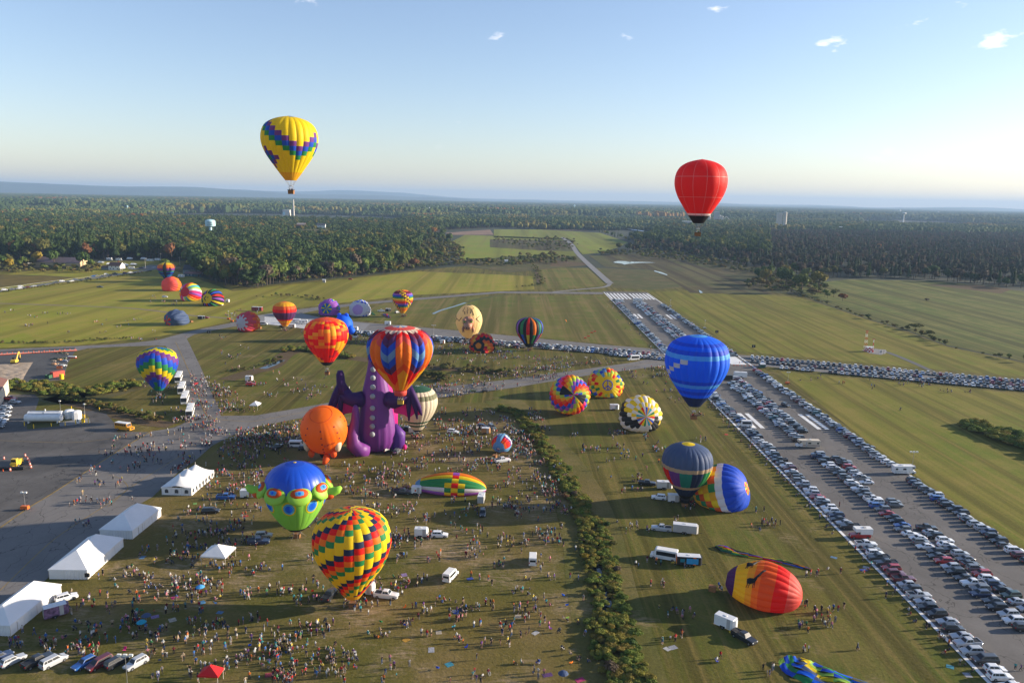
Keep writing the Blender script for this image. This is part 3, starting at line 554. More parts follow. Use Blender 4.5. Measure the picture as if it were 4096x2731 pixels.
wood('scrub', mSCRUB, [1, 1, 1, 1], fr([(0, 1062), (130, 1052), (330, 1062), (400, 1075), (390, 1090), (300, 1096), (100, 1098), (0, 1100), (-300, 1100), (-300, 1060)]), .010, 'tangled green scrub in front of the storage barn', maxn=2200)
wood('scrub', mSCRUB, [1, 1, 1, 1], fr([(2048, 1030), (2200, 1020), (2290, 1040), (2310, 1052), (2180, 1060), (2048, 1068), (1900, 1062), (1890, 1048)]), .008, 'brown green scrub between the far meadows', maxn=2600)
wood('scrub', mSCRUB, [1, 1, 1, 1], fr([(1975, 958), (2250, 955), (2300, 963), (2285, 1005), (2180, 1002), (2048, 985), (1970, 968)]), .0022, 'dark scrub on the rough ground of the far hill', maxn=900)
wood('scrub', mSCRUB+mSWAMP, [2, 2, 2, 2, .3, .3, .3], fr([(3072, 1108), (3200, 1115), (3330, 1150), (3360, 1185), (3330, 1200), (3203, 1178), (3140, 1160), (3080, 1168), (2980, 1150), (3000, 1110)]), .010, 'mixed bushes between the marsh and the mown field', maxn=1600)
wood('scrub', mSCRUB, [1, 1, 1, 1], fr([(2374, 1010), (2700, 1005), (2900, 1045), (3060, 1092), (3000, 1100), (2700, 1045), (2500, 1024), (2400, 1022)]), .006, 'low scrub in front of the right hand woods', maxn=1500)
band('hedge', [(3140, 1168), (3203, 1183), (3330, 1228), (3464, 1275), (3638, 1327), (3790, 1385), (3943, 1419), (4096, 1450), (4400, 1510)], 5, mSCRUB, .03, 'dark overgrown fence line along the right field', .35, .7)
band('hedge', [(1030, 1192), (1124, 1185), (1230, 1190), (1290, 1206)], 14, mSCRUB, .03, 'brown brush strip behind the standing balloons', .3, .55)
band('hedge', [(2140, 1062), (2150, 1100), (2160, 1140), (2060, 1150)], 10, mSCRUB, .02, 'reddish hedge between the two far fields', .3, .6)
DITCH = [(1990, 1640), (2060, 1652), (2110, 1700), (2175, 1790), (2250, 1900), (2305, 2000), (2345, 2110)]
band('hedgerow', DITCH, 6.0, mDB, .85, 'dense green and brown hedgerow along the ditch through the field', .28, .6)
band('hedgerow', [(2335, 2080), (2352, 2170), (2375, 2290), (2395, 2400), (2415, 2480)], 4.0, mDB, 1.0, 'bushes on the left bank of the ditch', .2, .45)
band('hedgerow', [(2395, 2080), (2420, 2200), (2450, 2300), (2470, 2400), (2480, 2480)], 4.0, mDB, 1.0, 'bushes on the right bank of the ditch', .25, .5)
band('hedgerow', [(2430, 2470), (2450, 2560), (2480, 2660), (2520, 2790)], 9.0, mDB, .75, 'brown and olive hedgerow at the lower end of the ditch', .3, .62)
band('hedgerow', [(0, 1548), (150, 1555), (300, 1575), (420, 1566), (500, 1548), (560, 1538)], 14, mDB, .4, 'dark thicket below the construction yard', .4, .85)
band('hedgerow', [(240, 1600), (330, 1612), (450, 1640), (560, 1668), (640, 1690)], 5, mBUSH, .25, 'low green bushes beside the fuel depot bank', .3, .7)
band('hedgerow', [(1130, 1408), (1190, 1400), (1250, 1402), (1330, 1415), (1420, 1435)], 8, mDB, .35, 'dark bushes on the creek behind the flame balloon', .4, .85)
band('hedgerow', [(1560, 1452), (1712, 1468), (1860, 1482), (2048, 1494)], 11, mBUSH, .14, 'dry bushes along the creek behind the crowd', .35, .8)
band('hedgerow', [(1690, 1500), (1740, 1512), (1800, 1524)], 9, mBUSH, .22, 'dark clump of bushes beside the taxiway', .5, .9)
band('hedgerow', [(905, 1490), (980, 1478), (1050, 1462), (1120, 1432)], 5, mBUSH, .3, 'rusty reeds along the creek', .22, .45)
band('hedgerow', [(3860, 1700), (3950, 1725), (4040, 1760), (4150, 1800), (4300, 1850)], 13, mDB, .5, 'leafy green thicket at the right edge of the field', .5, 1.0)
band('hedge', [(0, 1372), (200, 1372), (400, 1360), (540, 1352)], 5, mBUSH, .25, 'weedy strip beside the left taxiway', .2, .4)
band('hedge', [(-60, 1180), (100, 1158), (230, 1140), (350, 1125), (500, 1103), (600, 1088)], 6, mBUSH, .12, 'straw coloured weeds along the left road', .3, .5)
# grass of the near field: short tufts for relief
# ---------------------------------------------------------------- haze
hb = MB(); hb.box(-36000, 36000, -1500, 36500, -12, 420); hm = bpy.data.materials.new('haze_air'); hm.use_nodes = True; ht = hm.node_tree
for n_ in list(ht.nodes):
    if n_.type == 'BSDF_PRINCIPLED': ht.nodes.remove(n_)
pv = ht.nodes.new('ShaderNodeVolumePrincipled'); pv.inputs['Color'].default_value = (.37, .55, .80, 1); pv.inputs['Density'].default_value = HAZE = 6.0e-5; pv.inputs['Anisotropy'].default_value = .1
ht.links.new(pv.outputs[0], ht.nodes['Material Output'].inputs['Volume']); tag(hb.obj('haze', [hm]), kind='stuff')
# ---------------------------------------------------------------- hot air balloons
PAL = dict(yellow=(.85, .62, .01), gold=(.80, .42, .015), orange=(.85, .20, .012), dorange=(.75, .11, .012), red=(.80, .012, .008), crimson=(.50, .012, .03), maroon=(.16, .012, .035), purple=(.17, .045, .26),
    dpurple=(.065, .018, .13), violet=(.33, .10, .48), blue=(.016, .085, .60), royal=(.010, .15, .85), sky=(.10, .42, .78), lblue=(.14, .33, .55), navy=(.018, .032, .085), steel=(.075, .115, .22), green=(.03, .26, .08), teal=(.015, .22, .17),
    lime=(.36, .62, .08), dgreen=(.035, .11, .065), cream=(.74, .64, .48), white=(.78, .77, .75), black=(.016, .017, .020), grey=(.36, .36, .38), pink=(.80, .035, .22), magenta=(.72, .02, .26), coral=(.72, .10, .075), brown=(.30, .13, .07), tan=(.50, .36, .22), turq=(.03, .40, .55), egg=(.82, .62, .28), olive=(.20, .20, .11), palegrey=(.58, .60, .66), plum=(.10, .03, .12), rose=(.60, .06, .10), mint=(.30, .62, .12), lilac=(.45, .30, .62))
FAB = {}
def fab(c):
    if c not in FAB:
        m = mat('fabric_'+c, PAL[c], .6, trans=.36, spec=.25); b = m.node_tree.nodes['Principled BSDF']
        pass
        t = m.node_tree; g = t.nodes.new('ShaderNodeTexCoord'); n = t.nodes.new('ShaderNodeTexNoise'); n.inputs['Scale'].default_value = .9; n.inputs['Detail'].default_value = 4
        bp = t.nodes.new('ShaderNodeBump'); bp.inputs['Strength'].default_value = .25; bp.inputs['Distance'].default_value = .25
        t.links.new(g.outputs['Object'], n.inputs['Vector']); t.links.new(n.outputs['Fac'], bp.inputs['Height']); t.links.new(bp.outputs[0], b.inputs['Normal'])
        FAB[c] = m
    return FAB[c]
M_WICK = mat('wicker', (.26, .12, .045), .8, var=.35, vscale=6.0, bump=1.0, bscale=14)
M_WICKY = mat('wicker_yellow', (.55, .34, .05), .8, var=.25, vscale=6.0)
M_STEEL = mat('burner_steel', (.45, .45, .46), .35, metal=.8); M_ROPE = mat('rope', (.25, .22, .18), .8); M_DARK = mat('dark_trim', (.02, .02, .022), .6)
# profiles: (radius, height) from mouth to crown for a unit envelope of height 1 and largest radius 0.5
def prof_classic(k=60, mouth=.10, sharp=1.0):
    pts = [(mouth, 0), (mouth+.075*sharp, .085), (.285, .225), (.40, .375), (.472, .51), (.5, .635), (.482, .765), (.42, .865), (.315, .93), (.18, .972), (.0, 1.0)]
    P = np.array(smooth_pts([(a, b) for a, b in pts], 8)); return P
def prof_round(k=60, mouth=.10):
    pts = [(mouth, 0), (.24, .06), (.36, .16), (.455, .32), (.497, .48), (.495, .62), (.45, .77), (.355, .895), (.22, .965), (.10, .992), (0, 1)]
    return np.array(smooth_pts(pts, 8))
def prof_egg():
    pts = [(.13, 0), (.24, .055), (.34, .15), (.43, .29), (.49, .44), (.498, .56), (.465, .70), (.39, .82), (.28, .92), (.15, .98), (0, 1)]
    return np.array(smooth_pts(pts, 8))
def resample(P, n):
    s = np.r_[0, np.cumsum(np.linalg.norm(np.diff(P, axis=0), axis=1))]; s /= s[-1]; u = np.linspace(0, 1, n); return np.c_[np.interp(u, s, P[:, 0]), np.interp(u, s, P[:, 1])]
def flow(P): return P
class Env:
    """envelope surface; axis from mouth (0) to crown (H) along local z"""
    def __init__(s, prof, Rm, H, N, bulge=.05, M=None, flat=None):
        s.prof, s.Rm, s.H, s.N, s.bulge = prof, Rm, H, N, bulge; s.M = M if M is not None else np.eye(3); s.flat = flat; s.wr = 0
        s.s = np.r_[0, np.cumsum(np.linalg.norm(np.diff(prof*np.array([2*Rm, H]), axis=0), axis=1))]; s.s /= s.s[-1]
    def pt(s, th, u, off=0.0):
        """th in gores (0..N), u 0..1 along the tape"""
        th = np.asarray(th, float); u = np.asarray(u, float)
        r = np.interp(u, s.s, s.prof[:, 0])*2*s.Rm; z = np.interp(u, s.s, s.prof[:, 1])*s.H
        f = (th % 1.0)*2-1; a = th*2*math.pi/s.N
        b = 1+s.bulge*(1-f*f)*np.clip((1-u)*5, 0, 1)*np.clip(u*6, .25, 1)-s.bulge*.5
        r = r*b*(math.cos(math.pi/s.N)/np.cos(math.pi/s.N*f*.0)) + off
        if s.wr: z = z+s.wr*np.sin(a*3+u*9)*r*.06; r = r*(1+s.wr*.05*np.sin(a*5+u*7+1)+s.wr*.03*np.sin(a*9-u*13))
        P = np.stack([r*np.cos(a), r*np.sin(a), z], -1)@s.M.T
        if s.flat is not None:
            z0 = s.flat; k = 1.3; zz = P[..., 2]-z0; q = np.where(zz > 6, zz, np.log1p(np.exp(np.clip(zz*k, -60, 50)))/k); P = P.copy()
            push = np.clip(-zz, 0, 3); nrm = P[..., :2]; P[..., 2] = z0+q-.0
        return P
def add_cell(name, env, t0, t1, u0, u1, m, parent, off=0.0, nt_=4, du=.035, skew=None, both=None):
    nu = max(2, int(math.ceil((u1-u0)/du))+1); T = np.linspace(t0+1e-4, t1-1e-4, nt_+1); U = np.linspace(u0, u1, nu)
    TT, UU = np.meshgrid(T, U)
    if skew is not None: UU = UU+skew*((TT-t0)/(t1-t0))
    if both is not None: UU = UU+both[0]+(both[1]-both[0])*((TT-t0)/(t1-t0))
    UU = np.clip(UU, 0, 1)
    P = env.pt(TT, UU, off).reshape(-1, 3); w = nt_+1
    F = np.array([(j*w+i, j*w+i+1, (j+1)*w+i+1, (j+1)*w+i) for j in range(nu-1) for i in range(nt_)])
    me = mesh(name, P, F, [m], smooth=True)
    # shade smoothly across panel seams: surface normals taken from the whole envelope
    e = 1e-3; a = env.pt(TT+0, np.clip(UU+e, 0, 1), off)-env.pt(TT, np.clip(UU-e, 0, 1), off)
    Ti = np.clip(TT, t0+2e-3, t1-2e-3); b = env.pt(Ti+e, UU, off)-env.pt(Ti-e, UU, off); n_ = np.cross(b, a).reshape(-1, 3); ln = np.linalg.norm(n_, axis=1)
    ok = ln > 1e-9
    if ok.all():
        n_ /= ln[:, None]; me.normals_split_custom_set_from_vertices([tuple(q) for q in n_])
    return obj(name, me, parent)
def runs(cells):
    out = []; i = 0
    while i < len(cells):
        j = i
        while j < len(cells) and cells[j] == cells[i]: j += 1
        out.append((i, j, cells[i])); i = j
    return out
def paint_env(env, root, N, Mrows, colfn, u0=0.0, u1=1.0, rows=None, merge=True, cellname=None):
    U = rows if rows is not None else np.linspace(u0, u1, Mrows+1)
    for g in range(N):
        cells = [colfn(g, k) for k in range(len(U)-1)]
        for i, j, c in (runs(cells) if merge else [(k, k+1, c) for k, c in enumerate(cells)]):
            nm = 'gore' if (j-i) >= (len(U)-1)*.85 else 'panel'
            add_cell(cellname or nm, env, g, g+1, U[i], U[j], fab(c), root)
def balloon_up(name, label, bbox, Rm, colfn, N=16, Mrows=14, ground=None, prof='classic', basket=True, skirt=None, wick=M_WICK, rows=None, rot=0.0, Hk=None, mouthk=1.0, cat='balloon', group=None, lift=None, after=None, bulge=.034):
    """bbox = left, right, top and mouth row on the photograph; flying: distance from the real radius; standing: ground = basket row"""
    L_, R_, T_, B_ = bbox; cx = (L_+R_)/2; k = 0; P_ = {'classic': prof_classic(), 'round': prof_round(), 'egg': prof_egg()}[prof]
    if ground is not None:
        g = G(cx, ground); depth = (g-CAM)@FWD; Rm = (R_-L_)/2*depth/FPX*.995
    else: depth = FPX*2*Rm/(R_-L_)
    # upright axis through the crown and mouth rows
    base = G(cx, ground) if ground is not None else None
    H = 2.2*Rm; X, Y, Z = AT(cx, (T_+B_)/2, depth); zb = Z-H/2
    if ground is not None: X, Y = base[0], base[1]; zb = 4.2
    for it in range(60):
        env = Env(P_, Rm, H, N, bulge); tt, uu = np.meshgrid(np.linspace(0, N, 33), np.linspace(0, 1, 40)); P = env.pt(tt, uu).reshape(-1, 3)+np.array([X, Y, zb])
        q, d = PROJ(P); l, r, tp, bt = q[:, 0].min(), q[:, 0].max(), q[:, 1].min(), PROJ([[X, Y, zb]])[0][0, 1]
        pxm = FPX/d.mean(); X += (cx-(l+r)/2)/pxm*.8
        if ground is None: s_ = (R_-L_)/(r-l); Y *= 1+(1/s_-1)*.6
        else: Rm *= ((R_-L_)/(r-l))**.8; H *= 1
        if ground is None:
            H *= 1+((bt-tp > 0) and ((B_-T_)/(bt-tp)-1)*.6); zb -= (B_-bt)/pxm*.7
        else: zb -= (B_-bt)/pxm*.6; zb = max(zb, .6); H *= 1+((B_-T_)/(bt-tp)-1)*.5
    root = empty(name, (X, Y, zb), rot); tag(root, label, cat, group)
    env = Env(P_, Rm, H, N, bulge)
    paint_env(env, root, N, Mrows, colfn, rows=rows)
    mr_ = P_[0, 0]*2*Rm
    if skirt:
        s = MB(); n = 20; s.lathe((0, 0, 0), [(mr_*1.0, .05), (mr_*1.02, -.5), (mr_*.93, -1.5)][::-1], n); s.obj('skirt', [fab(skirt)], root, smooth=True)
    gap = 3.0 if ground is None else min(zb-.0, 3.4)
    if basket: gondola_at(root, Rm, gap, ground is None, zb, mr_, wick)
    if after: after(root, env)
    return root, env, (X, Y, zb)
def gondola_at(root, Rm, gap, fly, zb, mr_, wick):
    z0 = -gap-1.15 if fly else -zb+.15
    w = 1.7; h = 1.15
    b = MB(); b.box(-w/2, w/2, -w*.4, w*.4, z0, z0+h, -.06, -.06)
    b.box(-w/2-.03, w/2+.03, -w*.4-.03, w*.4+.03, z0-.12, z0-.003); b.obj('basket', [wick], root)
    r = MB()
    for s in (-1, 1): r.cyl((-w*.56, s*w*.46, z0+h+.03), (w*.56, s*w*.46, z0+h+.03), .075, n=6); r.cyl((s*w*.56, -w*.46, z0+h+.03), (s*w*.56, w*.46, z0+h+.03), .075, n=6)
    r.obj('basket_rim', [M_DARK], root)
    zt = z0+h+min(1.1, max(.3, gap*.45))
    for sx in (-1, 1):
        for sy in (-1, 1): u = MB(); u.cyl((sx*w*.5, sy*w*.4, z0+h), (sx*w*.3, sy*w*.24, zt), .045, n=5); u.obj('upright', [M_ROPE], root)
    q = MB(); q.box(-w*.32, w*.32, -w*.26, w*.26, zt, zt+.09)
    for s in (-1, 1): q.cyl((s*.24, 0, zt+.09), (s*.24, 0, zt+.5), .14, n=8)
    q.obj('burner', [M_STEEL], root)
    for k in range(8): c = MB(); a = k*math.pi/4+.39; c.cyl((math.cos(a)*w*.3, math.sin(a)*w*.25, zt), (math.cos(a)*mr_*.97, math.sin(a)*mr_*.97, 0), .03, n=4, cap=False); c.obj('suspension_cable', [M_ROPE], root)
    if fly: FLY.append((root, z0+.05))
FLY = []
def axis_M(az, el):
    """rotation that lays the envelope's axis (mouth to crown) towards azimuth az (from +Y to +X), elevation el"""
    d = np.array([math.sin(R(az))*math.cos(R(el)), math.cos(R(az))*math.cos(R(el)), math.sin(R(el))])
    s = np.cross(d, (0, 0, 1)); s /= np.linalg.norm(s); u = np.cross(s, d); return np.stack([s, u, d], 1)
def balloon_down(name, label, bbox, colfn, N=20, Mrows=12, az=180, el=12, Hk=2.0, hc=.72, prof='round', rows=None, wr=.5, cat='balloon', group=None, spin=0.0, bulge=.05, after=None, merge=True):
    """bbox = left, right, top, bottom on the photograph of an envelope lying or rising on the grass"""
    L_, R_, T_, B_ = bbox; P_ = {'classic': prof_classic(), 'round': prof_round(), 'egg': prof_egg()}[prof]
    M = axis_M(az, el); c, s = math.cos(spin), math.sin(spin); M = M@np.array([[c, -s, 0], [s, c, 0], [0, 0, 1]])
    g = G((L_+R_)/2, B_-5); X, Y = g[0], g[1]; Rm = (R_-L_)/2*((g-CAM)@FWD)/FPX; hcc = hc
    for it in range(50):
        H = Hk*Rm; mid = M@np.array([0, 0, H*.62]); env = Env(P_, Rm, H, N, bulge, M, flat=None); env.wr = wr
        zc = hcc*Rm-mid[2]; env.flat = -zc+.05
        tt, uu = np.meshgrid(np.linspace(0, N, 41), np.linspace(0, 1, 30)); P = env.pt(tt, uu).reshape(-1, 3)+np.array([X-mid[0], Y-mid[1], zc])
        q, d = PROJ(P); l, r, tp, bt = q[:, 0].min(), q[:, 0].max(), q[:, 1].min(), q[:, 1].max(); pxm = FPX/d.mean()
        X += ((L_+R_)/2-(l+r)/2)/pxm*.8; Rm *= ((R_-L_)/(r-l))**.6
        y0 = PROJ([[X, Y, 0]])[0][0, 1]; y1 = PROJ([[X, Y+1, 0]])[0][0, 1]; Y += np.clip((B_-bt)/(y1-y0)*.5, -20, 20)
        hcc = float(np.clip(hcc*(1+.4*((B_-T_)/(bt-tp)-1)), .25, 1.0))
    root = empty(name, (X-mid[0], Y-mid[1], zc)); tag(root, label, cat, group)
    paint_env(env, root, N, Mrows, colfn, rows=rows, merge=merge)
    # basket on its side at the mouth
    mz = env.pt(np.array([0.]), np.array([0.]))[0]; mo = M@np.array([0, 0, -3.2]); b = MB(); b.box(-.8, .8, -.65, .65, 0, 1.3, -.05, -.05)
    ba = b.obj('basket', [M_WICK], root); ba.location = (mo[0], mo[1], -zc+.12); ba.rotation_euler = (0, 0, math.atan2(M[1, 2], M[0, 2]))
    if after: after(root, env)
    return root, env, (X-mid[0], Y-mid[1], zc)
BAL = {}   # landmarks: name -> image x, image y of the base
def lm(key, r): BAL[key] = r; return r
# --- 1 yellow balloon with stepped purple, blue and green diagonals
def c_yellow(g, k):
    if k < 2: return 'gold'
    if 11 <= g <= 23:
        t_ = {11: 12, 12: 13}.get(g, 14-(g-13) if g <= 20 else 7+(g-20))
        if t_-2 <= k <= t_: return ['green', 'blue', 'purple'][k-t_+2]
    for q, w in ((14, 5), (2, 8)):
        d = abs(g-q)+abs(k-w)
        if d < 3: return ['green', 'blue', 'purple'][d]
    if k >= 16 and g in (19, 20, 21): return ['green', 'blue'][(g+k) % 2]
    if g < 11: t_ = 11-abs(g-5); return ['green', 'blue', 'purple'][k-t_] if 0 <= k-t_ < 3 else 'yellow'
    return 'yellow'
lm('yellow balloon', balloon_up('hot_air_balloon', 'yellow balloon with stepped purple, blue and green diagonal bands high in the sky', (1040.6, 1272.7, 464, 722), 8.75, c_yellow, 24, 18, prof='classic', wick=M_WICK))
# --- 2 plain red balloon
def red_after(root, env):
    for g in range(0, 12):
        add_cell('load_tape', env, g-.018, g+.018, .1, .985, mat('red_tape', (.80, .16, .14), .6), root, off=.05, nt_=1)
    for u in (.36, .60):
        for g in range(0, 12): add_cell('load_tape', env, g+.0, g+1, u-.003, u+.003, mat('red_tape', (.80, .16, .14), .6), root, off=.05, nt_=8)
lm('red balloon', balloon_up('hot_air_balloon', 'plain red balloon with thin pale seams and a black mouth high in the sky', (2697.5, 2911, 637, 893), 8.75, lambda g, k: 'red' if k > 2 else ('white' if k == 2 else 'black'), 12, 3, rows=[0, .10, .112, .14, 1.0], after=red_after, bulge=.02))
# --- 3 chevron balloon
CH = ['orange', 'red', 'red', 'plum', 'blue', 'lblue', 'blue', 'plum', 'maroon', 'cream', 'coral', 'lblue']
CS = ['gold', 'gold', 'gold', 'dorange', 'orange', 'orange', 'orange', 'coral', 'red', 'cream', 'coral', 'cream']
def chevron(root, env):
    N = env.N; rows = np.linspace(.02, 1.0, 13); 
    for g in range(N):
        tri = g % 4; sgn = -1 if g % 2 == 0 else 1
        if tri in (0, 1): cols = CH; off = (.085, -.0) if tri == 0 else (0, .085)
        else: cols = CS; off = (0, .085) if tri == 2 else (.085, 0)
        for i in range(12):
            c = cols[i]; a, b = rows[i], rows[i+1]; damp = 1 if i < 9 else 0
            o = (off[0]*min(1, (1-a)*3.2), off[1]*min(1, (1-a)*3.2)) if i < 10 else (0, 0)
            o2 = o if i < 9 else (0, 0)
            T = np.linspace(g+1e-4, g+1-1e-4, 5); nu = 4; V = []
            for j in range(nu):
                f = j/(nu-1)
                lo = a+(o[0]+(o[1]-o[0])*(T-g))*(1 if i > 0 else 0); hi = b+(o2[0]+(o2[1]-o2[0])*(T-g))
                V.append(env.pt(T, np.clip(lo+(hi-lo)*f, 0, 1)))
            V = np.vstack(V); F = np.array([(j*5+q, j*5+q+1, (j+1)*5+q+1, (j+1)*5+q) for j in range(nu-1) for q in range(4)])
            obj('panel', mesh('panel', V, F, [fab(c)], smooth=True), root)
r = balloon_up('hot_air_balloon', 'big balloon of blue chevrons and orange, red and yellow gores hanging before the dragon', (1468, 1731, 1300.7, 1560), 9.6, lambda g, k: 'dorange', 24, 1, rows=[0, .02], skirt='coral', wick=M_WICKY, after=chevron, bulge=.085)
lm('chevron balloon', r)
# --- 4 flame balloon
def c_flame(g, k):
    h = noise.noise(Vector((g*.9, k*.55, 4.2))); h2 = noise.noise(Vector((g*1.7+3, k*1.3, 9)))
    if k < 1: return 'black'
    lim = 8.5+2.6*math.sin(g*.62+1)
    if k < lim: return 'gold' if math.sin(g*.45+k*.62+1.2) > .45 else ('red' if h2 > -.25 else 'crimson')
    if k < 16: return 'orange' if h2 < -.05 else ('red' if h2 < .25 else 'gold')
    return 'dorange' if h2 < .2 else 'coral'
lm('flame balloon', balloon_up('hot_air_balloon', 'flame coloured balloon of red, orange and yellow patches with a black mouth over the creek', (1214.6, 1394, 1268, 1458), 9.0, c_flame, 22, 20, rows=np.r_[0, np.linspace(.07, 1, 20)]))
# --- 5 blue balloon
def c_blue(g, k):
    if k < 3: return 'navy'
    s = [3, 'royal', 'blue', 'royal', 'sky', 'blue', 'royal', 'royal', 'royal', 'royal', 'royal', 'sky', 'royal', 'royal', 'blue', 'royal', 'royal', 'royal', 'sky'][k-2] if 3 <= k <= 20 else 'royal'
    gg = (g-10) % 24
    if 1 <= gg <= 6 and k == 8+gg//1 - 1+0 and k < 13: return 'cream'
    if 14 <= gg <= 20 and k == 6+(gg-13): return 'cream'
    if k in (14, 17): return 'blue' if k == 14 else s
    if k == 21: return ['royal', 'sky'][g % 2]
    return s
lm('blue balloon', balloon_up('hot_air_balloon', 'bright blue balloon with light blue bands and stepped cream blocks beside the runway', (2660, 2920, 1338, 1622), 9.5, c_blue, 24, 22, rot=.0))
# --- 6 yellow, green, blue and purple stepped balloon
def c_six(g, k):
    if k < 1: return 'teal'
    c = ['yellow', 'yellow', 'green', 'green', 'blue', 'blue', 'purple', 'purple'] if k > 2 else ['yellow', 'green', 'green', 'blue', 'blue', 'blue', 'purple', 'purple']
    tri = abs((g % 10)-5)
    return c[(tri+k) % 8]
lm('stepped balloon', balloon_up('hot_air_balloon', 'balloon with stepped yellow, green, blue and purple zigzags beside the buses', (544, 714, 1387.6, 1560), 8.75, c_six, 20, 18))
# --- 7 checkered balloon on the field
def c_check(g, k):
    if k < 1: return 'gold'
    return ['navy', 'yellow', 'yellow', 'green', 'orange', 'red'][(k-g) % 6]
lm('checkered balloon', balloon_up('hot_air_balloon', 'big checkered balloon of yellow, red, orange, green and navy panels low over the crowd', (1247, 1565, 2022, 2385), 9, c_check, 24, 20, ground=2428, rows=np.r_[0, .055, np.linspace(.075, 1, 20)]))
# --- 11 green and white striped balloon
def c_green(g, k): return 'black' if k < 1 else {3: 'dgreen', 5: 'dgreen', 16: 'olive', 17: 'olive', 20: 'dgreen', 21: 'dgreen', 22: 'dgreen', 23: 'dgreen', 24: 'dgreen', 25: 'white' if g % 3 == 0 else 'dgreen'}.get(k, 'cream')
lm('green and white balloon', balloon_up('hot_air_balloon', 'cream and dark green striped balloon standing half behind the chevron balloon', (1588, 1750, 1540, 1722), 8, c_green, 24, 26, ground=1752, prof='classic'))
# --- 13 black gored balloon
def c_black(g, k):
    if k < 3 or g % 2 == 0 or k > 20: return 'black'
    up = ['purple', 'orange', 'green', 'red', 'yellow', 'blue', 'violet', 'green', 'red', 'orange', 'teal', 'blue']; lo = ['orange', 'yellow', 'blue', 'purple', 'dorange', 'green', 'red', 'blue', 'yellow', 'green', 'purple', 'red']
    i = (g//2) % 12; return up[i] if k > 8 else lo[i]
lm('black gored balloon', balloon_up('hot_air_balloon', 'black balloon with upright rainbow gores standing behind the long parking strip', (2064, 2172, 1268, 1388), 8.3, c_black, 24, 22, ground=1403))
# --- 14 sunset balloon
def c_sun(g, k): return ['gold', 'gold', 'orange', 'gold', 'gold', 'red', 'plum', 'plum', 'plum', 'plum', 'plum', 'red', 'red', 'dorange', 'dorange', 'gold', 'gold', 'gold', 'gold', 'gold', 'orange', 'rose'][k]
lm('sunset balloon', balloon_up('hot_air_balloon', 'sunset balloon banded in yellow, orange, red and dark purple by the white camper', (1089.6, 1186, 1205, 1305), 8.3, c_sun, 16, 22, ground=1323))
# --- 15 maroon and yellow checked rainbow balloon
def c_rain(g, k):
    if k < 2: return 'gold'
    d = (g*2+k) % 16
    if d < 5: return 'yellow' if (g+k) % 2 else 'maroon'
    return ['orange', 'orange', 'gold', 'green', 'blue', 'violet', 'red', 'orange', 'yellow', 'green', 'blue', 'violet', 'maroon', 'maroon'][(k-2) % 14] if k < 19 else ('yellow' if g % 2 else 'maroon')
lm('rainbow check balloon', balloon_up('hot_air_balloon', 'rainbow banded balloon with maroon and yellow checks standing beyond the parking strip', (1569, 1652, 1157, 1252), 8, c_rain, 24, 20, ground=1267))
# --- 16 far left black balloon with rainbow windows
def c_far(g, k):
    if k < 2 or g % 4 == 0 or k > 17: return 'black'
    return ['dpurple', 'blue', 'teal', 'blue', 'navy', 'blue', 'green', 'purple', 'purple', 'dorange', 'orange', 'orange', 'gold', 'yellow', 'yellow', 'yellow'][min(15, k-2)]
lm('black rainbow balloon', balloon_up('hot_air_balloon', 'black balloon with rainbow striped windows rising behind the coral one near the barn', (628, 702, 1049, 1118), 9, c_far, 16, 20, ground=1128))
# --- 17 navy, cream and many coloured balloon with a yellow crown
def c_navy(g, k):
    cs = ['red', 'purple', 'teal', 'navy', 'green', 'yellow', 'orange', 'red', 'purple', 'teal', 'navy', 'green']
    if k < 1: return 'black'
    if k < 4: return 'navy'
    if k == 4: return 'tan'
    if k < 9: return cs[(g//2-6) % 12]
    if k == 9: return 'tan'
    if k > 15: return 'yellow'
    return 'steel'
lm('navy topped balloon', balloon_up('hot_air_balloon', 'slate blue balloon with tan bands, many coloured gores and a yellow crown by the ditch', (2647, 2853, 1765.7, 1988), 8, c_navy, 24, 17, ground=2024, rows=[0, .07, .11, .15, .20, .25, .31, .37, .43, .49, .54, .60, .68, .76, .82, .88, .915, 1.0], skirt='black'))
# ---------------------------------------------------------------- envelopes lying or rising on the grass
lm('coral balloon', balloon_down('hot_air_balloon', 'coral red balloon half filled on the grass in front of the black rainbow one', (645, 727, 1105.5, 1164.5), lambda g, k: 'coral' if k > 6 else 'orange', 22, 12, az=190, el=14))
RG = ['turq', 'lime', 'white', 'pink', 'violet', 'red', 'orange', 'yellow']
lm('pink rainbow balloon', balloon_down('hot_air_balloon', 'pastel rainbow gored balloon with a round red crown half filled on the left meadow', (717, 807.6, 1131, 1205), lambda g, k: 'crimson' if k > 9 else RG[g % 8], 24, 12, az=196, el=16))
RB = ['blue', 'black', 'red', 'black', 'violet', 'black', 'yellow', 'black', 'green', 'black']
def moon(root, env):
    m = fab('black'); mb = MB(); 
    for k in range(9):
        a = -1.25+k*.31; p = env.pt(np.array([a*24/6.283]), np.array([.93]), .06)[0]; mb.blob(p, (.5, .3, .5), 8, 4)
    mb.obj('moon_emblem', [m], root)
    q = MB(); p = env.pt(np.array([11.]), np.array([.96]), .1)[0]; q.blob(p, (.75, .2, .35), 8, 4); q.blob(p+np.array([.8, 0, .25]), (.3, .15, .25), 6, 4); q.obj('cow_emblem', [m], root)
lm('moon balloon', balloon_down('hot_air_balloon', 'black balloon with thin rainbow gores and a yellow crown with a crescent moon', (805, 897, 1156, 1225), lambda g, k: 'yellow' if k > 9 else RB[g % 10], 30, 12, az=195, el=16, after=moon))
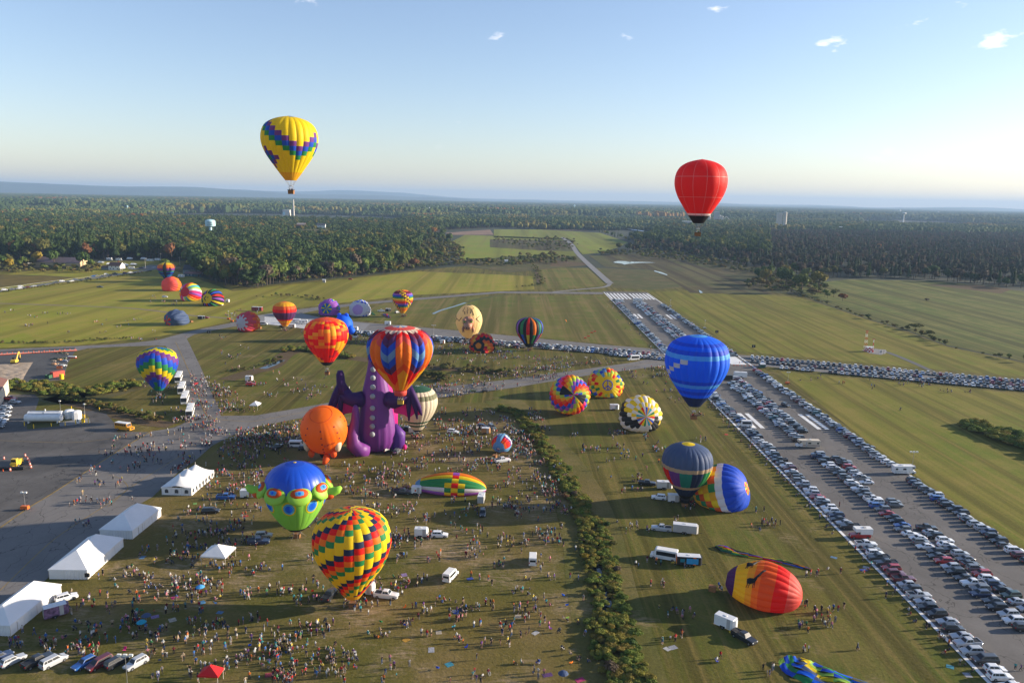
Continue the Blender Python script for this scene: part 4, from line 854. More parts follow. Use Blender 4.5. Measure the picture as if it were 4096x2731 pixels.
lm('navy limp balloon', balloon_down('hot_air_balloon', 'dark slate balloon lying half filled with a bright striped edge below the footpath', (655, 758.5, 1236, 1303), lambda g, k: 'steel' if k < 10 else ['red', 'purple', 'teal', 'dorange'][g % 4], 20, 12, az=215, el=2, wr=1.1, hc=.6))
def c_star(g, k):
    if k > 9 or (k == 9 and g % 2): return 'palegrey'
    if k > 6 or (k == 6 and g % 2): return 'rose'
    if k > 4 or (k == 4 and g % 2): return 'dorange'
    return ['gold', 'cream', 'teal', 'orange'][k % 4]
lm('star crown balloon', balloon_down('hot_air_balloon', 'rust red balloon with a pale star crown lying beside the apron end', (942.5, 1043, 1244.5, 1327.5), c_star, 20, 12, az=205, el=8, wr=.9))
def c_pix(g, k):
    if k > 9: return ['yellow', 'teal', 'blue', 'teal'][g % 4]
    if k > 7 or (k > 5 and g % 4 < 3): return 'violet'
    h = (g*2+k*3) % 7
    return ['blue', 'green', 'teal', 'blue', 'lime', 'royal', 'yellow'][h]
lm('purple pixel balloon', balloon_down('hot_air_balloon', 'purple balloon with blue, green and yellow blocks rising beside the taxiway bend', (1273, 1361, 1194, 1264), c_pix, 24, 12, az=183, el=14))
def c_bw(g, k):
    if k > 9: return 'lilac'
    d = (g+24) % 24
    if (4 <= d < 9 or 14 <= d < 21) and 3 < k < 9: return 'blue' if (g+k) % 2 else 'palegrey'
    return 'crimson' if d == 6 and k < 4 else 'palegrey'
lm('pale blue balloon', balloon_down('hot_air_balloon', 'pale blue grey balloon with a blue checked sash and lilac crown by the taxiway', (1396, 1484.5, 1198, 1265.7), c_bw, 24, 12, az=183, el=14))
def c_rb(g, k):
    if k > 11: return ['gold', 'dorange'][g % 2]
    if k > 10: return 'black'
    return ['red', 'black', 'black', 'dorange', 'orange', 'gold', 'crimson'][((k*1+g) % 7)]
lm('red and black balloon', balloon_down('hot_air_balloon', 'red, black and gold balloon with a star crown half filled below the egg', (1876, 1982, 1328.5, 1412.6), c_rb, 20, 13, az=195, el=10, wr=.7))
SP = ['red', 'orange', 'yellow', 'lime', 'violet', 'blue', 'red', 'dorange', 'gold', 'lime', 'blue', 'pink']
def c_sp(g, k):
    if k > 9: return 'black' if g % 12 < 3 and g < 24 else SP[(g+k) % 12]
    return SP[(k+g//1) % 12]
lm('spiral balloon', balloon_down('hot_air_balloon', 'multicoloured spiral block balloon with a black bow tie crown beside the taxiway', (2198, 2361.6, 1495, 1658), c_sp, 24, 13, az=172, el=16, hc=.85, wr=.25))
def c_pe(g, k):
    if k > 9 or (k > 8 and g % 2): return 'yellow'
    return [['red', 'orange', 'yellow'], ['blue', 'lblue', 'lime'], ['lime', 'gold', 'red'], ['yellow', 'green', 'blue']][(g//3) % 4][(k+(g % 3)) % 3]
def peace(root, env):
    m = fab('blue'); mb = MB(); U = .915
    ring = [env.pt(np.array([a]), np.array([U]), .12)[0] for a in np.linspace(0, 24, 33)]; mb.loft(np.array(ring), [.22]*33, 6)
    top = env.pt(np.array([0.]), np.array([.999]), .2)[0]
    for a in (6, 18, 15.2, 20.8): p = [env.pt(np.array([float(a)]), np.array([u]), .14)[0] for u in (.999, .97, .94, U)]; mb.loft(np.array(p), [.2]*4, 6)
    mb.obj('peace_sign', [m], root)
lm('peace sign balloon', balloon_down('hot_air_balloon', 'yellow sunflower balloon with a blue peace sign crown behind the spiral one', (2348.5, 2496.6, 1468.7, 1592), c_pe, 24, 12, az=178, el=16, hc=.8, after=peace))
SWO = 2
def c_yb(g, k):
    if k > 10: return ['turq', 'white', 'green', 'yellow', 'red', 'white', 'blue', 'gold'][g % 8]
    d = (g+k*1+SWO) % 24
    if d < 4: return 'black'
    if d < 8: return 'palegrey'
    if d < 11: return 'black'
    return 'yellow' if (g+k//2) % 2 or k < 6 else 'white'
lm('swirl balloon', balloon_down('hot_air_balloon', 'yellow, black and white swirl balloon lying beside a white trailer', (2475.7, 2649, 1577.5, 1728), c_yb, 24, 13, az=172, el=14, hc=.8, wr=.4))
def c_by(g, k):
    if k > 10: return ['yellow', 'green', 'dorange', 'red'][g % 4]
    if k > 6: return 'blue' 
    if k == 6: return 'white'
    return ['yellow', 'gold', 'green', 'dorange'][(g*1+k) % 4]
lm('blue and orange balloon', balloon_down('hot_air_balloon', 'blue balloon with a rainbow crown and checkered skirt lying behind the slate blue one', (2771, 3000.6, 1853, 2048), c_by, 20, 12, az=118, el=20, hc=.85, wr=.4))
def c_saf(g, k): return ['dpurple', 'dpurple', 'yellow', 'yellow', 'gold', 'orange', 'dorange', 'dorange', 'red', 'red', 'coral', 'coral', 'coral', 'coral'][k]
def giraffe(root, env):
    for t0, u0, s_ in ((1.9, .30, 1.0), (4.6, .25, .8)):
        def q(a, b, o=.0): return env.pt(np.array([t0+a*s_]), np.array([u0+b*s_]), o)[0]
        mb = MB(); mb.loft(np.array([q(0, 0), q(.1, .03), q(.25, .07)]), [.55, .75, .5], 8); mb.loft(np.array([q(.25, .07), q(.9, .10), q(1.6, .13)]), [.4, .28, .2], 6)
        mb.loft(np.array([q(1.6, .13), q(1.9, .155)]), [.28, .16], 6)
        for a, b in ((.0, -.0), (.05, .02), (.2, .06), (.28, .075)): mb.loft(np.array([q(a, b), q(a-.45, b+.005), q(a-.9, b-.01+b*.2)]), [.16, .1, .07], 5)
        mb.obj('giraffe_print', [fab('black')], root)
lm('safari balloon', balloon_down('hot_air_balloon', 'orange and red balloon with black giraffe prints lying on its side near the cars', (2901.6, 3210, 2239.6, 2451), c_saf, 20, 14, az=114, el=-3, Hk=2.75, hc=.7, prof='egg', wr=.35, after=giraffe))
def c_lens(g, k):
    if k < 1: return 'lblue'
    if k in (5, 6, 7): return [['yellow', 'red', 'yellow'], ['green', 'yellow', 'green'], ['orange', 'violet', 'orange']][[1, 0, 1, 0, 2, 2, 0, 1, 0, 2, 2, 2, 1, 0, 1, 2, 2, 0][g]][k-5]
    return ['white', 'green', 'green', 'yellow', 'orange', 'orange', 'yellow', 'green', 'white', 'violet', 'red', 'violet', 'green', 'yellow', 'white', 'red', 'violet', 'violet'][g]
lm('long striped balloon', balloon_down('hot_air_balloon', 'long low balloon striped yellow, green, white and purple still filling on the grass', (1660, 1946, 1900, 1983.5), c_lens, 18, 12, az=93, el=-1, Hk=4.7, hc=.6, prof='egg', wr=.2))
def c_small(g, k):
    if g % 6 in (1, 2): return 'lblue'
    return 'lblue' if k < 2 else ['gold', 'orange', 'dorange', 'red', 'red', 'purple', 'white', 'lblue', 'lblue', 'lblue', 'red', 'red'][k]
lm('small red and blue balloon', balloon_down('hot_air_balloon', 'small red, blue and orange balloon lying with its mouth towards the crowd', (1966, 2048.6, 1730, 1809.5), c_small, 18, 12, az=20, el=12, Hk=2.0, hc=.8, spin=.9))
# a collapsed envelope: long folded strips of cloth
def cloth(name, label, pts, widths, cols, hgt=.5, cat='balloon'):
    P = np.array([p[:2] for p in smooth_pts(fr(pts), 5)]); n = len(P); Wd = np.interp(np.linspace(0, 1, n), np.linspace(0, 1, len(widths)), widths); T = np.gradient(P, axis=0); T /= np.linalg.norm(T, axis=1)[:, None]; Nn = np.c_[-T[:, 1], T[:, 0]]
    root = empty(name, (*P[0], .1)); tag(root, label, cat); K = max(4, len(cols)); c0 = P[0]
    for k in range(K):
        V = []; m_ = 5
        for i in range(n):
            for j in range(m_+1):
                f = (k+j/m_)/K*2-1; x, y = P[i]+Nn[i]*f*Wd[i]; z = hgt*(1-f*f)**.5*(.6+.4*math.sin(i*.9+k))*min(1, Wd[i])+.22*abs(math.sin(f*9+i*.7+k*2))*min(1, Wd[i])+.06
                V.append((x-c0[0], y-c0[1], z))
        F = [(i*(m_+1)+j, i*(m_+1)+j+1, (i+1)*(m_+1)+j+1, (i+1)*(m_+1)+j) for i in range(n-1) for j in range(m_)]
        segs = 7; mats = [fab(c) for c in cols]; mi = [((i*segs//n)+k) % len(cols) for i in range(n-1) for j in range(m_)]
        obj('gore', mesh('gore', V, F, mats, mi, smooth=True), root)
    return root
cloth('deflated_balloon', 'long thin deflated envelope of black, green and yellow cloth beside the safari balloon', [(2862, 2188), (2900, 2200), (2960, 2218), (3050, 2235), (3150, 2255), (3248, 2283)], [.6, 2.0, 1.2, .6, .9, .35], ['black', 'dgreen', 'green', 'yellow', 'red', 'blue'])
cloth('deflated_balloon', 'deflated blue, green and lime envelope spread at the bottom edge near the cars', [(3165, 2640), (3200, 2675), (3290, 2715), (3400, 2745), (3520, 2790)], [2.6, 4.2, 4.0, 3.0, 2.0], ['lime', 'blue', 'green', 'royal', 'steel', 'yellow'], 1.0)
cloth('deflated_balloon', 'small green deflated cloth beside the pale blue checked balloon', [(1487, 1252), (1500, 1262)], [1.2, .8], ['green', 'dgreen'])
cloth('deflated_balloon', 'small blue and purple deflated cloth left of the rainbow check balloon', [(1540, 1258), (1552, 1268), (1560, 1273)], [2.0, 1.4, .8], ['blue', 'purple', 'navy', 'red'])
# ---------------------------------------------------------------- figure balloons
def dome_obj(mb, name, m, root): return mb.obj(name, [m], root, smooth=True)
# purple dragon
g0 = G(1507, 1800); dr = empty('dragon_balloon', (g0[0], g0[1], 0)); tag(dr, 'giant purple dragon balloon with grey back studs standing in the crowd', 'balloon')
k_ = ((g0-CAM)@FWD)/FPX   # metres per photograph pixel here
P1, P2 = fab('dpurple'), mat('fabric_dragon', (.20, .04, .26), .5, trans=.25, spec=.4)
def dz(y): return (1800-y)*k_*1.04
b = MB(); b.lathe((0, 0, 0), [(3.4, 0), (5.6, 1.0), (7.0, 4.0), (7.2, 8), (6.6, 12), (6.0, 15.5), (5.8, 18), (5.3, 21), (4.6, 24), (3.9, 27), (3.2, 30), (2.7, 33), (2.4, 35), (1.5, 36.3), (.2, 36.6)], 64, 1, .8, .045)
body = dome_obj(b, 'body', P2, dr)
hd = MB(); hd.loft([(-.6, 0, 34), (-.2, 2.4, 36.5), (0, 5.0, 36.2), (0, 7.6, 34.8)], [2.4, 2.6, 2.0, 1.2], 14); dome_obj(hd, 'head', P2, dr)
for s in (-1, 1):
    h = MB(); h.loft([(s*1.5-.4, 0, 35.6), (s*2.2-.4, .2, 37.3), (s*2.6-.4, .6, 38.8)], [.75, .6, .45], 10); dome_obj(h, 'horn', fab('palegrey'), dr)
for i, y in enumerate([1446, 1477, 1508, 1542, 1576, 1620, 1656, 1688, 1718]):
    z = dz(y); rr = np.interp(z, [0, 4, 8, 12, 15.5, 18, 21, 24, 27, 30, 33, 36], [3.4, 7, 7.2, 6.6, 6, 5.8, 5.3, 4.6, 3.9, 3.2, 2.7, 1.8])*.8
    q = MB(); q.blob((-.5, -rr-.15, z), (.98, .8, .98), 14, 8); dome_obj(q, 'back_stud', mat('fabric_stud', (.36, .38, .40), .6, trans=.2), dr)
for s in (-1, 1):
    w = MB(); w.loft([(s*4.5, -1.5, 20.0), (s*7.0, -2.5, 19.6), (s*9.6, -3, 20.6), (s*11.2, -3.2, 23.2)], [2.9, 2.9, 2.5, 2.2], 16)
    w.loft([(s*11.0, -3.2, 22.5), (s*12.0, -3.3, 26), (s*12.2, -3.3, 29.2), (s*12.2, -3.3, 30.6)], [2.3, 1.6, 1.45, .9], 14)
    dome_obj(w, 'wing_arm', P1, dr)
    for j, (ex, ez) in enumerate([(17.0, 14.6), (15.4, 13.2), (12.4, 12.4)]):
        f = MB(); f.loft([(s*12.0, -3.2, 25.4), (s*(12+(ex-12)*.45), -3.2, 21.5), (s*(12+(ex-12)*.8), -3.2, 17.5), (s*ex, -3.2, ez)], [1.5, 1.2, .9, .3], 12); dome_obj(f, 'wing_finger', P1, dr)
    V = []; pts = [(12.0, 24.5), (17.0, 15.0), (15.4, 14.4), (14.4, 15.0), (12.4, 13.4), (10.5, 14.6), (7.0, 15.2), (6.5, 18.5)]; n = len(pts)
    V = [(s*x, -2.9, z) for x, z in pts]+[(s*x, -2.2, z) for x, z in pts]; F = [tuple(range(n)), tuple(range(n, 2*n))[::-1]]+[(i, (i+1) % n, n+(i+1) % n, n+i) for i in range(n)]
    obj('wing_membrane', mesh('wing_membrane', V, F, [fab('magenta')]), dr)
    l = MB(); l.loft([(s*4.6, 1.2, 1.2), (s*7.8, 1.2, 2.4), (s*8.0, .8, 6.0), (s*6.2, .5, 9.5)], [2.2, 2.9, 2.6, 1.4], 16); dome_obj(l, 'haunch', mat('fabric_dragon_leg', (.12, .035, .26), .5, trans=.25), dr)
    t_ = MB(); t_.blob((s*10.3, .3, 1.3), (.8, .9, 1.1), 10, 6); dome_obj(t_, 'claw', fab('magenta'), dr)
tl = MB(); tl.loft([(-2.5, -5, 1.5), (-5.0, -6.6, 2.2), (-7.2, -6.6, 4.2), (-7.6, -6.2, 8.5), (-6.6, -6, 13), (-6.3, -6, 17.2), (-6.4, -6, 18.6)], [2.4, 2.9, 2.7, 2.1, 1.5, 1.2, .6], 16); dome_obj(tl, 'tail', P2, dr)
bl = MB(); bl.loft([(2.5, 4.5, 6), (3.0, 5.0, 14), (2.0, 4.6, 22), (.8, 3.6, 31)], [4.6, 4.2, 3.2, 1.9], 14); dome_obj(bl, 'belly', fab('magenta'), dr)
lm('purple dragon', (dr, None, tuple(g0)))
# orange cheese-face ball
g0 = G(1300, 1838); k_ = ((g0-CAM)@FWD)/FPX; fb_ = empty('face_balloon', (g0[0], g0[1], 0)); tag(fb_, 'round orange balloon with rows of dark dots and a hanging tongue beside the dragon', 'balloon')
rO = 8.15; zc = 2.0+rO*1.08
env = Env(np.array(smooth_pts([(.10, .0), (.22, .045), (.35, .145), (.455, .31), (.498, .48), (.495, .62), (.45, .77), (.355, .895), (.22, .965), (.10, .992), (0, 1)], 8)), rO, rO*2.12, 24, .008); TL = R(30); env.M = np.array([[1, 0, 0], [0, math.cos(TL), -math.sin(TL)], [0, math.sin(TL), math.cos(TL)]]); OFF = np.array([0, 0, zc])-env.M@np.array([0, 0, rO*1.06])
class Sh(Env):
    def pt(s, th, u, off=0.0): return Env.pt(s, th, u, off)+OFF
env.__class__ = Sh
for g in range(24): add_cell('gore', env, g, g+1, .02, 1, mat('fabric_ball_orange', (.92, .17, .004), .55, trans=.3), fb_)
ring = MB(); ring.loft(np.array([env.pt(np.array([a]), np.array([.845]), .03)[0] for a in np.linspace(0, 24, 41)]), [.11]*41, 5); ring.obj('crown_ring', [fab('dorange')], fb_)
for g in range(0, 24, 3):
    for u in (.72, .62, .52, .42, .33):
        p = env.pt(np.array([g+.5]), np.array([u]), .04)[0]; c0 = np.array([0, 0, zc]); nrm = (p-c0)/np.linalg.norm(p-c0); d = MB(); d.cyl(p-nrm*.1, p+nrm*.05, .27, .27, 10); d.obj('dot', [fab('maroon')], fb_)
M_ = MB(); M_.loft([(1.5, -3.0, 2.6), (1.5, -4.2, 1.8), (1.2, -5.0, .9), (.9, -5.6, .45)], [1.1, 1.2, .9, .6], 12); dome_obj(M_, 'tongue', fab('dorange'), fb_)
for s in (-1, 1):
    e_ = MB(); e_.blob((s*3.9, -3.3, 3.4), (1.15, 1.3, 1.5), 16, 8); dome_obj(e_, 'cheek', fab('dorange'), fb_)
    for a_, b_, c_ in ((s*6.6, -3.6, 6.2),):
        q = MB(); p = np.array([a_, b_, c_]); c0 = np.array([0, 0, zc]); nn = (p-c0)/np.linalg.norm(p-c0); q.blob(c0+nn*(rO-.95), (1.3, 1.9, 3.0), 14, 8); dome_obj(q, 'eye_patch', fab('cream'), fb_)
mm_ = MB(); mm_.cyl((0, 0, 1.2), (0, 0, 3.2), 1.5, 2.2, 16, cap=False); mm_.obj('mouth_skirt', [fab('black')], fb_)
p = env.pt(np.array([19.6]), np.array([.50]), .10)[0]; c0 = np.array([0, 0, zc]); nn = Vector((p-c0)/np.linalg.norm(p-c0)); up = Vector((-.28, 0, 1)); xx = up.cross(nn).normalized(); yy = nn.cross(xx)
txt('registration', 'G-EDAM', 1.05, fab('maroon'), fb_, Matrix(((xx.x, yy.x, nn.x, p[0]*1.03), (xx.y, yy.y, nn.y, p[1]*1.03), (xx.z, yy.z, nn.z, p[2]), (0, 0, 0, 1))))
b = MB(); b.box(-.85, .85, -.7, .7, .15, 1.25, -.05, -.05); b.obj('basket', [M_WICK], fb_)
lm('orange face balloon', (fb_, None, tuple(g0)))
# blue domed green balloon with eye spots and arms
g0 = G(1188, 2150); k_ = ((g0-CAM)@FWD)/FPX; cb = empty('creature_balloon', (g0[0], g0[1], 0)); tag(cb, 'green balloon with a blue dome, ringed eye spots and two stubby arms', 'balloon')
rB = 8.4; z0 = 2.6
pr = np.array(smooth_pts([(.13, 0), (.24, .10), (.34, .22), (.43, .36), (.485, .5), (.5, .62), (.475, .75), (.40, .865), (.28, .94), (.14, .982), (0, 1)], 8))
env = Env(pr, rB, 19.0, 24, .01); OFF2 = np.array([0, 0, z0])
class Sh2(Env):
    def pt(s, th, u, off=0.0): return Env.pt(s, th, u, off)+OFF2
env.__class__ = Sh2
for g in range(24):
    add_cell('gore', env, g, g+1, .05, .56, mat('fabric_green_body', (.26, .62, .07), .5, trans=.3), cb)
    add_cell('panel', env, g, g+1, .56, .90, mat('fabric_dome_blue', (.010, .085, .62), .4, trans=.25, spec=.5), cb); add_cell('panel', env, g, g+1, .90, 1, fab('blue'), cb)
    add_cell('mouth_panel', env, g, g+1, 0, .05, fab('black'), cb)
cr_ = MB(); cr_.blob(env.pt(np.array([0.]), np.array([1.]), .05)[0], (.45, .45, .12), 10, 4); cr_.obj('crown_button', [fab('yellow')], cb)
def eye(parent, env, t, u, R_, cols, names):
    """ringed eye spot: raised discs one on the other, following the cloth"""
    for i, (f, c, nm) in enumerate(zip((1, .78, .52, .3), cols, names)):
        V = []; n = 20
        for rr in (0.001, .5, 1):
            for a in np.arange(n)*2*math.pi/n:
                dt = math.cos(a)*R_*f*rr/(rB)*24/6.283; du = math.sin(a)*R_*1.15*f*rr/27.0; V.append(env.pt(np.array([t+dt]), np.array([u+du]), .05+.05*i)[0])
        F = [(j*n+k, j*n+(k+1) % n, (j+1)*n+(k+1) % n, (j+1)*n+k) for j in range(2) for k in range(n)]
        obj(nm, mesh(nm, V, F, [fab(c)], smooth=True), parent)
NE = ('eye_ring', 'eye_iris', 'eye_centre')
for j, t in enumerate(np.arange(0, 24, 3)): eye(cb, env, t+.2, .41, 2.0, ('yellow', 'sky', 'royal'), NE)
for j, t in enumerate(np.arange(1.5, 25, 3)):   # petals round the dome
    a = t*2*math.pi/24; c = np.array([math.cos(a)*rB*1.0, math.sin(a)*rB*1.0, z0+19*.655]); pe = MB(); pe.blob((0, 0, 0), (3.25, 1.0, 2.6), 18, 8); o = pe.obj('petal', [mat('fabric_petal', (.36, .68, .07), .5, trans=.3)], cb, smooth=True); o.location = c; o.rotation_euler = (R(-35), 0, a+math.pi/2)
    for i, (f, cc, nm) in enumerate(((1, 'dorange', 'petal_ring'), (.86, 'sky', 'petal_iris'), (.52, 'royal', 'petal_centre'))):
        q = MB(); q.blob((0, 0, 0), (2.5*f, 1.06+.06*i, 1.55*f), 18, 8); w_ = q.obj(nm, [fab(cc)], cb, smooth=True); w_.location = c+np.array([0, 0, .55]); w_.rotation_euler = (R(-35), 0, a+math.pi/2)
for s in (-1, 1):
    a_ = MB(); a_.loft([(s*6.6, -1.0, z0+11.6), (s*8.4, -1.4, z0+11.1), (s*10.2, -1.6, z0+11.4), (s*11.9, -1.7, z0+12.1), (s*12.7, -1.7, z0+12.9)], [1.9, 1.6, 1.3, 1.0, .5], 14); dome_obj(a_, 'arm', mat('fabric_petal'), cb)
    q = MB(); q.blob((s*9.4, -2.5, z0+10.6), (1.6, .7, .9), 12, 6); dome_obj(q, 'arm_marking', fab('dorange'), cb)
gondola_at(cb, rB, 2.0, False, 0.0, 2.6, M_WICK)
for ch in cb.children:
    if ch.name.startswith('suspension'): ch.location.z = z0*0
lm('green creature balloon', (cb, None, tuple(g0)))
# egg with a hatching dinosaur
def c_egg(g, k): return 'egg' if k < 9 else 'navy'
def egg_after(root, env):
    Mb = mat('dinosaur_skin', (.46, .22, .13), .45, trans=.15); H = env.H; Rr = env.Rm; zc_ = H*.52; K = 1.35
    f = MB(); f.blob((0, -Rr*1.02, zc_+.6), (3.7, 2.6, 3.7), 18, 10); f.loft([(0, -Rr*1.1, zc_-.2), (0.2, -Rr*1.36, zc_-2.4), (.3, -Rr*1.42, zc_-3.9)], [2.9, 2.4, 1.7], 14); f.blob((0, -Rr-1.5, zc_+3.2), (.45, .5, .9), 8, 5); dome_obj(f, 'dinosaur_head', Mb, root)
    for s in (-1, 1):
        e = MB(); e.blob((s*2.3, -Rr*1.22, zc_+1.9), (1.4, 1.2, 1.1), 12, 6); dome_obj(e, 'brow', Mb, root)
        e = MB(); e.blob((s*2.25, -Rr*1.32, zc_+.95), (.85, .6, .65), 12, 6); dome_obj(e, 'eye', fab('lime'), root)
        e = MB(); e.blob((s*2.25, -Rr*1.39, zc_+.95), (.3, .25, .5), 8, 5); dome_obj(e, 'pupil', fab('black'), root)
        e = MB(); e.blob((s*.9+.2, -Rr*1.56, zc_-2.6), (.35, .3, .45), 8, 5); dome_obj(e, 'nostril', fab('black'), root)
        e = MB(); e.loft([(s*2.9, -Rr*.93, zc_-2.6), (s*3.2, -Rr*1.05, zc_-4.2), (s*3.1, -Rr*1.05, zc_-5.4)], [.8, .95, .7], 10)
        for q in (-.5, 0, .5): e.loft([(s*3.1+q, -Rr*1.06, zc_-5.4), (s*3.1+q*1.4, -Rr*1.08, zc_-6.5)], [.25, .1], 6)
        dome_obj(e, 'claw_hand', Mb, root)
    def crack(pts):
        P = []
        for (a, u) in pts: P.append(env.pt(np.array([a]), np.array([u]), .10)[0])
        mb = MB(); m = len(P)
        mb.loft(np.array(P), [.26-.16*i/(m-1) for i in range(m)], 5); mb.obj('shell_crack', [fab('black')], root)
    q = env.N*.75
    crack([(q-1.0, .66), (q-1.2, .72), (q-2.0, .73), (q-1.9, .80), (q-2.2, .85)]); crack([(q-.3, .68), (q-.5, .75), (q-.2, .77), (q-.5, .82), (q-.2, .88)]); crack([(q+.5, .68), (q+.9, .76), (q+.6, .80), (q+.7, .85)])
    crack([(q+1.4, .64), (q+1.3, .72), (q+1.2, .80), (q+2.3, .81), (q+1.6, .90)]); crack([(q-1.8, .58), (q-2.4, .50), (q-3.6, .54), (q-4.4, .58)]); crack([(q-3.6, .54), (q-4.2, .47)]); crack([(q+2.0, .55), (q+2.9, .60), (q+3.8, .61)]); crack([(q+2.0, .55), (q+2.6, .50), (q+3.0, .46)])
    crack([(q-1.0, .33), (q-.2, .36), (q+.8, .33), (q+1.6, .36)])
lm('hatching egg balloon', balloon_up('egg_balloon', 'cream egg balloon cracked open by a brown dinosaur face behind the parked cars', (1823, 1929, 1219, 1350), 8.7, c_egg, 20, 10, ground=1364, prof='egg', rows=[0, .1, .2, .3, .4, .5, .6, .7, .8, .945, 1], after=egg_after, bulge=.015))
# blue animal head behind the flame balloon
g0 = G(1375, 1362); an = empty('animal_balloon', (g0[0], g0[1], 0)); tag(an, 'blue animal shaped balloon with a white muzzle half hidden behind the flame balloon', 'balloon')
b = MB(); b.lathe((0, 0, 0), [(1.5, 1), (3.5, 3), (5.6, 7), (6.2, 10), (5.6, 13), (3.8, 15.6), (1.5, 16.8), (.1, 17)], 24); dome_obj(b, 'body', fab('royal'), an)
b = MB(); b.loft([(3.5, -2, 8.5), (6.0, -3, 7.0), (7.5, -3.4, 5.6)], [3.0, 2.3, 1.6], 14); dome_obj(b, 'muzzle', fab('royal'), an)
b = MB(); b.blob((8.2, -3.5, 5.0), (1.3, 1.3, 2.2), 14, 8); dome_obj(b, 'nose', fab('black'), an)
b = MB(); b.blob((8.0, -3.7, 3.4), (1.6, 1.4, 1.0), 14, 8); dome_obj(b, 'chin', fab('white'), an)
for x in (-2.5, 2.2): b = MB(); b.blob((x, -.5, 16.6), (1.5, .9, 1.6), 12, 6); dome_obj(b, 'ear', fab('royal'), an)
b = MB(); b.loft([(3.0, -3, 4.5), (5.0, -3.4, 3.0), (5.4, -3.4, 1.0)], [1.6, 1.2, .7], 10); dome_obj(b, 'scarf', fab('red'), an)
# ---------------------------------------------------------------- cars
M_GLASS = mat('car_glass', (.012, .016, .020), .3, spec=.4); M_TYRE = mat('tyre', (.014, .014, .015), .85); M_RIM = mat('rim', (.30, .31, .32), .35, metal=.7)
M_HEAD = mat('headlight_lens', (.62, .64, .66), .15, spec=.8); M_TAIL = mat('tail_light_lens', (.45, .01, .012), .25, spec=.6); M_TRIM = mat('car_trim', (.022, .022, .024), .5)
M_PAINTC = attr_mat('car_paint', .32, .5, .0, coat=.8)
CC = dict(white=(.74, .75, .75), silver=(.42, .44, .46), grey=(.13, .14, .15), black=(.018, .019, .022), charcoal=(.05, .055, .06), red=(.38, .012, .014), maroon=(.11, .012, .02), navy=(.018, .035, .09), blue=(.02, .10, .34), beige=(.36, .32, .26), teal=(.02, .10, .11), green=(.02, .055, .035), yellow=(.62, .48, .10), sky_blue=(.25, .42, .55))
CN = dict(charcoal='dark grey', sky_blue='light blue')
CW = [('white', 20), ('silver', 16), ('grey', 14), ('black', 19), ('charcoal', 12), ('red', 5), ('maroon', 3.5), ('navy', 6), ('blue', 2.5), ('beige', 2), ('teal', .8), ('green', .8)]
# length, width, height, hood z, belt z, greenhouse: (x base front, x top front, x top rear, x base rear), bed
KIND = {
 'sedan': dict(L=4.75, W=1.84, H=1.45, hood=.80, belt=.95, gh=(.95, .25, -1.15, -1.75), deck=.98),
 'hatchback': dict(L=4.2, W=1.80, H=1.52, hood=.84, belt=.98, gh=(1.0, .35, -1.55, -1.95), deck=1.0),
 'suv': dict(L=4.7, W=1.90, H=1.74, hood=.98, belt=1.10, gh=(1.05, .45, -1.85, -2.22), deck=1.1),
 'wagon': dict(L=4.8, W=1.85, H=1.60, hood=.88, belt=1.02, gh=(1.0, .3, -1.75, -2.2), deck=1.02),
 'minivan': dict(L=5.1, W=1.98, H=1.78, hood=.98, belt=1.08, gh=(1.65, .75, -2.15, -2.48), deck=1.08),
 'pickup': dict(L=5.8, W=2.02, H=1.90, hood=1.12, belt=1.22, gh=(1.15, .60, -.75, -.95), deck=1.22, bed=(-1.05, -2.82))}
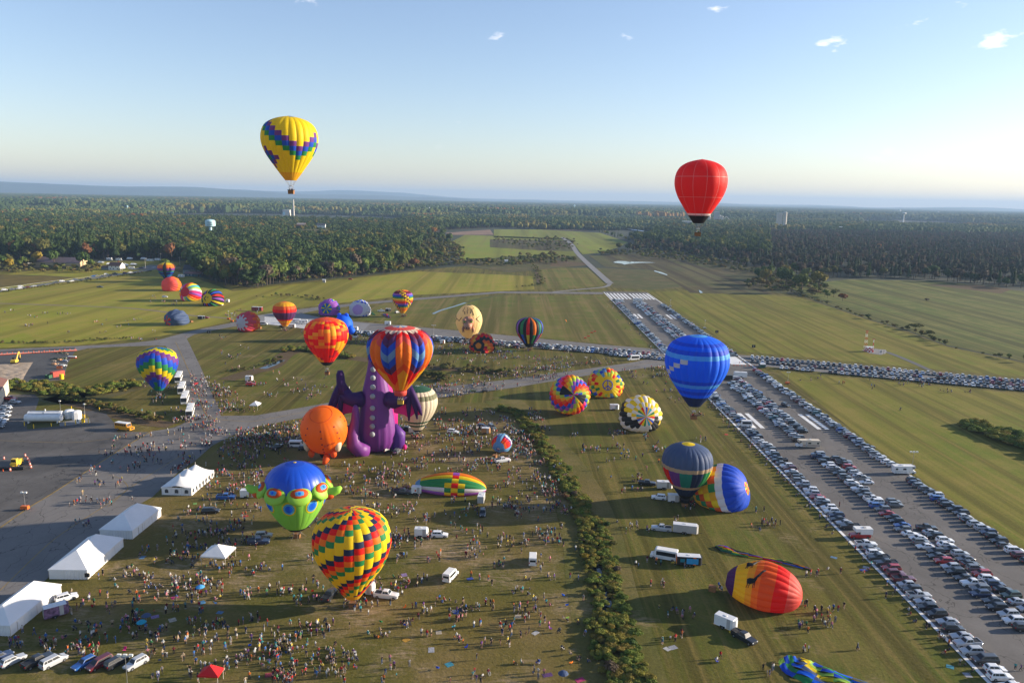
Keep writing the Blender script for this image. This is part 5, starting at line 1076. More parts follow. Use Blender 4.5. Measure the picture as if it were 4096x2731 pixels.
def car_parts(kind, lod=0):
    """shapes of one car facing +x: dict of part name -> list of (V, F)"""
    k = KIND[kind]; L_, W_, H_ = k['L']/2, k['W']/2, k['H']; hood, belt, dk = k['hood'], k['belt'], k['deck']; a, b, c, d = k['gh']; out = {}
    # lower body: rings along x
    xs = [L_, L_-.10, L_-.45, a, 0, d, -L_+.30, -L_+.05, -L_]
    top = [hood*.68, hood*.92, hood*.98, belt-.02, belt, dk, dk-.02, dk-.12, dk*.72]
    wd = [W_*.78, W_*.90, W_*.97, W_, W_, W_, W_*.97, W_*.92, W_*.84]; bot = [.38, .30, .25, .23, .23, .23, .26, .34, .42]
    V = []
    for x, t_, w_, z in zip(xs, top, wd, bot): V += [(x, -w_*.94, z), (x, -w_, (z+t_)*.5), (x, -w_*.98, t_-.10), (x, -w_*.86, t_), (x, w_*.86, t_), (x, w_*.98, t_-.10), (x, w_, (z+t_)*.5), (x, w_*.94, z)]
    n = 8; F = [(i*n+j, i*n+(j+1) % n, (i+1)*n+(j+1) % n, (i+1)*n+j) for i in range(len(xs)-1) for j in range(n)]+[tuple(range(n))[::-1], tuple(range((len(xs)-1)*n, len(xs)*n))]
    F = [f[::-1] for f in F]
    mb = MB(); mb.add(V, F)
    # greenhouse
    zt = H_; wb, wt = W_*.90, W_*.68; zb = belt-.06
    gv = [(a, -wb, zb), (b, -wt, zt-.05), (c, -wt, zt-.05), (d, -wb, zb), (a, wb, zb), (b, wt, zt-.05), (c, wt, zt-.05), (d, wb, zb), (b-.22, -wt*.9, zt), (c+.22, -wt*.9, zt), (b-.22, wt*.9, zt), (c+.22, wt*.9, zt)]
    mb.add(gv, [(0, 3, 2, 1), (4, 5, 6, 7), (0, 1, 5, 4), (2, 3, 7, 6), (8, 9, 11, 10)[0:4] if False else (8, 10, 11, 9), (1, 2, 9, 8), (5, 10, 11, 6), (1, 8, 10, 5), (2, 6, 11, 9)])
    if 'bed' in k:
        x0, x1 = k['bed']; mb2 = MB(); mb2.box(x1+.12, x0, -W_+.18, W_-.18, dk-.02, dk+.015); out['cargo_bed'] = mb2
        for s in (-1, 1): mb.box(x1, x0, s*W_*.96 if s < 0 else W_*.96-.12, s*W_*.96+.12 if s < 0 else W_*.96, dk-.1, dk+.12)
        mb.box(x1-.02, x1+.10, -W_*.95, W_*.95, dk-.1, dk+.12)
    out['body'] = mb
    def lerp(p, q, f): return tuple(p[i]+(q[i]-p[i])*f for i in range(3))
    def quad(P, Q, Rr, S_, i0, i1, j0, j1, o):   # P bottom front, Q bottom rear, Rr top rear, S_ top front
        def pt(u, v): lo = lerp(P, Q, u); hi = lerp(S_, Rr, u); p = lerp(lo, hi, v); return (p[0]+o[0], p[1]+o[1], p[2]+o[2])
        return [pt(i0, j0), pt(i1, j0), pt(i1, j1), pt(i0, j1)]
    m1 = MB(); m1.add(quad(gv[0], gv[4], gv[5], gv[1], .06, .94, .16, .95, (.025, 0, .012)), [(0, 1, 2, 3)]); out['windscreen'] = m1
    m2 = MB(); m2.add(quad(gv[3], gv[7], gv[6], gv[2], .07, .93, .25, .92, (-.025, 0, .012)), [(3, 2, 1, 0)]); out['rear_window'] = m2
    for s, (P, Q, Rr, S_) in ((-1, (gv[0], gv[3], gv[2], gv[1])), (1, (gv[4], gv[7], gv[6], gv[5]))):
        m3 = MB(); cuts = ((.10, .47), (.50, .76), (.79, .94)) if kind in ('suv', 'wagon', 'minivan') else ((.12, .52), (.56, .88))
        for u0, u1 in cuts: m3.add(quad(P, Q, Rr, S_, u0, u1, .26, .90, (0, s*.022, 0)), [(0, 1, 2, 3) if s < 0 else (3, 2, 1, 0)])
        out['side_window', s] = m3
    r = .36 if kind in ('suv', 'pickup') else .33; ax = (L_-.92, -L_+.98)
    for x in ax:
        for s in (-1, 1):
            w = MB(); w.cyl((x, s*(W_-.24), r), (x, s*(W_+.015), r), r, n=12); q = MB(); q.cyl((x, s*(W_+.016), r), (x, s*(W_+.03), r), r*.6, n=10); out['wheel', x, s] = (w, q)
    for s in (-1, 1):
        h = MB(); h.box(L_-.13, L_+.012, s*W_*.70-.17, s*W_*.70+.17, hood*.70, hood*.86); out['headlight', s] = h
        h = MB(); h.box(-L_-.012, -L_+.12, s*W_*.74-.12, s*W_*.74+.12, dk*.70, dk*.92); out['tail_light', s] = h
    g = MB(); g.box(L_-.1, L_+.008, -W_*.5, W_*.5, hood*.42, hood*.66); out['grille'] = g
    return out
def part_mat(n): 
    return {'body': M_PAINTC, 'windscreen': M_GLASS, 'rear_window': M_GLASS, 'side_window': M_GLASS, 'wheel': M_TYRE, 'headlight': M_HEAD, 'tail_light': M_TAIL, 'cargo_bed': M_TRIM, 'grille': M_TRIM}[n]
CP = {k: car_parts(k) for k in KIND}
_bm = {}
def colored(me, c): 
    m = me.copy(); a = m.color_attributes.get('Col') or m.color_attributes.new('Col', 'FLOAT_COLOR', 'POINT'); n = len(m.vertices); v = np.ones((n, 4), np.float32); v[:, :3] = c; a.data.foreach_set('color', v.ravel()); return m
PM = {}
for kd, parts in CP.items():
    PM[kd] = {}
    for n_, mb in parts.items():
        nm = n_ if isinstance(n_, str) else n_[0]
        if nm == 'wheel': PM[kd][n_] = (mb[0].me('wheel', [M_TYRE]), mb[1].me('rim', [M_RIM]))
        else: PM[kd][n_] = mb.me(nm, [part_mat(nm)])
FLAT = {}
for kd, parts in CP.items():   # one-mesh version
    A = MB(); order = [M_PAINTC, M_GLASS, M_TYRE, M_HEAD, M_TAIL, M_TRIM, M_RIM]; ix = {m: i for i, m in enumerate(order)}
    for n_, mb in parts.items():
        nm = n_ if isinstance(n_, str) else n_[0]
        for q, m_ in ((mb[0], M_TYRE), (mb[1], M_RIM)) if nm == 'wheel' else ((mb, part_mat(nm)),):
            A.cur = ix[m_]
            for V in [np.vstack(q.V)]: A.add(V, q.F)
    FLAT[kd] = A
ORDER = [M_PAINTC, M_GLASS, M_TYRE, M_HEAD, M_TAIL, M_TRIM, M_RIM]
def colmesh(kd, c, full):
    k = (kd, c, full)
    if k not in _bm:
        _bm[k] = colored(PM[kd]['body'] if full else FLAT[kd].me('car', ORDER), CC[c])
    return _bm[k]
def make_car(kd, c, loc, rz, label, group, full=True, name=None, cat=None):
    name = name or {'suv': 'parked_suv', 'pickup': 'pickup_truck', 'minivan': 'minivan'}.get(kd, 'parked_car'); cat = cat or {'suv': 'suv', 'pickup': 'pickup truck', 'minivan': 'minivan'}.get(kd, 'car')
    if not full: return tag(obj(name, colmesh(kd, c, False), None, loc, rz), label, cat, group)
    r = empty(name, loc, rz); tag(r, label, cat, group)
    for n_, me in PM[kd].items():
        nm = n_ if isinstance(n_, str) else n_[0]
        if nm == 'wheel': w = obj('wheel', me[0], r); obj('rim', me[1], w)
        elif nm == 'body': obj('body', colmesh(kd, c, True), r)
        else: obj(nm, me, r)
    return r
def pick_kind(rg): return rg.choice(['suv', 'sedan', 'pickup', 'wagon', 'hatchback', 'minivan'], p=[.46, .22, .12, .09, .06, .05])
def pick_col(rg): n_, w_ = zip(*CW); w_ = np.array(w_); return rg.choice(n_, p=w_/w_.sum())
CARS = []   # (x, y, rz, kind, colour, row, number)
crg = np.random.default_rng(11)
# obstacles in the rows: campers etc. take these places (row, v)
def row(name, u, v0, v1, face, gaps=(), sp=2.78, jit=.38):
    v = v0; i = 0
    while v < v1:
        i += 1
        if not any(a <= v <= b for a, b in gaps) and crg.random() > .015:
            kd, c = pick_kind(crg), pick_col(crg); p = RW(u+crg.normal(0, jit), v); f = face if crg.random() < .72 else 1-face; CARS.append((p[0], p[1], RYAW+(0 if f else math.pi)+crg.normal(0, .035), kd, c, name, v))
        v += sp*crg.uniform(.93, 1.14)
NEAR_END = 722
row('left runway row', -19.6, 64, 322, 0, gaps=[(74, 84)]); row('left runway row', -19.3, 374, NEAR_END, 0, gaps=[(473, 483), (582, 592)])
row('left half of the middle row', -2.9, 72, 305, 0, gaps=[(60, 80)]); row('left half of the middle row', -2.9, 384, NEAR_END, 0, gaps=[(386, 400), (498, 513)])
row('right half of the middle row', 3.2, 70, 305, 1, gaps=[(60, 78), (200, 204)]); row('right half of the middle row', 3.2, 390, NEAR_END, 1, gaps=[(486, 520), (545, 560), (566, 578)])
row('right runway row', 19.9, 92, 328, 1); row('right runway row', 19.9, 368, NEAR_END, 1, gaps=[(527, 540)])
def croad(name, a, b, n, back, gaps=(), along=0):
    A, B = G(*a), G(*b); d = (B-A)[:2]; L_ = np.linalg.norm(d); d /= L_; nn = np.array([-d[1], d[0]]); k = int(L_/2.85)
    for i in range(k):
        f = (i+.5)/k
        if any(q0 <= f <= q1 for q0, q1 in gaps) or crg.random() < .04: continue
        p = A[:2]+d*L_*f+nn*back; ang = math.atan2(nn[1], nn[0])+(math.pi if crg.random() < .78 else 0); CARS.append((p[0]+crg.normal(0, .1), p[1]+crg.normal(0, .25), ang+crg.normal(0, .03), pick_kind(crg), pick_col(crg), name, f))
croad('back row of the long parking strip', (1392, 1322), (2530, 1404), 0, -6, gaps=[(.0, .02)])
croad('middle row of the long parking strip', (1385, 1328), (2640, 1420), 0, -1.0)
croad('front row of the long parking strip', (1400, 1340), (2600, 1432), 0, 3.5, gaps=[(.0, .05), (.62, .66)])
croad('front row of the long parking strip', (2440, 1418), (2690, 1440), 0, -2)
croad('back row beyond the runway', (3000, 1430), (4180, 1536), 0, -2.2); croad('middle row beyond the runway', (3000, 1446), (4180, 1552), 0, -1.0)
croad('front row beyond the runway', (3030, 1465), (4180, 1569), 0, -.8, gaps=[(.05, .09)])
for (x, y, kd, c, a) in [(40, 1600, 'pickup', 'red', 0), (60, 1614, 'suv', 'silver', 0), (28, 1627, 'sedan', 'grey', 0), (25, 1637, 'suv', 'silver', 0), (22, 1652, 'sedan', 'silver', 0), (18, 1668, 'suv', 'white', 0), (8, 1684, 'sedan', 'white', 0), (2, 1694, 'sedan', 'silver', 0), (-4, 1704, 'suv', 'grey', 0), (-8, 1712, 'sedan', 'charcoal', 0)]:
    g = G(x, y); CARS.append((g[0], g[1], R(-3), kd, c, 'side parking by the pale hangar', y))
px_ = np.array([PROJ([[c[0], c[1], .8]])[0][0] for c in CARS]); dep = np.array([PROJ([[c[0], c[1], .8]])[1][0] for c in CARS])
vis = (px_[:, 0] > -25) & (px_[:, 0] < 4120) & (px_[:, 1] < 2760) & (dep > 0)
CARS = [c for c, v in zip(CARS, vis) if v]; dep = dep[vis]; px_ = px_[vis]
order_ = np.argsort(dep); big = set(order_[:236]); full_ = set(order_[:130])
ORD = ['', 'second', 'third', 'fourth', 'fifth', 'sixth', 'seventh', 'eighth', 'ninth', 'tenth', 'eleventh', 'twelfth', 'thirteenth', 'fourteenth', 'fifteenth', 'sixteenth', 'seventeenth', 'eighteenth', 'nineteenth', 'twentieth']
def ordw(i):
    if i < 1: return 'first'
    if i < 20: return ORD[i]
    t, u = divmod(i+1, 10); T = {2: 'twent', 3: 'thirt', 4: 'fort', 5: 'fift', 6: 'sixt', 7: 'sevent', 8: 'eight', 9: 'ninet', 10: 'hundred'}[t]
    return T+('ieth' if u == 0 else 'y-'+(['', 'first']+ORD[1:])[u])
rows_ = {}
for i in order_: rows_.setdefault(CARS[i][5], []).append(i)
CNT = {}
for rn, L_ in rows_.items():
    seen = {}
    for i in L_:
        if i not in big: continue
        kd, c = CARS[i][3], CARS[i][4]; k = seen.get((kd, c), 0); seen[kd, c] = k+1
        cn = CN.get(c, c).replace('_', ' '); kn = {'suv': 'suv', 'wagon': 'station wagon'}.get(kd, kd)
        lab = ('nearest %s %s in the %s' % (cn, kn, rn)) if k == 0 else ('%s nearest %s %s in the %s' % (ordw(k), cn, kn, rn))
        make_car(kd, c, (CARS[i][0], CARS[i][1], .152 if 'runway' in rn or 'middle row' in rn else .13), CARS[i][2], lab, 'cars parked in the %s' % rn, full=i in full_)
# the far cars, too many to keep one by one: one object
VV, FF, MI, CCo = [], [], [], []; n0 = 0
for i in order_:
    if i in big: continue
    x, y, a, kd, c = CARS[i][:5]; q = FLAT[kd]; V = np.vstack(q.V); ca, sa = math.cos(a), math.sin(a); P = np.c_[V[:, 0]*ca-V[:, 1]*sa+x, V[:, 0]*sa+V[:, 1]*ca+y, V[:, 2]+.152]
    VV.append(P); FF += [tuple(j+n0 for j in f) for f in q.F]; MI += q.mi; CCo.append(np.tile(np.array(CC[c], np.float32)*crg.uniform(.85, 1.15), (len(V), 1))); n0 += len(V)
tag(obj('parked_cars', mesh('parked_cars', np.vstack(VV), FF, ORDER, MI, col=np.vstack(CCo))), 'hundreds of small parked cars in rows on the distant runway strips', 'cars', kind='stuff')
# cars on the left road, one driving on the runway, and the trucks out on the field
def put(kd, c, x, y, ang, label, group=None, full=True, z=.12): g = G(x, y); return make_car(kd, c, (g[0], g[1], z), R(ang), label, group, full)
for i, (x, y, kd, c) in enumerate([(18, 1162, 'suv', 'white'), (46, 1159, 'sedan', 'grey'), (82, 1149, 'suv', 'white'), (78, 1156, 'sedan', 'white'), (112, 1151, 'hatchback', 'maroon'), (135, 1147, 'sedan', 'silver'), (182, 1142, 'suv', 'grey'), (224, 1131, 'sedan', 'charcoal'), (248, 1127, 'suv', 'white'), (286, 1127, 'wagon', 'white'), (301, 1119, 'sedan', 'grey'), (320, 1123, 'sedan', 'navy'), (352, 1117, 'pickup', 'black'), (372, 1108, 'suv', 'blue'), (386, 1104, 'sedan', 'grey'), (408, 1108, 'suv', 'charcoal'), (425, 1100, 'suv', 'white'), (440, 1104, 'suv', 'black'), (460, 1097, 'pickup', 'black'), (478, 1100, 'sedan', 'silver'), (500, 1094, 'suv', 'maroon'), (520, 1092, 'sedan', 'white'), (565, 1074, 'pickup', 'black'), (616, 1072, 'sedan', 'silver')]):
    put(kd, c, x, y, 38+(i % 2)*180, '%s %s, %s from the left on the road beside the hayfield' % (CN.get(c, c), kd, ordw(i)), 'cars on the left country road', full=False, z=.22)
put('suv', 'charcoal', 3142, 1626, -68, 'dark suv driving alone down the lane between parked rows', z=.152)
FIELD = [('pickup', 'blue', 905, 1996, 5, 'dark blue pickup parked on the grass right of the peaked tent'), ('minivan', 'black', 843, 2052, 8, 'long black van on the grass behind the small open canopy'), ('pickup', 'navy', 1035, 2175, 8, 'navy pickup left of the green creature balloon'), ('suv', 'beige', 1055, 2150, 10, 'tan suv with a rack left of the green creature balloon'),
 ('pickup', 'white', 1545, 2390, -8, 'white crew cab pickup towing a trailer beside the checkered balloon'), ('suv', 'white', 1758, 2148, 0, 'white suv with open tailgate behind a small white trailer'), ('pickup', 'charcoal', 1610, 1975, -5, 'brown grey pickup left of the long striped balloon'), ('pickup', 'white', 2010, 1848, 22, 'white pickup with loaded bed below the small red and blue balloon'),
 ('pickup', 'black', 1110, 1795, 80, 'black pickup facing away left of the orange face balloon'), ('minivan', 'black', 1222, 1800, 10, 'black van in front of the white minibus'), ('suv', 'maroon', 1412, 1716, 0, 'dark red suv between the orange face balloon and the dragon'), ('suv', 'grey', 1588, 1812, 78, 'grey suv parked right of the dragon'), ('suv', 'black', 1548, 1808, 60, 'black suv at the dragon foot'),
 ('pickup', 'black', 1627, 1724, -8, 'black pickup towing the small trailer under the striped green balloon'), ('suv', 'white', 1812, 1733, -15, 'white suv with roof rack in the middle of the crowd'), ('suv', 'navy', 1930, 1712, -20, 'dark blue suv beside the open wooden trailer'), ('minivan', 'grey', 1967, 1714, -65, 'grey van facing the small red and blue balloon'),
 ('pickup', 'black', 2588, 1940, -10, 'black pickup towing the white trailer by the slate blue balloon'), ('suv', 'white', 2635, 1997, 170, 'white suv in front of the slate blue balloon'), ('pickup', 'silver', 2645, 2122, 168, 'silver pickup towing a long grey trailer'), ('pickup', 'black', 2975, 2560, -54, 'black pickup facing the camera below the safari balloon'),
 ('suv', 'black', 1930, 2060, -88, 'black suv facing the camera above the crowd'), ('suv', 'red', 1003, 1542, 12, 'red suv by the open trailer on the green lawn'), ('suv', 'red', 1402, 1119, 0, 'red suv at the foot of the woods'), ('pickup', 'white', 878, 1223, 0, 'white pickup in front of the moon balloon'), ('suv', 'white', 660, 1190, 5, 'white suv left of the pink rainbow balloon'), ('hatchback', 'red', 825, 1274, 5, 'red car behind the black open trailer'),
 ('pickup', 'charcoal', 400, 1151, 10, 'dark pickup standing alone on the left hayfield'), ('pickup', 'white', 1525, 1247, 0, 'white pickup left of the rainbow check balloon'), ('suv', 'grey', 1588, 1253, 60, 'dark suv with open hatch under the rainbow check balloon'), ('pickup', 'black', 1240, 2097, 75, 'white capped truck behind the green creature balloon'), ('minivan', 'maroon', 2065, 1390, 0, 'dark red van left of the black gored balloon'), ('suv', 'black', 1785, 1365, 10, 'black suv beside the orange doored trailer'), ('pickup', 'black', 1135, 1309, 0, 'black pickup under the sunset balloon'), ('suv', 'white', 266, 2400, 40, 'white suv behind the purple printed trailer'), ('pickup', 'black', 1320, 2390, 80, 'black utility truck left of the checkered balloon basket')]
for kd, c, x, y, a, lab in FIELD: put(kd, c, x, y, a, lab)
for i, (x, y, kd, c, a) in enumerate([(0, 2640, 'suv', 'navy', 60), (52, 2652, 'wagon', 'silver', 60), (152, 2655, 'pickup', 'black', 60), (215, 2656, 'minivan', 'silver', 60), (340, 2663, 'wagon', 'blue', 240), (400, 2664, 'minivan', 'maroon', 240), (466, 2660, 'suv', 'black', 60), (545, 2664, 'suv', 'silver', 240)]):
    put(kd, c, x, y, a, '%s %s, %s from the left of the cars at the bottom left' % (CN.get(c, c), kd, ordw(i)), 'cars parked along the bottom left edge')
# ---------------------------------------------------------------- trailers, campers, vans and buses
M_WHT = mat('white_panel', (.72, .72, .70), .45, var=.06, vscale=.8); M_GRYP = mat('grey_panel', (.40, .39, .37), .5, var=.08, vscale=.8); M_ROOFW = mat('white_roof', (.62, .64, .66), .5); M_WOODD = mat('plywood', (.38, .20, .08), .7); M_CREAMP = mat('cream_panel', (.60, .52, .40), .5)
def wheels(root, xs, W_, r=.36):
    for x in xs:
        for s in (-1, 1):
            w = MB(); w.cyl((x, s*(W_-.2), r), (x, s*(W_+.03), r), r, n=12); wo = w.obj('wheel', [M_TYRE], root); q = MB(); q.cyl((x, s*(W_+.031), r), (x, s*(W_+.045), r), r*.55, n=10); q.obj('rim', [M_RIM], wo)
def place(root, x, y, a, z=.12): g = G(x, y); root.location = (g[0], g[1], z); root.rotation_euler = (0, 0, R(a))
def trailer(x, y, a, label, L_=4.2, W_=1.95, H_=2.1, body=None, door=None, art=None):
    r = empty('box_trailer'); place(r, x, y, a); tag(r, label, 'trailer'); L2, W2 = L_/2, W_/2
    b = MB(); b.box(-L2, L2, -W2, W2, .45, .45+H_); b.add([(L2, -W2, .45), (L2+.45, -W2*.4, .45), (L2+.45, W2*.4, .45), (L2, W2, .45), (L2, -W2, .45+H_), (L2+.45, -W2*.4, .4+H_), (L2+.45, W2*.4, .4+H_), (L2, W2, .45+H_)], [(0, 1, 5, 4), (1, 2, 6, 5), (2, 3, 7, 6), (4, 5, 6, 7)]); b.obj('body', [body or M_WHT], r)
    t_ = MB(); t_.box(-L2-.03, L2+.03, -W2-.03, W2+.03, .45+H_, .53+H_, .06, .06); t_.obj('roof', [M_ROOFW], r)
    v = MB(); v.box(-.3, .3, -.25, .25, .531+H_, .66+H_); v.obj('roof_vent', [M_WHT], r)
    d = MB(); d.box(L2*.35, L2*.35+.8, -W2-.035, -W2-.003, .55, .4+H_); d.obj('side_door', [door or M_GRYP], r)
    d = MB(); d.box(-L2-.04, -L2-.003, -W2*.88, W2*.88, .52, .38+H_); d.obj('rear_door', [door or M_GRYP], r)
    h = MB(); h.cyl((L2+.3, 0, .45), (L2+1.5, 0, .45), .06, n=6); h.obj('tow_bar', [M_TRIM], r); f = MB(); f.box(-.75, .45, -W2-.02, W2+.02, .36, .74); f.obj('wheel_arch', [M_TRIM], r)
    wheels(r, (-.5, .3) if L_ > 4.5 else (-.15,), W2+.05, .33)
    if art:
        for k, (m_, x0, x1, z0, z1) in enumerate(art): q = MB(); q.box(x0, x1, -W2-.05, -W2-.037, z0, z1); q.obj('printed_panel', [m_], r)
    return r
trailer(990, 1990, 5, 'white trailer with an open plywood door behind the blue pickup', 4.0, door=M_WOODD); trailer(1460, 2375, -8, 'white trailer hitched behind the pickup at the checkered balloon', 4.0, H_=2.3)
trailer(1683, 2147, 0, 'small white trailer behind the white suv with open tailgate', 3.3); trailer(1664, 1976, -2, 'small white trailer with a shield emblem left of the long striped balloon', 2.6, art=[(fab('dorange'), -.25, .25, 1.2, 1.8)])
trailer(1925, 2010, 85, 'pale grey trailer end on with its tail to the long striped balloon', 4.0, body=M_GRYP); trailer(1442, 1808, 0, 'long silver trailer at the left foot of the dragon', 5.6, body=M_GRYP); trailer(1652, 1734, 0, 'pale trailer with an open side by the green and white balloon', 3.2)
trailer(2655, 1955, -3, 'white trailer left of the slate blue balloon', 4.6); trailer(2691, 2008, -5, 'small white trailer in front of the slate blue balloon', 3.2); trailer(2738, 2132, -13, 'long grey trailer behind the silver pickup', 6.6, 2.2, 2.2, body=M_GRYP)
trailer(2752, 2260, -5, 'black trailer with a blue printed panel and open orange door', 6.0, 2.2, 2.2, body=mat('black_panel', (.02, .021, .024), .4), door=fab('orange'), art=[(mat('blue_print', (.03, .30, .60), .5), -.6, 2.4, .8, 2.3), (mat('teal_print', (.02, .20, .26), .5), -2.2, -1.0, 1.2, 2.1)])
trailer(2900, 2510, -42, 'tall white trailer behind the black pickup below the safari balloon', 4.4, 2.1, 2.3); trailer(2455, 1640, 0, 'white trailer left of the swirl balloon', 3.6); trailer(222, 2466, 38, 'purple printed trailer beside the end of the long tent', 4.4, 2.1, 2.3, body=mat('purple_print', (.16, .09, .16), .5, var=.7, vscale=1.5))
trailer(853, 1223, 0, 'white trailer with an open door in front of the moon balloon', 2.8); trailer(805, 1278, 8, 'black open sided trailer right of the dark slate balloon', 4.6, body=mat('black_panel', ())if False else mat('black_panel')); trailer(910, 1210, 0, 'small white trailer right of the moon balloon', 2.6)
trailer(1416, 1322, 2, 'white trailer with a red print at the start of the parking strip', 5.0, art=[(fab('red'), -1.2, .6, 1.0, 2.0)]); trailer(1168, 1312, 0, 'white trailer with an open end beside the sunset balloon', 4.4, door=M_WOODD); trailer(1769, 1376, 0, 'small white trailer with an orange door beside the long parking strip', 2.6, door=fab('orange'))
trailer(996, 1524, 2, 'open backed white trailer above the red suv', 3.2, door=M_WOODD); trailer(2096, 1392, 0, 'open tan trailer left of the black gored balloon', 3.2, body=M_CREAMP); trailer(1942, 1736, -4, 'open wooden trailer above the small red and blue balloon', 3.0, body=M_WOODD); trailer(1552, 1247, 0, 'black trailer behind the white pickup left of the rainbow check balloon', 4.0, body=mat('black_panel'))
trailer(1029, 1245, -8, 'dark red cargo truck box beside the apron end', 8.5, 2.5, 3.0, body=mat('red_box', (.22, .03, .03), .5)); trailer(1550, 1300, 3, 'white trailer among the cars behind the chevron balloon', 4.0)
trailer(2962, 1510, 170, 'white travel trailer beside the blue balloon on the runway', 6.5, 2.4, 2.5)
def van(x, y, a, label, L_=5.8, W_=2.0, H_=2.4, c=None, hood=.9, win=True, name='van', cat='van'):
    r = empty(name); place(r, x, y, a, .14); tag(r, label, cat); L2, W2 = L_/2, W_/2; c = c or M_WHT
    b = MB(); V = []
    for yy in (-W2, W2): V += [(L2, yy, .35), (L2, yy, .95), (L2-hood, yy, 1.25), (L2-hood-.55, yy*.94, H_-.12), (L2-hood-.9, yy*.88, H_), (-L2+.1, yy*.9, H_), (-L2, yy, H_-.2), (-L2, yy, .35)]
    n = 8; b.add(V, [tuple(range(n)), tuple(range(n, 2*n))[::-1]]+[(i, n+i, n+(i+1) % n, (i+1) % n) for i in range(n)]); b.obj('body', [c], r)
    g = MB(); g.add([(L2-hood-.02+.02, -W2*.86, 1.30), (L2-hood-.02+.02, W2*.86, 1.30), (L2-hood-.50, W2*.84, H_-.2), (L2-hood-.50, -W2*.84, H_-.2)], [(0, 1, 2, 3)]); g.V[0] = g.V[0]+np.array([.035, 0, .03]); g.obj('windscreen', [M_GLASS], r)
    for s in (-1, 1):
        q = MB(); x0, x1 = (-L2+.4, L2-hood-.9) if win else (L2-hood-1.5, L2-hood-.75); q.box(x0, x1, s*(W2*.99)-.02, s*(W2*.99)+.02, 1.3, H_-.45); q.obj('side_window', [M_GLASS], r)
        h = MB(); h.box(L2-.05, L2+.02, s*W2*.75-.18, s*W2*.75+.18, .7, .9); h.obj('headlight', [M_HEAD], r); h = MB(); h.box(-L2-.02, -L2+.05, s*W2*.85-.1, s*W2*.85+.1, .9, 1.3); h.obj('tail_light', [M_TAIL], r)
    q = MB(); q.box(-L2-.02, -L2+.02, -W2*.75, W2*.75, 1.35, H_-.5); q.obj('rear_window', [M_GLASS], r)
    wheels(r, (L2-1.0, -L2+1.1), W2, .36); return r
van(2925, 1840-140, 175, 'white high roofed van parked in the left runway row') if False else None
g_ = RW(-19.0, 478); vw = van(2048, 1900, 0, 'white high roofed van in the left runway row beside the painted bars', 5.9, 2.05, 2.7); vw.location = (g_[0], g_[1], .152); vw.rotation_euler = (0, 0, math.pi)
van(1802, 2315, 70, 'white van with open doors in the crowd, a box on its roof', 5.4); van(2131, 2250, 88, 'white van with both rear doors open near the ditch', 5.4); van(2655, 2235, 160, 'white shuttle minibus with dark windows by the black trailer', 7.0, 2.3, 2.8, hood=.7, name='minibus', cat='minibus'); van(1190, 1788, 2, 'white minibus behind the black van left of the face balloon', 6.0, 2.1, 2.5, name='minibus', cat='minibus'); van(1055, 1300, 5, 'white van with a dark open side beside the star crown balloon', 5.4)
van(2190-0, 1432, 200, 'white ambulance box truck at the end of the parking strip', 7.0, 2.4, 3.0, name='ambulance', cat='ambulance').location = tuple(G(2533, 1440, .13))
g_ = RW(-3.2, 391); v_ = van(2048, 1900, 0, 'long dark van at the head of the middle rows', 6.4, 2.1, 2.7, c=mat('dark_van_paint', (.04, .045, .045), .35)); v_.location = (g_[0], g_[1], .152); v_.rotation_euler = (0, 0, math.pi)
def camper(loc, a, label, L_=7.2, stripe=None, body=None):
    r = empty('motorhome', loc, a); tag(r, label, 'motorhome'); W2, L2 = 1.2, L_/2; body = body or M_WHT; b = MB()
    prof = [(-L2, .5), (-L2, 3.05), (L2-.2, 3.1), (L2+.1, 2.8), (L2-.1, 2.1), (L2-1.5, 2.05), (L2-1.5, .5)]
    V = [(x, -W2, z) for x, z in prof]+[(x, W2, z) for x, z in prof]; n = len(prof); b.add(V, [tuple(range(n))[::-1], tuple(range(n, 2*n))]+[(i, (i+1) % n, n+(i+1) % n, n+i) for i in range(n)]); b.obj('body', [body], r)
    c = MB(); pr = [(L2-1.49, .5), (L2-1.49, 2.0), (L2-.8, 1.95), (L2-.2, 1.3), (L2+.6, 1.15), (L2+.7, .5)]; V = [(x, -W2*.82, z) for x, z in pr]+[(x, W2*.82, z) for x, z in pr]; n = len(pr); c.add(V, [tuple(range(n))[::-1], tuple(range(n, 2*n))]+[(i, (i+1) % n, n+(i+1) % n, n+i) for i in range(n)]); c.obj('cab', [M_WHT], r)
    q = MB(); q.add([(L2-.16, -.85, 1.36), (L2-.16, .85, 1.36), (L2-.70, .85, 1.95), (L2-.70, -.85, 1.95)], [(0, 1, 2, 3)]); q.obj('windscreen', [M_GLASS], r)
    for s in (-1, 1):
        for x0, x1, z0, z1 in ((-L2+.5, -L2+1.3, 1.7, 2.3), (-.5, .6, 1.7, 2.3), (L2-.9, L2-.1, 2.35, 2.75)): w = MB(); w.box(x0, x1, s*(W2+.01)-.012, s*(W2+.01)+.012, z0, z1); w.obj('window', [M_GLASS], r)
        w = MB(); w.box(-L2+.2, L2-1.6, s*(W2+.006)-.01, s*(W2+.006)+.01, 1.0, 1.25); w.obj('stripe', [stripe or M_GRYP], r); w = MB(); w.box(.9, 1.5, s*(W2+.02)-.02, s*(W2+.02)+.02, .6, 2.5); w.obj('door', [M_GRYP if s > 0 else M_WHT], r)
    v = MB(); v.box(-.9, -.1, -.4, .4, 3.09, 3.34); v.obj('air_conditioner', [M_WHT], r); l_ = MB(); l_.box(-L2-.05, -L2-.01, .5, .8, .8, 3.1); l_.obj('ladder', [M_STEEL], r)
    wheels(r, (-L2+1.9, L2-.35), W2-.06, .38); return r
def rwl(u, v): p = RW(u, v); return (p[0], p[1], .152)
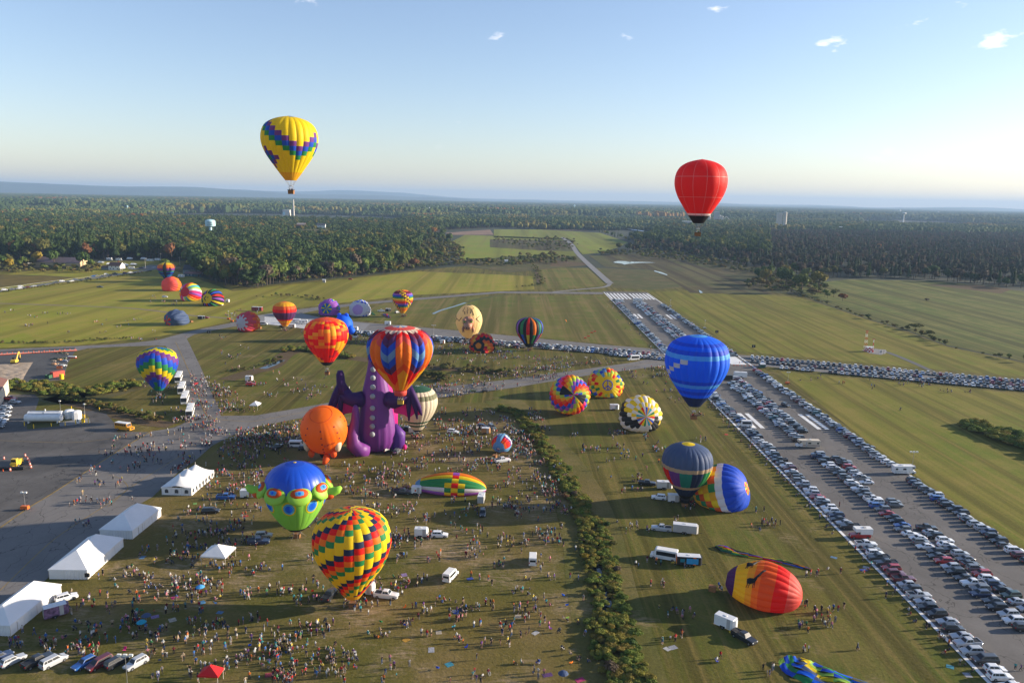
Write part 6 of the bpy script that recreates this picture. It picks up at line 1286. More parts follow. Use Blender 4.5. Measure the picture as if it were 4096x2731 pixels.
camper(rwl(20.4, 533), RYAW, 'white motorhome in the right runway row'); camper(rwl(-2.2, 505), RYAW+math.pi, 'tan and cream motorhome with swoosh stripes in the middle rows', 8.2, stripe=fab('maroon'), body=M_CREAMP); camper(rwl(-17, 79), RYAW, 'white motorhome near the far end of the left row', 7.5); camper(rwl(1.5, 68), RYAW, 'white motorhome at the far head of the middle rows', 9)
camper(tuple(G(1176, 1292, .13)), R(10), 'long white camper beside the sunset balloon', 9); camper(tuple(G(1213, 1296, .13)), R(8), 'white motorhome right of the long camper at the parking strip', 6)
cp = make_car('pickup', 'red', rwl(-18.6, 587), RYAW+math.pi, 'red pickup carrying a white camper shell in the left runway row', None)
for n_, m_, bx in (('camper_shell', M_WHT, (-.2, 3.2, -1.1, 1.1, 1.35, 3.0)), ('camper_overhang', M_WHT, (-1.6, -.203, -1.1, 1.1, 2.05, 3.0)), ('camper_window', M_GLASS, (.6, 1.4, -1.13, -1.102, 2.1, 2.5)), ('camper_window', M_GLASS, (-.9, -.3, -1.13, -1.102, 2.3, 2.7)), ('camper_roof_vent', M_GRYP, (.8, 1.5, -.4, .4, 3.003, 3.2))):
    q = MB(); x0, x1 = sorted((-bx[0], -bx[1])); q.box(x0, x1, *bx[2:]); q.obj(n_, [m_], cp)
def coach(x, y, a, label):
    r = empty('coach_bus'); place(r, x, y, a, .13); tag(r, label, 'bus', 'coach buses standing along the taxiway'); L2, W2, H_ = 6.6, 1.28, 3.45
    b = MB(); V = []; pr = [(L2, .4), (L2+.15, 1.2), (L2-.15, 3.1), (L2-.6, H_), (-L2+.2, H_), (-L2, 3.2), (-L2, .4)]; V = [(x_, -W2, z) for x_, z in pr]+[(x_, W2, z) for x_, z in pr]; n = len(pr); b.add(V, [tuple(range(n)), tuple(range(n, 2*n))[::-1]]+[(i, n+i, n+(i+1) % n, (i+1) % n) for i in range(n)]); b.obj('body', [M_WHT], r)
    g = MB(); g.add([(L2+.17, -W2*.93, 1.25), (L2+.17, W2*.93, 1.25), (L2-.10, W2*.93, 3.05), (L2-.10, -W2*.93, 3.05)], [(0, 1, 2, 3)]); g.obj('windscreen', [M_GLASS], r)
    for s in (-1, 1):
        for k in range(6): w = MB(); w.box(-L2+.6+k*1.95, -L2+2.45+k*1.95, s*(W2+.012)-.015, s*(W2+.012)+.015, 1.75, 2.85); w.obj('window', [M_GLASS], r)
        m_ = MB(); m_.box(L2+.1, L2+.35, s*(W2+.15)-.1, s*(W2+.15)+.1, 2.1, 2.7); m_.obj('mirror', [M_TRIM], r); h = MB(); h.box(L2+.1, L2+.17, s*W2*.75-.2, s*W2*.75+.2, .75, .95); h.obj('headlight', [M_HEAD], r)
    for x0 in (-3.5, 2.2): v = MB(); v.box(x0, x0+1.4, -.6, .6, H_+.002, H_+.18); v.obj('roof_hatch', [M_ROOFW], r)
    wheels(r, (L2-2.4, -L2+2.2, -L2+3.3), W2, .5); return r
coach(716, 1522, -72, 'farthest white coach bus, tucked beside the stepped balloon'); coach(728, 1566, -72, 'second farthest white coach bus in the line on the taxiway'); coach(741, 1605, -72, 'second nearest white coach bus in the line on the taxiway'); coach(762, 1658, -72, 'nearest white coach bus, front end facing the camera')
sb = empty('school_bus'); place(sb, 498, 1720, -18, .13); tag(sb, 'yellow school bus with a white roof on the apron', 'bus'); M_SB = mat('school_bus_yellow', (.72, .30, .012), .45)
b = MB(); pr = [(3.9, .5), (3.9, 1.5), (2.5, 1.65), (2.3, 2.9), (-3.6, 2.9), (-3.7, .5)]; n = 6; b.add([(x, -1.15, z) for x, z in pr]+[(x, 1.15, z) for x, z in pr], [tuple(range(n)), tuple(range(n, 2*n))[::-1]]+[(i, n+i, n+(i+1) % n, (i+1) % n) for i in range(n)]); b.obj('body', [M_SB], sb)
b = MB(); b.box(-3.7, 2.35, -1.12, 1.12, 2.903, 3.05, .15, .15); b.obj('roof', [M_WHT], sb)
for s in (-1, 1):
    for k in range(5): w = MB(); w.box(-3.3+k*1.05, -2.45+k*1.05, s*1.16-.015, s*1.16+.015, 1.9, 2.6); w.obj('window', [M_GLASS], sb)
w = MB(); w.add([(2.54, -1.0, 1.75), (2.54, 1.0, 1.75), (2.35, 1.0, 2.75), (2.35, -1.0, 2.75)], [(0, 1, 2, 3)]); w.obj('windscreen', [M_GLASS], sb); w = MB(); w.box(3.9, 3.97, -.7, .7, .8, 1.35); w.obj('grille', [M_TRIM], sb); wheels(sb, (2.9, -2.2), 1.15, .42)
txt('bus_sign', 'SCHOOL BUS', .32, M_TRIM, sb, Matrix(((0, 0, 1, 2.42), (1, 0, 0, 0), (0, 1, 0, 2.80), (0, 0, 0, 1))))
utv = empty('utility_cart'); place(utv, 782, 1540, 80, .13); tag(utv, 'red utility cart with a black roof on the taxiway line', 'utility cart')
b = MB(); b.box(-1.5, 1.5, -.75, .75, .4, .95); b.obj('body', [mat('cart_red', (.45, .02, .02), .4)], utv); b = MB(); b.box(-.5, .9, -.7, .7, 1.85, 1.93); b.obj('roof', [M_TRIM], utv)
for sx in (-.45, .85):
    for s in (-1, 1): q = MB(); q.cyl((sx, s*.65, .95), (sx, s*.65, 1.85), .04, n=6); q.obj('roof_post', [M_TRIM], utv)
wheels(utv, (1.0, -1.0), .8, .33)
for i, (x, y, lab) in enumerate([(1892, 1568, 'green open utility cart on the taxiway right of the chevron balloon'), (1940, 1568, 'low dark utility cart on the taxiway behind the green one')]):
    u2 = copytree(utv); place(u2, x, y, 170, .14); u2['label'] = lab
    for ch in u2.children:
        if ch.name.startswith('body'): ch.data = ch.data.copy(); ch.data.materials[0] = mat('cart_green' if i == 0 else 'cart_dark', (.10, .12, .05) if i == 0 else (.05, .05, .05), .6)
# ---------------------------------------------------------------- tents
M_CANVAS = mat('white_canvas', (.80, .80, .79), .6, trans=.12, var=.04, vscale=.4, bump=.5, bscale=1.2); M_POLE = mat('tent_pole', (.55, .50, .42), .6); M_CLEAR = mat('tent_window', (.06, .07, .08), .25)
def tent(p0, p1, p2, label, eave=2.5, ridge=2.6, peaks=0, windows=False, walls=True, name='marquee_tent', group='white event tents beside the apron', canvas=None, bays=5):
    """p0, p1: the ends of the near gable at the ground, p2: the far end of the right hand side"""
    A, B, C_ = G(*p0)[:2], G(*p1)[:2], G(*p2)[:2]; canvas = canvas or M_CANVAS
    w = np.linalg.norm(B-A); ex = (B-A)/w; ey = np.array([-ex[1], ex[0]]); L_ = np.dot(C_-B, ey); r = empty(name, (*A, .1), math.atan2(ex[1], ex[0])); tag(r, label, 'tent', group)
    if peaks:   # pole tent with swooping peaks
        pk = [L_*(i+.5)/peaks for i in range(peaks)]; nu, nv = 14, 12*peaks; V = []; 
        for j in range(nv+1):
            y = L_*j/nv
            for i in range(nu+1):
                x = w*i/nu; e = min(x, w-x, y, L_-y)/(w/2); d = min(math.hypot(x-w/2, y-q) for q in pk)/(w/2); sag = .55*min(1, e)**.8; z = eave+ridge*(.38*sag+.75*max(0, 1-d)**1.7+.12*min(1, e)); V.append((x, y, z))
        F = [(j*(nu+1)+i, j*(nu+1)+i+1, (j+1)*(nu+1)+i+1, (j+1)*(nu+1)+i) for j in range(nv) for i in range(nu)]
        obj('roof', mesh('roof', V, F, [canvas], smooth=True), r)
        for q in pk: m = MB(); m.cyl((w/2, q, 0), (w/2, q, eave+ridge*1.22), .07, n=6); m.obj('tent_pole', [M_POLE], r)
    else:   # frame tent with hipped ends
        h = w/2; m = MB(); a, b = (w/2, min(h*.95, L_/2-.2), eave+ridge), (w/2, L_-min(h*.95, L_/2-.2), eave+ridge); c0 = [(-.12, -.12, eave), (w+.12, -.12, eave), (w+.12, L_+.12, eave), (-.12, L_+.12, eave)]
        m.add([*c0, a, b], [(0, 1, 4), (1, 2, 5, 4), (2, 3, 5), (3, 0, 4, 5)]); m.obj('roof', [canvas], r)
    v = MB()
    for x0, x1, y0, y1 in ((-.13, w+.13, -.14, -.11), (w+.11, w+.14, -.13, L_+.13), (-.13, w+.13, L_+.11, L_+.14), (-.14, -.11, -.13, L_+.13)): v.box(x0, x1, y0, y1, eave-.35, eave+.02)
    v.obj('valance', [canvas], r)
    if walls:
        for nm, a_, b_, n_ in (('wall', (0, 0), (w, 0), 3), ('wall', (w, 0), (w, L_), bays), ('wall', (w, L_), (0, L_), 3), ('wall', (0, L_), (0, 0), bays)):
            a_, b_ = np.array(a_, float), np.array(b_, float)
            for k in range(n_):
                V = []; q0, q1 = a_+(b_-a_)*k/n_, a_+(b_-a_)*(k+1)/n_; nn = np.array([(b_-a_)[1], -(b_-a_)[0]]); nn /= np.linalg.norm(nn)
                for f in np.linspace(.003, .997, 9):
                    o_ = nn*.07*math.sin(f*25+k); x, y = q0+(q1-q0)*f+o_; V += [(x, y, 0), (x, y, eave-.02)]
                F = [(2*i, 2*i+2, 2*i+3, 2*i+1) for i in range(8)]; wl = obj('wall', mesh('wall', V, F, [canvas]), r)
                if windows and nm == 'wall' and ((a_[1] == 0 and b_[1] == 0) or a_[0] == w):
                    c = (q0+q1)/2+nn*.10; d = (q1-q0)/np.linalg.norm(q1-q0); P = [(-.55, .7), (.55, .7), (.55, 1.5), (.4, 1.8), (0, 1.95), (-.4, 1.8), (-.55, 1.5)]
                    obj('window', mesh('window', [(c[0]+d[0]*s_, c[1]+d[1]*s_, z) for s_, z in P], [tuple(range(7))], [M_CLEAR]), wl)
    nleg = max(2, int(L_/4)+1)
    for k in range(nleg):
        for x in (0, w):
            m = MB(); y = L_*k/(nleg-1); m.cyl((x, y, 0), (x, y, eave), .05, n=6); m.obj('leg', [M_POLE], r)
            if walls and windows: s = -1 if x == 0 else 1; m = MB(); m.cyl((x+s*.1, y, eave), (x+s*1.5, y, 0), .02, n=4); m.obj('guy_rope', [M_ROPE], r)
    return r
tent((648, 1979), (767, 1983), (861, 1909), 'white pole tent with two peaks and arched windows, farthest of the big tents', peaks=3, windows=True, ridge=2.9, bays=7)
tent((401, 2152), (531, 2157), (655, 2064), 'closed white marquee, second farthest of the big tents', ridge=3.0); tent((198, 2316), (351, 2318), (494, 2187), 'closed white marquee with two loudspeakers at its corner, second nearest tent', ridge=3.0)
tent((-95, 2540), (44, 2545), (238, 2377), 'longest white marquee running off the left edge of the field', ridge=2.6, bays=8)
tent((806, 2262), (902, 2268), (941, 2226), 'small open white canopy on legs among the crowd', walls=False, ridge=1.9, eave=2.6, name='canopy_tent', group=None); tent((1000, 1640), (1030, 1641), (1042, 1631), 'little white canopy by the taxiway junction', walls=False, ridge=1.2, eave=2.2, name='canopy_tent', group=None)
tent((797, 2745), (872, 2748), (888, 2715), 'red canopy tent cut by the bottom edge', walls=False, ridge=1.4, eave=2.3, name='canopy_tent', group=None, canvas=mat('red_canvas', (.60, .015, .02), .6, trans=.15))
for x in (352, 361): g = G(x, 2318); b = MB(); b.box(-.25, .25, -.22, .22, 1.0, 1.9); b.cyl((0, 0, 0), (0, 0, 1.0), .03, n=5); tag(b.obj('loudspeaker', [M_DARK], None, loc=(g[0], g[1]-.6, .1)), 'black loudspeaker on a stand, %s one at the tent corner' % ('left' if x == 352 else 'right'), 'loudspeaker')
# ---------------------------------------------------------------- fuel depot
def at(x, y, z=.12): g = G(x, y); return (g[0], g[1], z)
M_TANK = mat('tank_white', (.76, .76, .74), .4, var=.05, vscale=.7); M_YB = mat('bollard_yellow', (.75, .48, .01), .5)
def tank(x, y, L_, r_, a, label):
    t_ = empty('fuel_tank', at(x, y), R(a)); tag(t_, label, 'fuel tank'); b = MB(); b.loft([(-L_/2, 0, r_+.5), (-L_/2+.15, 0, r_+.5), (L_/2-.15, 0, r_+.5), (L_/2, 0, r_+.5)], [r_*.9, r_, r_, r_*.9], 24); b.obj('shell', [M_TANK], t_, smooth=False)
    for s in (-.8, .8): q = MB(); q.box(s*L_/2-.2, s*L_/2+.2, -r_*.7, r_*.7, 0, .9); q.obj('saddle', [M_TANK], t_)
    q = MB(); q.box(-L_*.42, L_*.42, -.4, .4, 2*r_+.5, 2*r_+.58); q.obj('walkway', [M_STEEL], t_); q = MB(); q.cyl((0, 0, 2*r_+.5), (0, 0, 2*r_+1.3), .25, n=8); q.obj('hatch', [M_TANK], t_)
    for s in (-.25, .25): q = MB(); q.cyl((.2+s, -.6, 2*r_+.5), (.2+s, -.6, 2*r_+1.6), .03, n=4); q.obj('handrail_post', [M_STEEL], t_)
tank(176, 1690, 13.8, 1.5, 6, 'long white horizontal fuel tank in front at the depot'); tank(184, 1676, 13.4, 1.4, 6, 'long white fuel tank standing behind the front one')
for x, y, lab in ((279, 1672, 'left'), (308, 1676, 'right')): b = MB(); b.lathe((0, 0, 0), [(1.9, 0), (1.9, 3.0), (1.6, 3.4), (.4, 3.6)], 8); tag(b.obj('storage_tank', [M_TANK], None, loc=at(x, y)), '%s one of two squat white tanks at the fuel depot' % lab, 'storage tank')
for i, (x, y, h) in enumerate([(98, 1704, 1.6), (135, 1714, 1.6), (206, 1706, 1.3), (261, 1703, 1.4), (256, 1668, 1.4), (303, 1697, 1.9), (329, 1695, 1.9), (354, 1693, 2.3), (331, 1670, 1.4), (339, 1672, 1.4), (286, 1639, 1.4), (398, 1643, 1.4), (324, 1675, 1.2)]):
    b = MB(); b.cyl((0, 0, 0), (0, 0, h), .16, n=10); b.blob((0, 0, h), (.16, .16, .1), 10, 4); tag(b.obj('bollard', [M_YB], None, loc=at(x, y)), 'yellow steel bollard around the fuel depot, %s from the left' % ordw(sorted([98, 135, 206, 261, 256, 303, 329, 354, 331, 339, 286, 398, 324]).index(x)), 'bollard', 'yellow bollards at the fuel depot')
b = MB(); b.box(-.4, .4, -.3, .3, 0, 1.6); b.cur = 1; b.box(-.28, .28, -.32, -.302, .9, 1.35); tag(b.obj('fuel_pump', [M_WHT, M_TRIM], None, loc=at(313, 1693)), 'white fuel pump with a dark display between yellow posts', 'fuel pump'); b = MB(); b.box(-.5, .5, -.4, .4, 0, 1.8); tag(b.obj('pump_cabinet', [M_YB], None, loc=at(333, 1690)), 'yellow cabinet beside the fuel pump', 'cabinet')
def light_pole(x, y, h, label, heads=1, base=None, cat='light pole'):
    r = empty('light_pole', at(x, y)); tag(r, label, cat); b = MB(); b.cyl((0, 0, 0), (0, 0, h), .09, .05, n=7); b.obj('pole', [M_STEEL], r)
    for k in range(heads): s = (k-(heads-1)/2); q = MB(); q.box(s*1.1-.35, s*1.1+.35, -.25, .15, h+.0, h+.4); q.cyl((s*1.1, 0, h), (0, 0, h-.15), .04, n=4); q.obj('lamp_head', [mat('lamp_glass', (.72, .72, .68), .2)], r)
    if base: q = MB(); q.box(-1.2, 1.0, -.6, .6, .35, 1.3, .1, .1); q.obj('generator', [base], r); wheels(r, (0,), .7, .3); q = MB(); q.cyl((1.0, 0, .4), (2.0, 0, .4), .05, n=5); q.obj('tow_bar', [M_TRIM], r)
    return r
MO = mat('generator_orange', (.62, .13, .02), .5)
light_pole(243, 1652, 5, 'grey lamp post behind the long fuel tanks'); light_pole(341, 1670, 5.5, 'dark lamp post right of the squat white tanks'); light_pole(102, 2040, 5.2, 'tower light with two lamps above an orange generator on the apron', 2, MO, 'light tower'); light_pole(511, 2760, 7, 'light mast with three lamps at the bottom left cars', 3)
for x, y, lab, hd_, bs in ((3648, 1876, 'light tower with four lamps on the right field beside the cars', 3, M_GRYP), (3150, 1537, 'light tower with an orange base near the crossing', 2, MO), (2681, 1228, 'thin light tower beside the far runway cars, upper one', 1, M_GRYP), (2819, 1316, 'thin light tower beside the far runway cars, lower one', 1, M_GRYP), (1735, 1356, 'light tower rising over the long parking strip', 3, MO), (928, 1288, 'light tower with an orange base left of the star crown balloon', 2, MO), (915, 1279, 'message board trailer on an orange base left of the star crown balloon', 1, MO)):
    light_pole(x, y, 9 if x == 1735 else 6.2, lab, hd_, bs, 'light tower')
# ---------------------------------------------------------------- plough truck with cones, construction yard
pt_ = empty('road_roller', at(66, 1866), R(-85)); tag(pt_, 'yellow machine with a cab and a long black broom on the apron', 'plough truck'); MY = mat('machine_yellow', (.72, .47, .05), .5)
b = MB(); b.box(-2.6, 1.8, -1.1, 1.1, .6, 1.6); b.box(-2.5, -.2, -1.0, 1.0, 1.6, 2.3); b.obj('body', [MY], pt_); b = MB(); b.box(0, 1.5, -.9, .9, 1.603, 3.0, .1, .1); b.obj('cab', [MY], pt_); b = MB(); b.box(1.49, 1.53, -.75, .75, 2.0, 2.8); b.obj('windscreen', [M_GLASS], pt_); pt_.name = 'plough_truck'
b = MB(); b.cyl((3.4, -4.6, .6), (3.4, 4.2, .6), .55, n=14); b.obj('broom', [M_TRIM], pt_); b = MB(); b.box(1.8, 3.4, -.3, .3, .5, .8); b.obj('arm', [MY], pt_); wheels(pt_, (1.0, -1.7), 1.2, .6)
MC = mat('cone_orange', (.75, .10, .02), .5); M_STR = mat('reflective_band', (.7, .7, .68), .4)
def drum(x, y, lab, grp): r = empty('traffic_drum', at(x, y)); tag(r, lab, 'traffic drum', grp); [ (lambda b: b.obj(n_, [m_], r))(MB().cyl((0, 0, z0), (0, 0, z1), r0, r1, n=12)) for n_, m_, z0, z1, r0, r1 in (('barrel', MC, 0, .98, .32, .24), ('band', M_STR, .35, .5, .318, .30), ('band', M_STR, .65, .8, .295, .275), ('base', M_TRIM, -.02, .06, .42, .40))]
DR = [(16, 1837), (101, 1826), (110, 1840), (117, 1852), (120, 1862), (124, 1872), (41, 1884), (117, 1846)]
for i, (x, y) in enumerate(sorted(DR)): drum(x, y, 'orange and white drum around the broom machine, %s from the left' % ordw(i), 'orange drums around the broom machine')
def cone(x, y, lab, grp, h=.75): r = empty('traffic_cone', at(x, y, .155)); tag(r, lab, 'traffic cone', grp); MB().cyl((0, 0, .04), (0, 0, h), .19, .04, n=10).obj('cone', [MC], r); MB().box(-.24, .24, -.24, .24, 0, .05).obj('base', [M_TRIM], r)
for i, (x, y) in enumerate([(2933, 1464), (2937, 1464), (2945, 1464), (2952, 1464), (2967, 1465), (2981, 1465), (2996, 1465), (3006, 1466), (3017, 1466), (2690, 1444), (2680, 1441), (2668, 1438), (2655, 1436), (2645, 1440)]): cone(x, y, 'orange traffic cone in the line across the runway, %s from the left' % ordw([2645, 2655, 2668, 2680, 2690, 2933, 2937, 2945, 2952, 2967, 2981, 2996, 3006, 3017].index(x)), 'cones across the runway', .95)
cone(13, 1886, 'small orange cone left of the broom machine', None); cone(81, 1877, 'small orange cone in front of the broom', None)
bar = empty('barrier_line', (0, 0, 0)); tag(bar, 'long line of orange and white plastic barriers behind the construction yard', 'barrier'); A_, B_ = G(-30, 1422)[:2], G(306, 1403)[:2]; n_ = 32
bm1 = MB().box(-.95, .95, -.2, .2, 0, .3).box(-.9, .9, -.1, .1, .3, .5).me('barrier', [MC]); bm2 = MB().box(-.9, .9, -.12, .12, .503, .7).me('barrier_top', [M_STR]); fl = MB().box(-.22, .22, -.02, .02, .7, 1.3).me('barrier_flag', [MC])
for k in range(n_):
    p = A_+(B_-A_)*(k+.5)/n_; o = obj('barrier', bm1, bar, (p[0], p[1], .13), math.atan2(*(B_-A_)[::-1])); obj('barrier_top', bm2, o)
    if k % 2: obj('barrier_flag', fl, o)
ex = empty('excavator', at(60, 1454), R(95)); tag(ex, 'yellow excavator with its boom raised at the edge of the sand pit', 'excavator')
for n_, m_, f in (('track', M_TRIM, lambda b: b.box(-1.8, 1.8, -1.4, -.85, 0, .8)), ('track', M_TRIM, lambda b: b.box(-1.8, 1.8, .85, 1.4, 0, .8)), ('body', MY, lambda b: b.box(-1.9, 1.3, -1.3, 1.3, .85, 2.1, .1, .1)), ('cab', M_TRIM, lambda b: b.box(.1, 1.4, .3, 1.25, 2.1, 3.2)), ('boom', MY, lambda b: b.loft([(1.2, -.2, 1.8), (3.2, -.2, 4.6), (4.4, -.2, 5.6)], [.4, .35, .28], 6)), ('arm', MY, lambda b: b.loft([(4.4, -.2, 5.6), (5.2, -.2, 3.6), (5.0, -.2, 2.0)], [.3, .26, .2], 6)), ('bucket', M_TRIM, lambda b: b.box(4.4, 5.4, -.7, .3, 1.2, 2.1, .1, .1))): f(MB()).obj(n_, [m_], ex) if False else (lambda b: (f(b), b.obj(n_, [m_], ex)))(MB())
def container(x, y, a, c, lab, L_=6.0, W_=2.44, H_=2.6, cat='container', name='shipping_container', open_=False):
    r = empty(name, at(x, y, .13), R(a)); tag(r, lab, cat); b = MB()
    if open_:
        for x0, x1, y0, y1 in ((-L_/2, L_/2, -W_/2, -W_/2+.12), (-L_/2, L_/2, W_/2-.12, W_/2), (-L_/2, -L_/2+.12, -W_/2+.12, W_/2-.12), (L_/2-.12, L_/2, -W_/2+.12, W_/2-.12)): b.box(x0, x1, y0, y1, 0, H_)
        b.box(-L_/2+.12, L_/2-.12, -W_/2+.12, W_/2-.12, 0, H_*.6)
    else: b.box(-L_/2, L_/2, -W_/2, W_/2, 0, H_)
    b.obj('body', [c], r)
    if not open_:
        for s in (-1, 1):
            for k in range(12): q = MB(); xx = -L_/2+.3+k*(L_-.6)/11; q.box(xx-.1, xx+.1, s*(W_/2+.03)-.03, s*(W_/2+.03)+.03, .15, H_-.15); q.obj('rib', [c], r)
MRC = mat('container_red', (.42, .07, .045), .6, var=.1, vscale=.8)
container(231, 1505, 62, MRC, 'red shipping container beside the yellow tank'); container(206, 1509, 80, mat('dumpster_green', (.03, .10, .05), .6), 'dark green dumpster left of the red container', 6, 2.4, 1.6, 'dumpster', 'dumpster', True); container(238, 1475, 20, mat('rust_box', (.22, .07, .03), .7), 'small rusty bin behind the red container', 2.5, 1.6, 1.4, 'dumpster', 'dumpster', True)
b = MB(); b.lathe((0, 0, 0), [(1.0, 0), (1.05, .1), (1.0, 2.4), (.9, 2.6)], 16); tag(b.obj('water_barrel', [M_YB], None, loc=at(247, 1517, .13)), 'yellow upright tank right of the red container', 'barrel')
br = empty('road_barrier', at(289, 1432)); tag(br, 'white and red plastic barrier at the grass corner', 'barrier'); MB().box(-2.2, 2.2, -.5, .5, .5, 1.0).obj('top_panel', [M_WHT], br); MB().box(-2.2, 2.2, -.45, .45, 0, .497).obj('bottom_panel', [mat('barrier_red', (.6, .04, .02), .5)], br)
dj = np.random.default_rng(5)
for i, (x, y, c, s) in enumerate([(222, 1440, (.04, .05, .035), 1.6), (212, 1436, (.04, .05, .035), 1.4), (238, 1441, (.42, .22, .10), 1.1), (246, 1437, (.08, .09, .05), 1.3), (252, 1412, (.06, .07, .045), 1.5), (240, 1414, (.06, .07, .045), 1.4), (262, 1418, (.20, .15, .10), 1.1), (260, 1436, (.12, .13, .09), 1.2), (217, 1459, (.42, .24, .13), .9), (227, 1457, (.35, .26, .18), .9), (240, 1463, (.40, .39, .36), 1.2), (256, 1463, (.6, .6, .57), 1.4), (262, 1445, (.25, .27, .32), 1.3), (213, 1446, (.3, .25, .2), .8)]):
    b = MB()
    for k in range(5): x0, y0 = dj.uniform(-s, s, 2); q = dj.uniform(.25, .6); b.box(x0-q*1.6, x0+q*1.6, y0-q, y0+q, k*.003, q*dj.uniform(.6, 1.6))
    tag(b.obj('supply_pile', [mat('pile_%d' % i, c, .85)], None, loc=at(x, y, .135)), 'pile of building supplies by the red container, %s from the left' % ordw([212, 213, 217, 222, 227, 238, 240, 240.5, 246, 252, 256, 260, 262, 262.5].index(x) if i not in (5, 12) else (7 if i == 5 else 13)), 'pile of materials', 'supplies heaped in the construction yard')
# ripples of sand in the pit
sv = []; nn_ = 26
for j in range(nn_+1):
    for i in range(nn_+1): f, g_ = i/nn_, j/nn_; L0, L1 = G(-60, 1462), G(-60, 1532); R0, R1 = G(130, 1450), G(90, 1520); p = (L0*(1-f)+R0*f)*(1-g_)+(L1*(1-f)+R1*f)*g_; sv.append((p[0], p[1], .17+.45*abs(noise.noise(Vector((p[0]*.22, p[1]*.3, 1))))*min(1, 4*f*(1-f)*4, 4*g_*(1-g_)*4)))
tag(obj('sand', mesh('sand', sv, [(j*(nn_+1)+i, j*(nn_+1)+i+1, (j+1)*(nn_+1)+i+1, (j+1)*(nn_+1)+i) for j in range(nn_) for i in range(nn_)], [A_DIRT])), kind='structure')
# hangar at the left edge
hg = empty('hangar', (0, 0, 0)); tag(hg, 'pale metal hangar with a brown roof cut by the left edge', 'building'); p = G(17, 1600); q = G(3, 1622); d = (p-q)[:2]; A0 = q[:2]; 
hd_ = d/np.linalg.norm(d); lt = np.array([-1.0, 0.05]); lt /= np.linalg.norm(lt); P4 = [A0-hd_*3, A0+hd_*26, A0+hd_*26+lt*20, A0-hd_*3+lt*20]
V = [(x, y, 0) for x, y in P4]+[(x, y, 6.0) for x, y in P4]; obj('wall', mesh('wall', V, [(0, 1, 5, 4), (1, 2, 6, 5), (2, 3, 7, 6), (3, 0, 4, 7)], [mat('hangar_metal', (.58, .52, .42), .6, var=.08, vscale=.5)]), hg)
mid = [(P4[0]+P4[3])/2, (P4[1]+P4[2])/2]; V = [(*P4[0], 6.003), (*P4[1], 6.003), (*mid[1], 8.6), (*mid[0], 8.6), (*P4[2], 6.003), (*P4[3], 6.003)]; obj('roof', mesh('roof', V, [(0, 1, 2, 3), (3, 2, 4, 5), (0, 3, 5), (1, 4, 2)], [mat('hangar_roof', (.22, .10, .07), .6)]), hg)
# ---------------------------------------------------------------- checkered radio shack and masts
sh = empty('equipment_shack', at(3476, 1406, .15)); tag(sh, 'small red and white checkered shack on the mown field', 'shack'); MR = mat('check_red', (.50, .03, .025), .5)
k = 0
for i in range(4):
    for j in range(3):
        for (x0, x1, y0, y1) in ((-2.2+i*1.1, -1.1+i*1.1, -1.6, -1.5),): MB().box(x0, x1, y0, y1, j*.95, j*.95+.95).obj('wall_panel', [MR if (i+j) % 2 else M_WHT], sh)
for i in range(3):
    for j in range(3):
        for s in (-1, 1): MB().box(min(s*2.2, s*2.1), max(s*2.2, s*2.1), -1.497+i*1.0, -.497+i*1.0, j*.95, j*.95+.95).obj('wall_panel', [M_WHT if (i+j) % 2 else MR], sh)
MB().box(-2.1, 2.1, 1.5, 1.6, 0, 2.85).obj('wall_panel', [M_WHT], sh); MB().box(-2.35, 2.35, -1.75, 1.75, 2.853, 3.0).obj('roof', [M_ROOFW], sh)
def mast(x, y, h, lab, w=.9):
    r = empty('radio_mast', at(x, y, .15)); tag(r, lab, 'radio mast'); n = int(h/1.8)
    for k in range(n):
        b = MB(); z0, z1 = h*k/n, h*(k+1)/n
        w0, w1 = w*(1-.6*k/n), w*(1-.6*(k+1)/n)
        for sx, sy in ((-1, -1), (1, -1), (1, 1), (-1, 1)): b.cyl((sx*w0/2, sy*w0/2, z0), (sx*w1/2, sy*w1/2, z1), .06, n=4, cap=False); 
        b.cyl((-w0/2, -w0/2, z0), (w1/2, -w1/2, z1), .04, n=4, cap=False); b.cyl((w0/2, w0/2, z0), (-w1/2, w1/2, z1), .04, n=4, cap=False)
        b.obj('mast_section', [MR if k % 2 == 0 else M_WHT], r)
    MB().box(-1.0, 1.0, -.15, .15, h, h+.25).obj('antenna_arm', [MR], r)
mast(3460, 1407, 13.5, 'tall red and white lattice mast left of the checkered shack', 1.8); mast(3490, 1410, 8.5, 'shorter striped mast right of the checkered shack', .5)
ce = empty('weather_station', at(3528, 1416, .15)); tag(ce, 'white weather equipment frame right of the checkered shack', 'weather station')
for x in (-1.6, 0, 1.8): MB().cyl((x, 0, 0), (x, 0, 2.6), .08, n=6).obj('post', [M_WHT], ce)
MB().box(-1.6, -.2, -.1, .1, .7, 2.0).obj('cabinet', [M_GRYP], ce); MB().box(-1.7, 1.9, -.06, .06, 2.6, 2.75).obj('cross_bar', [M_WHT], ce)
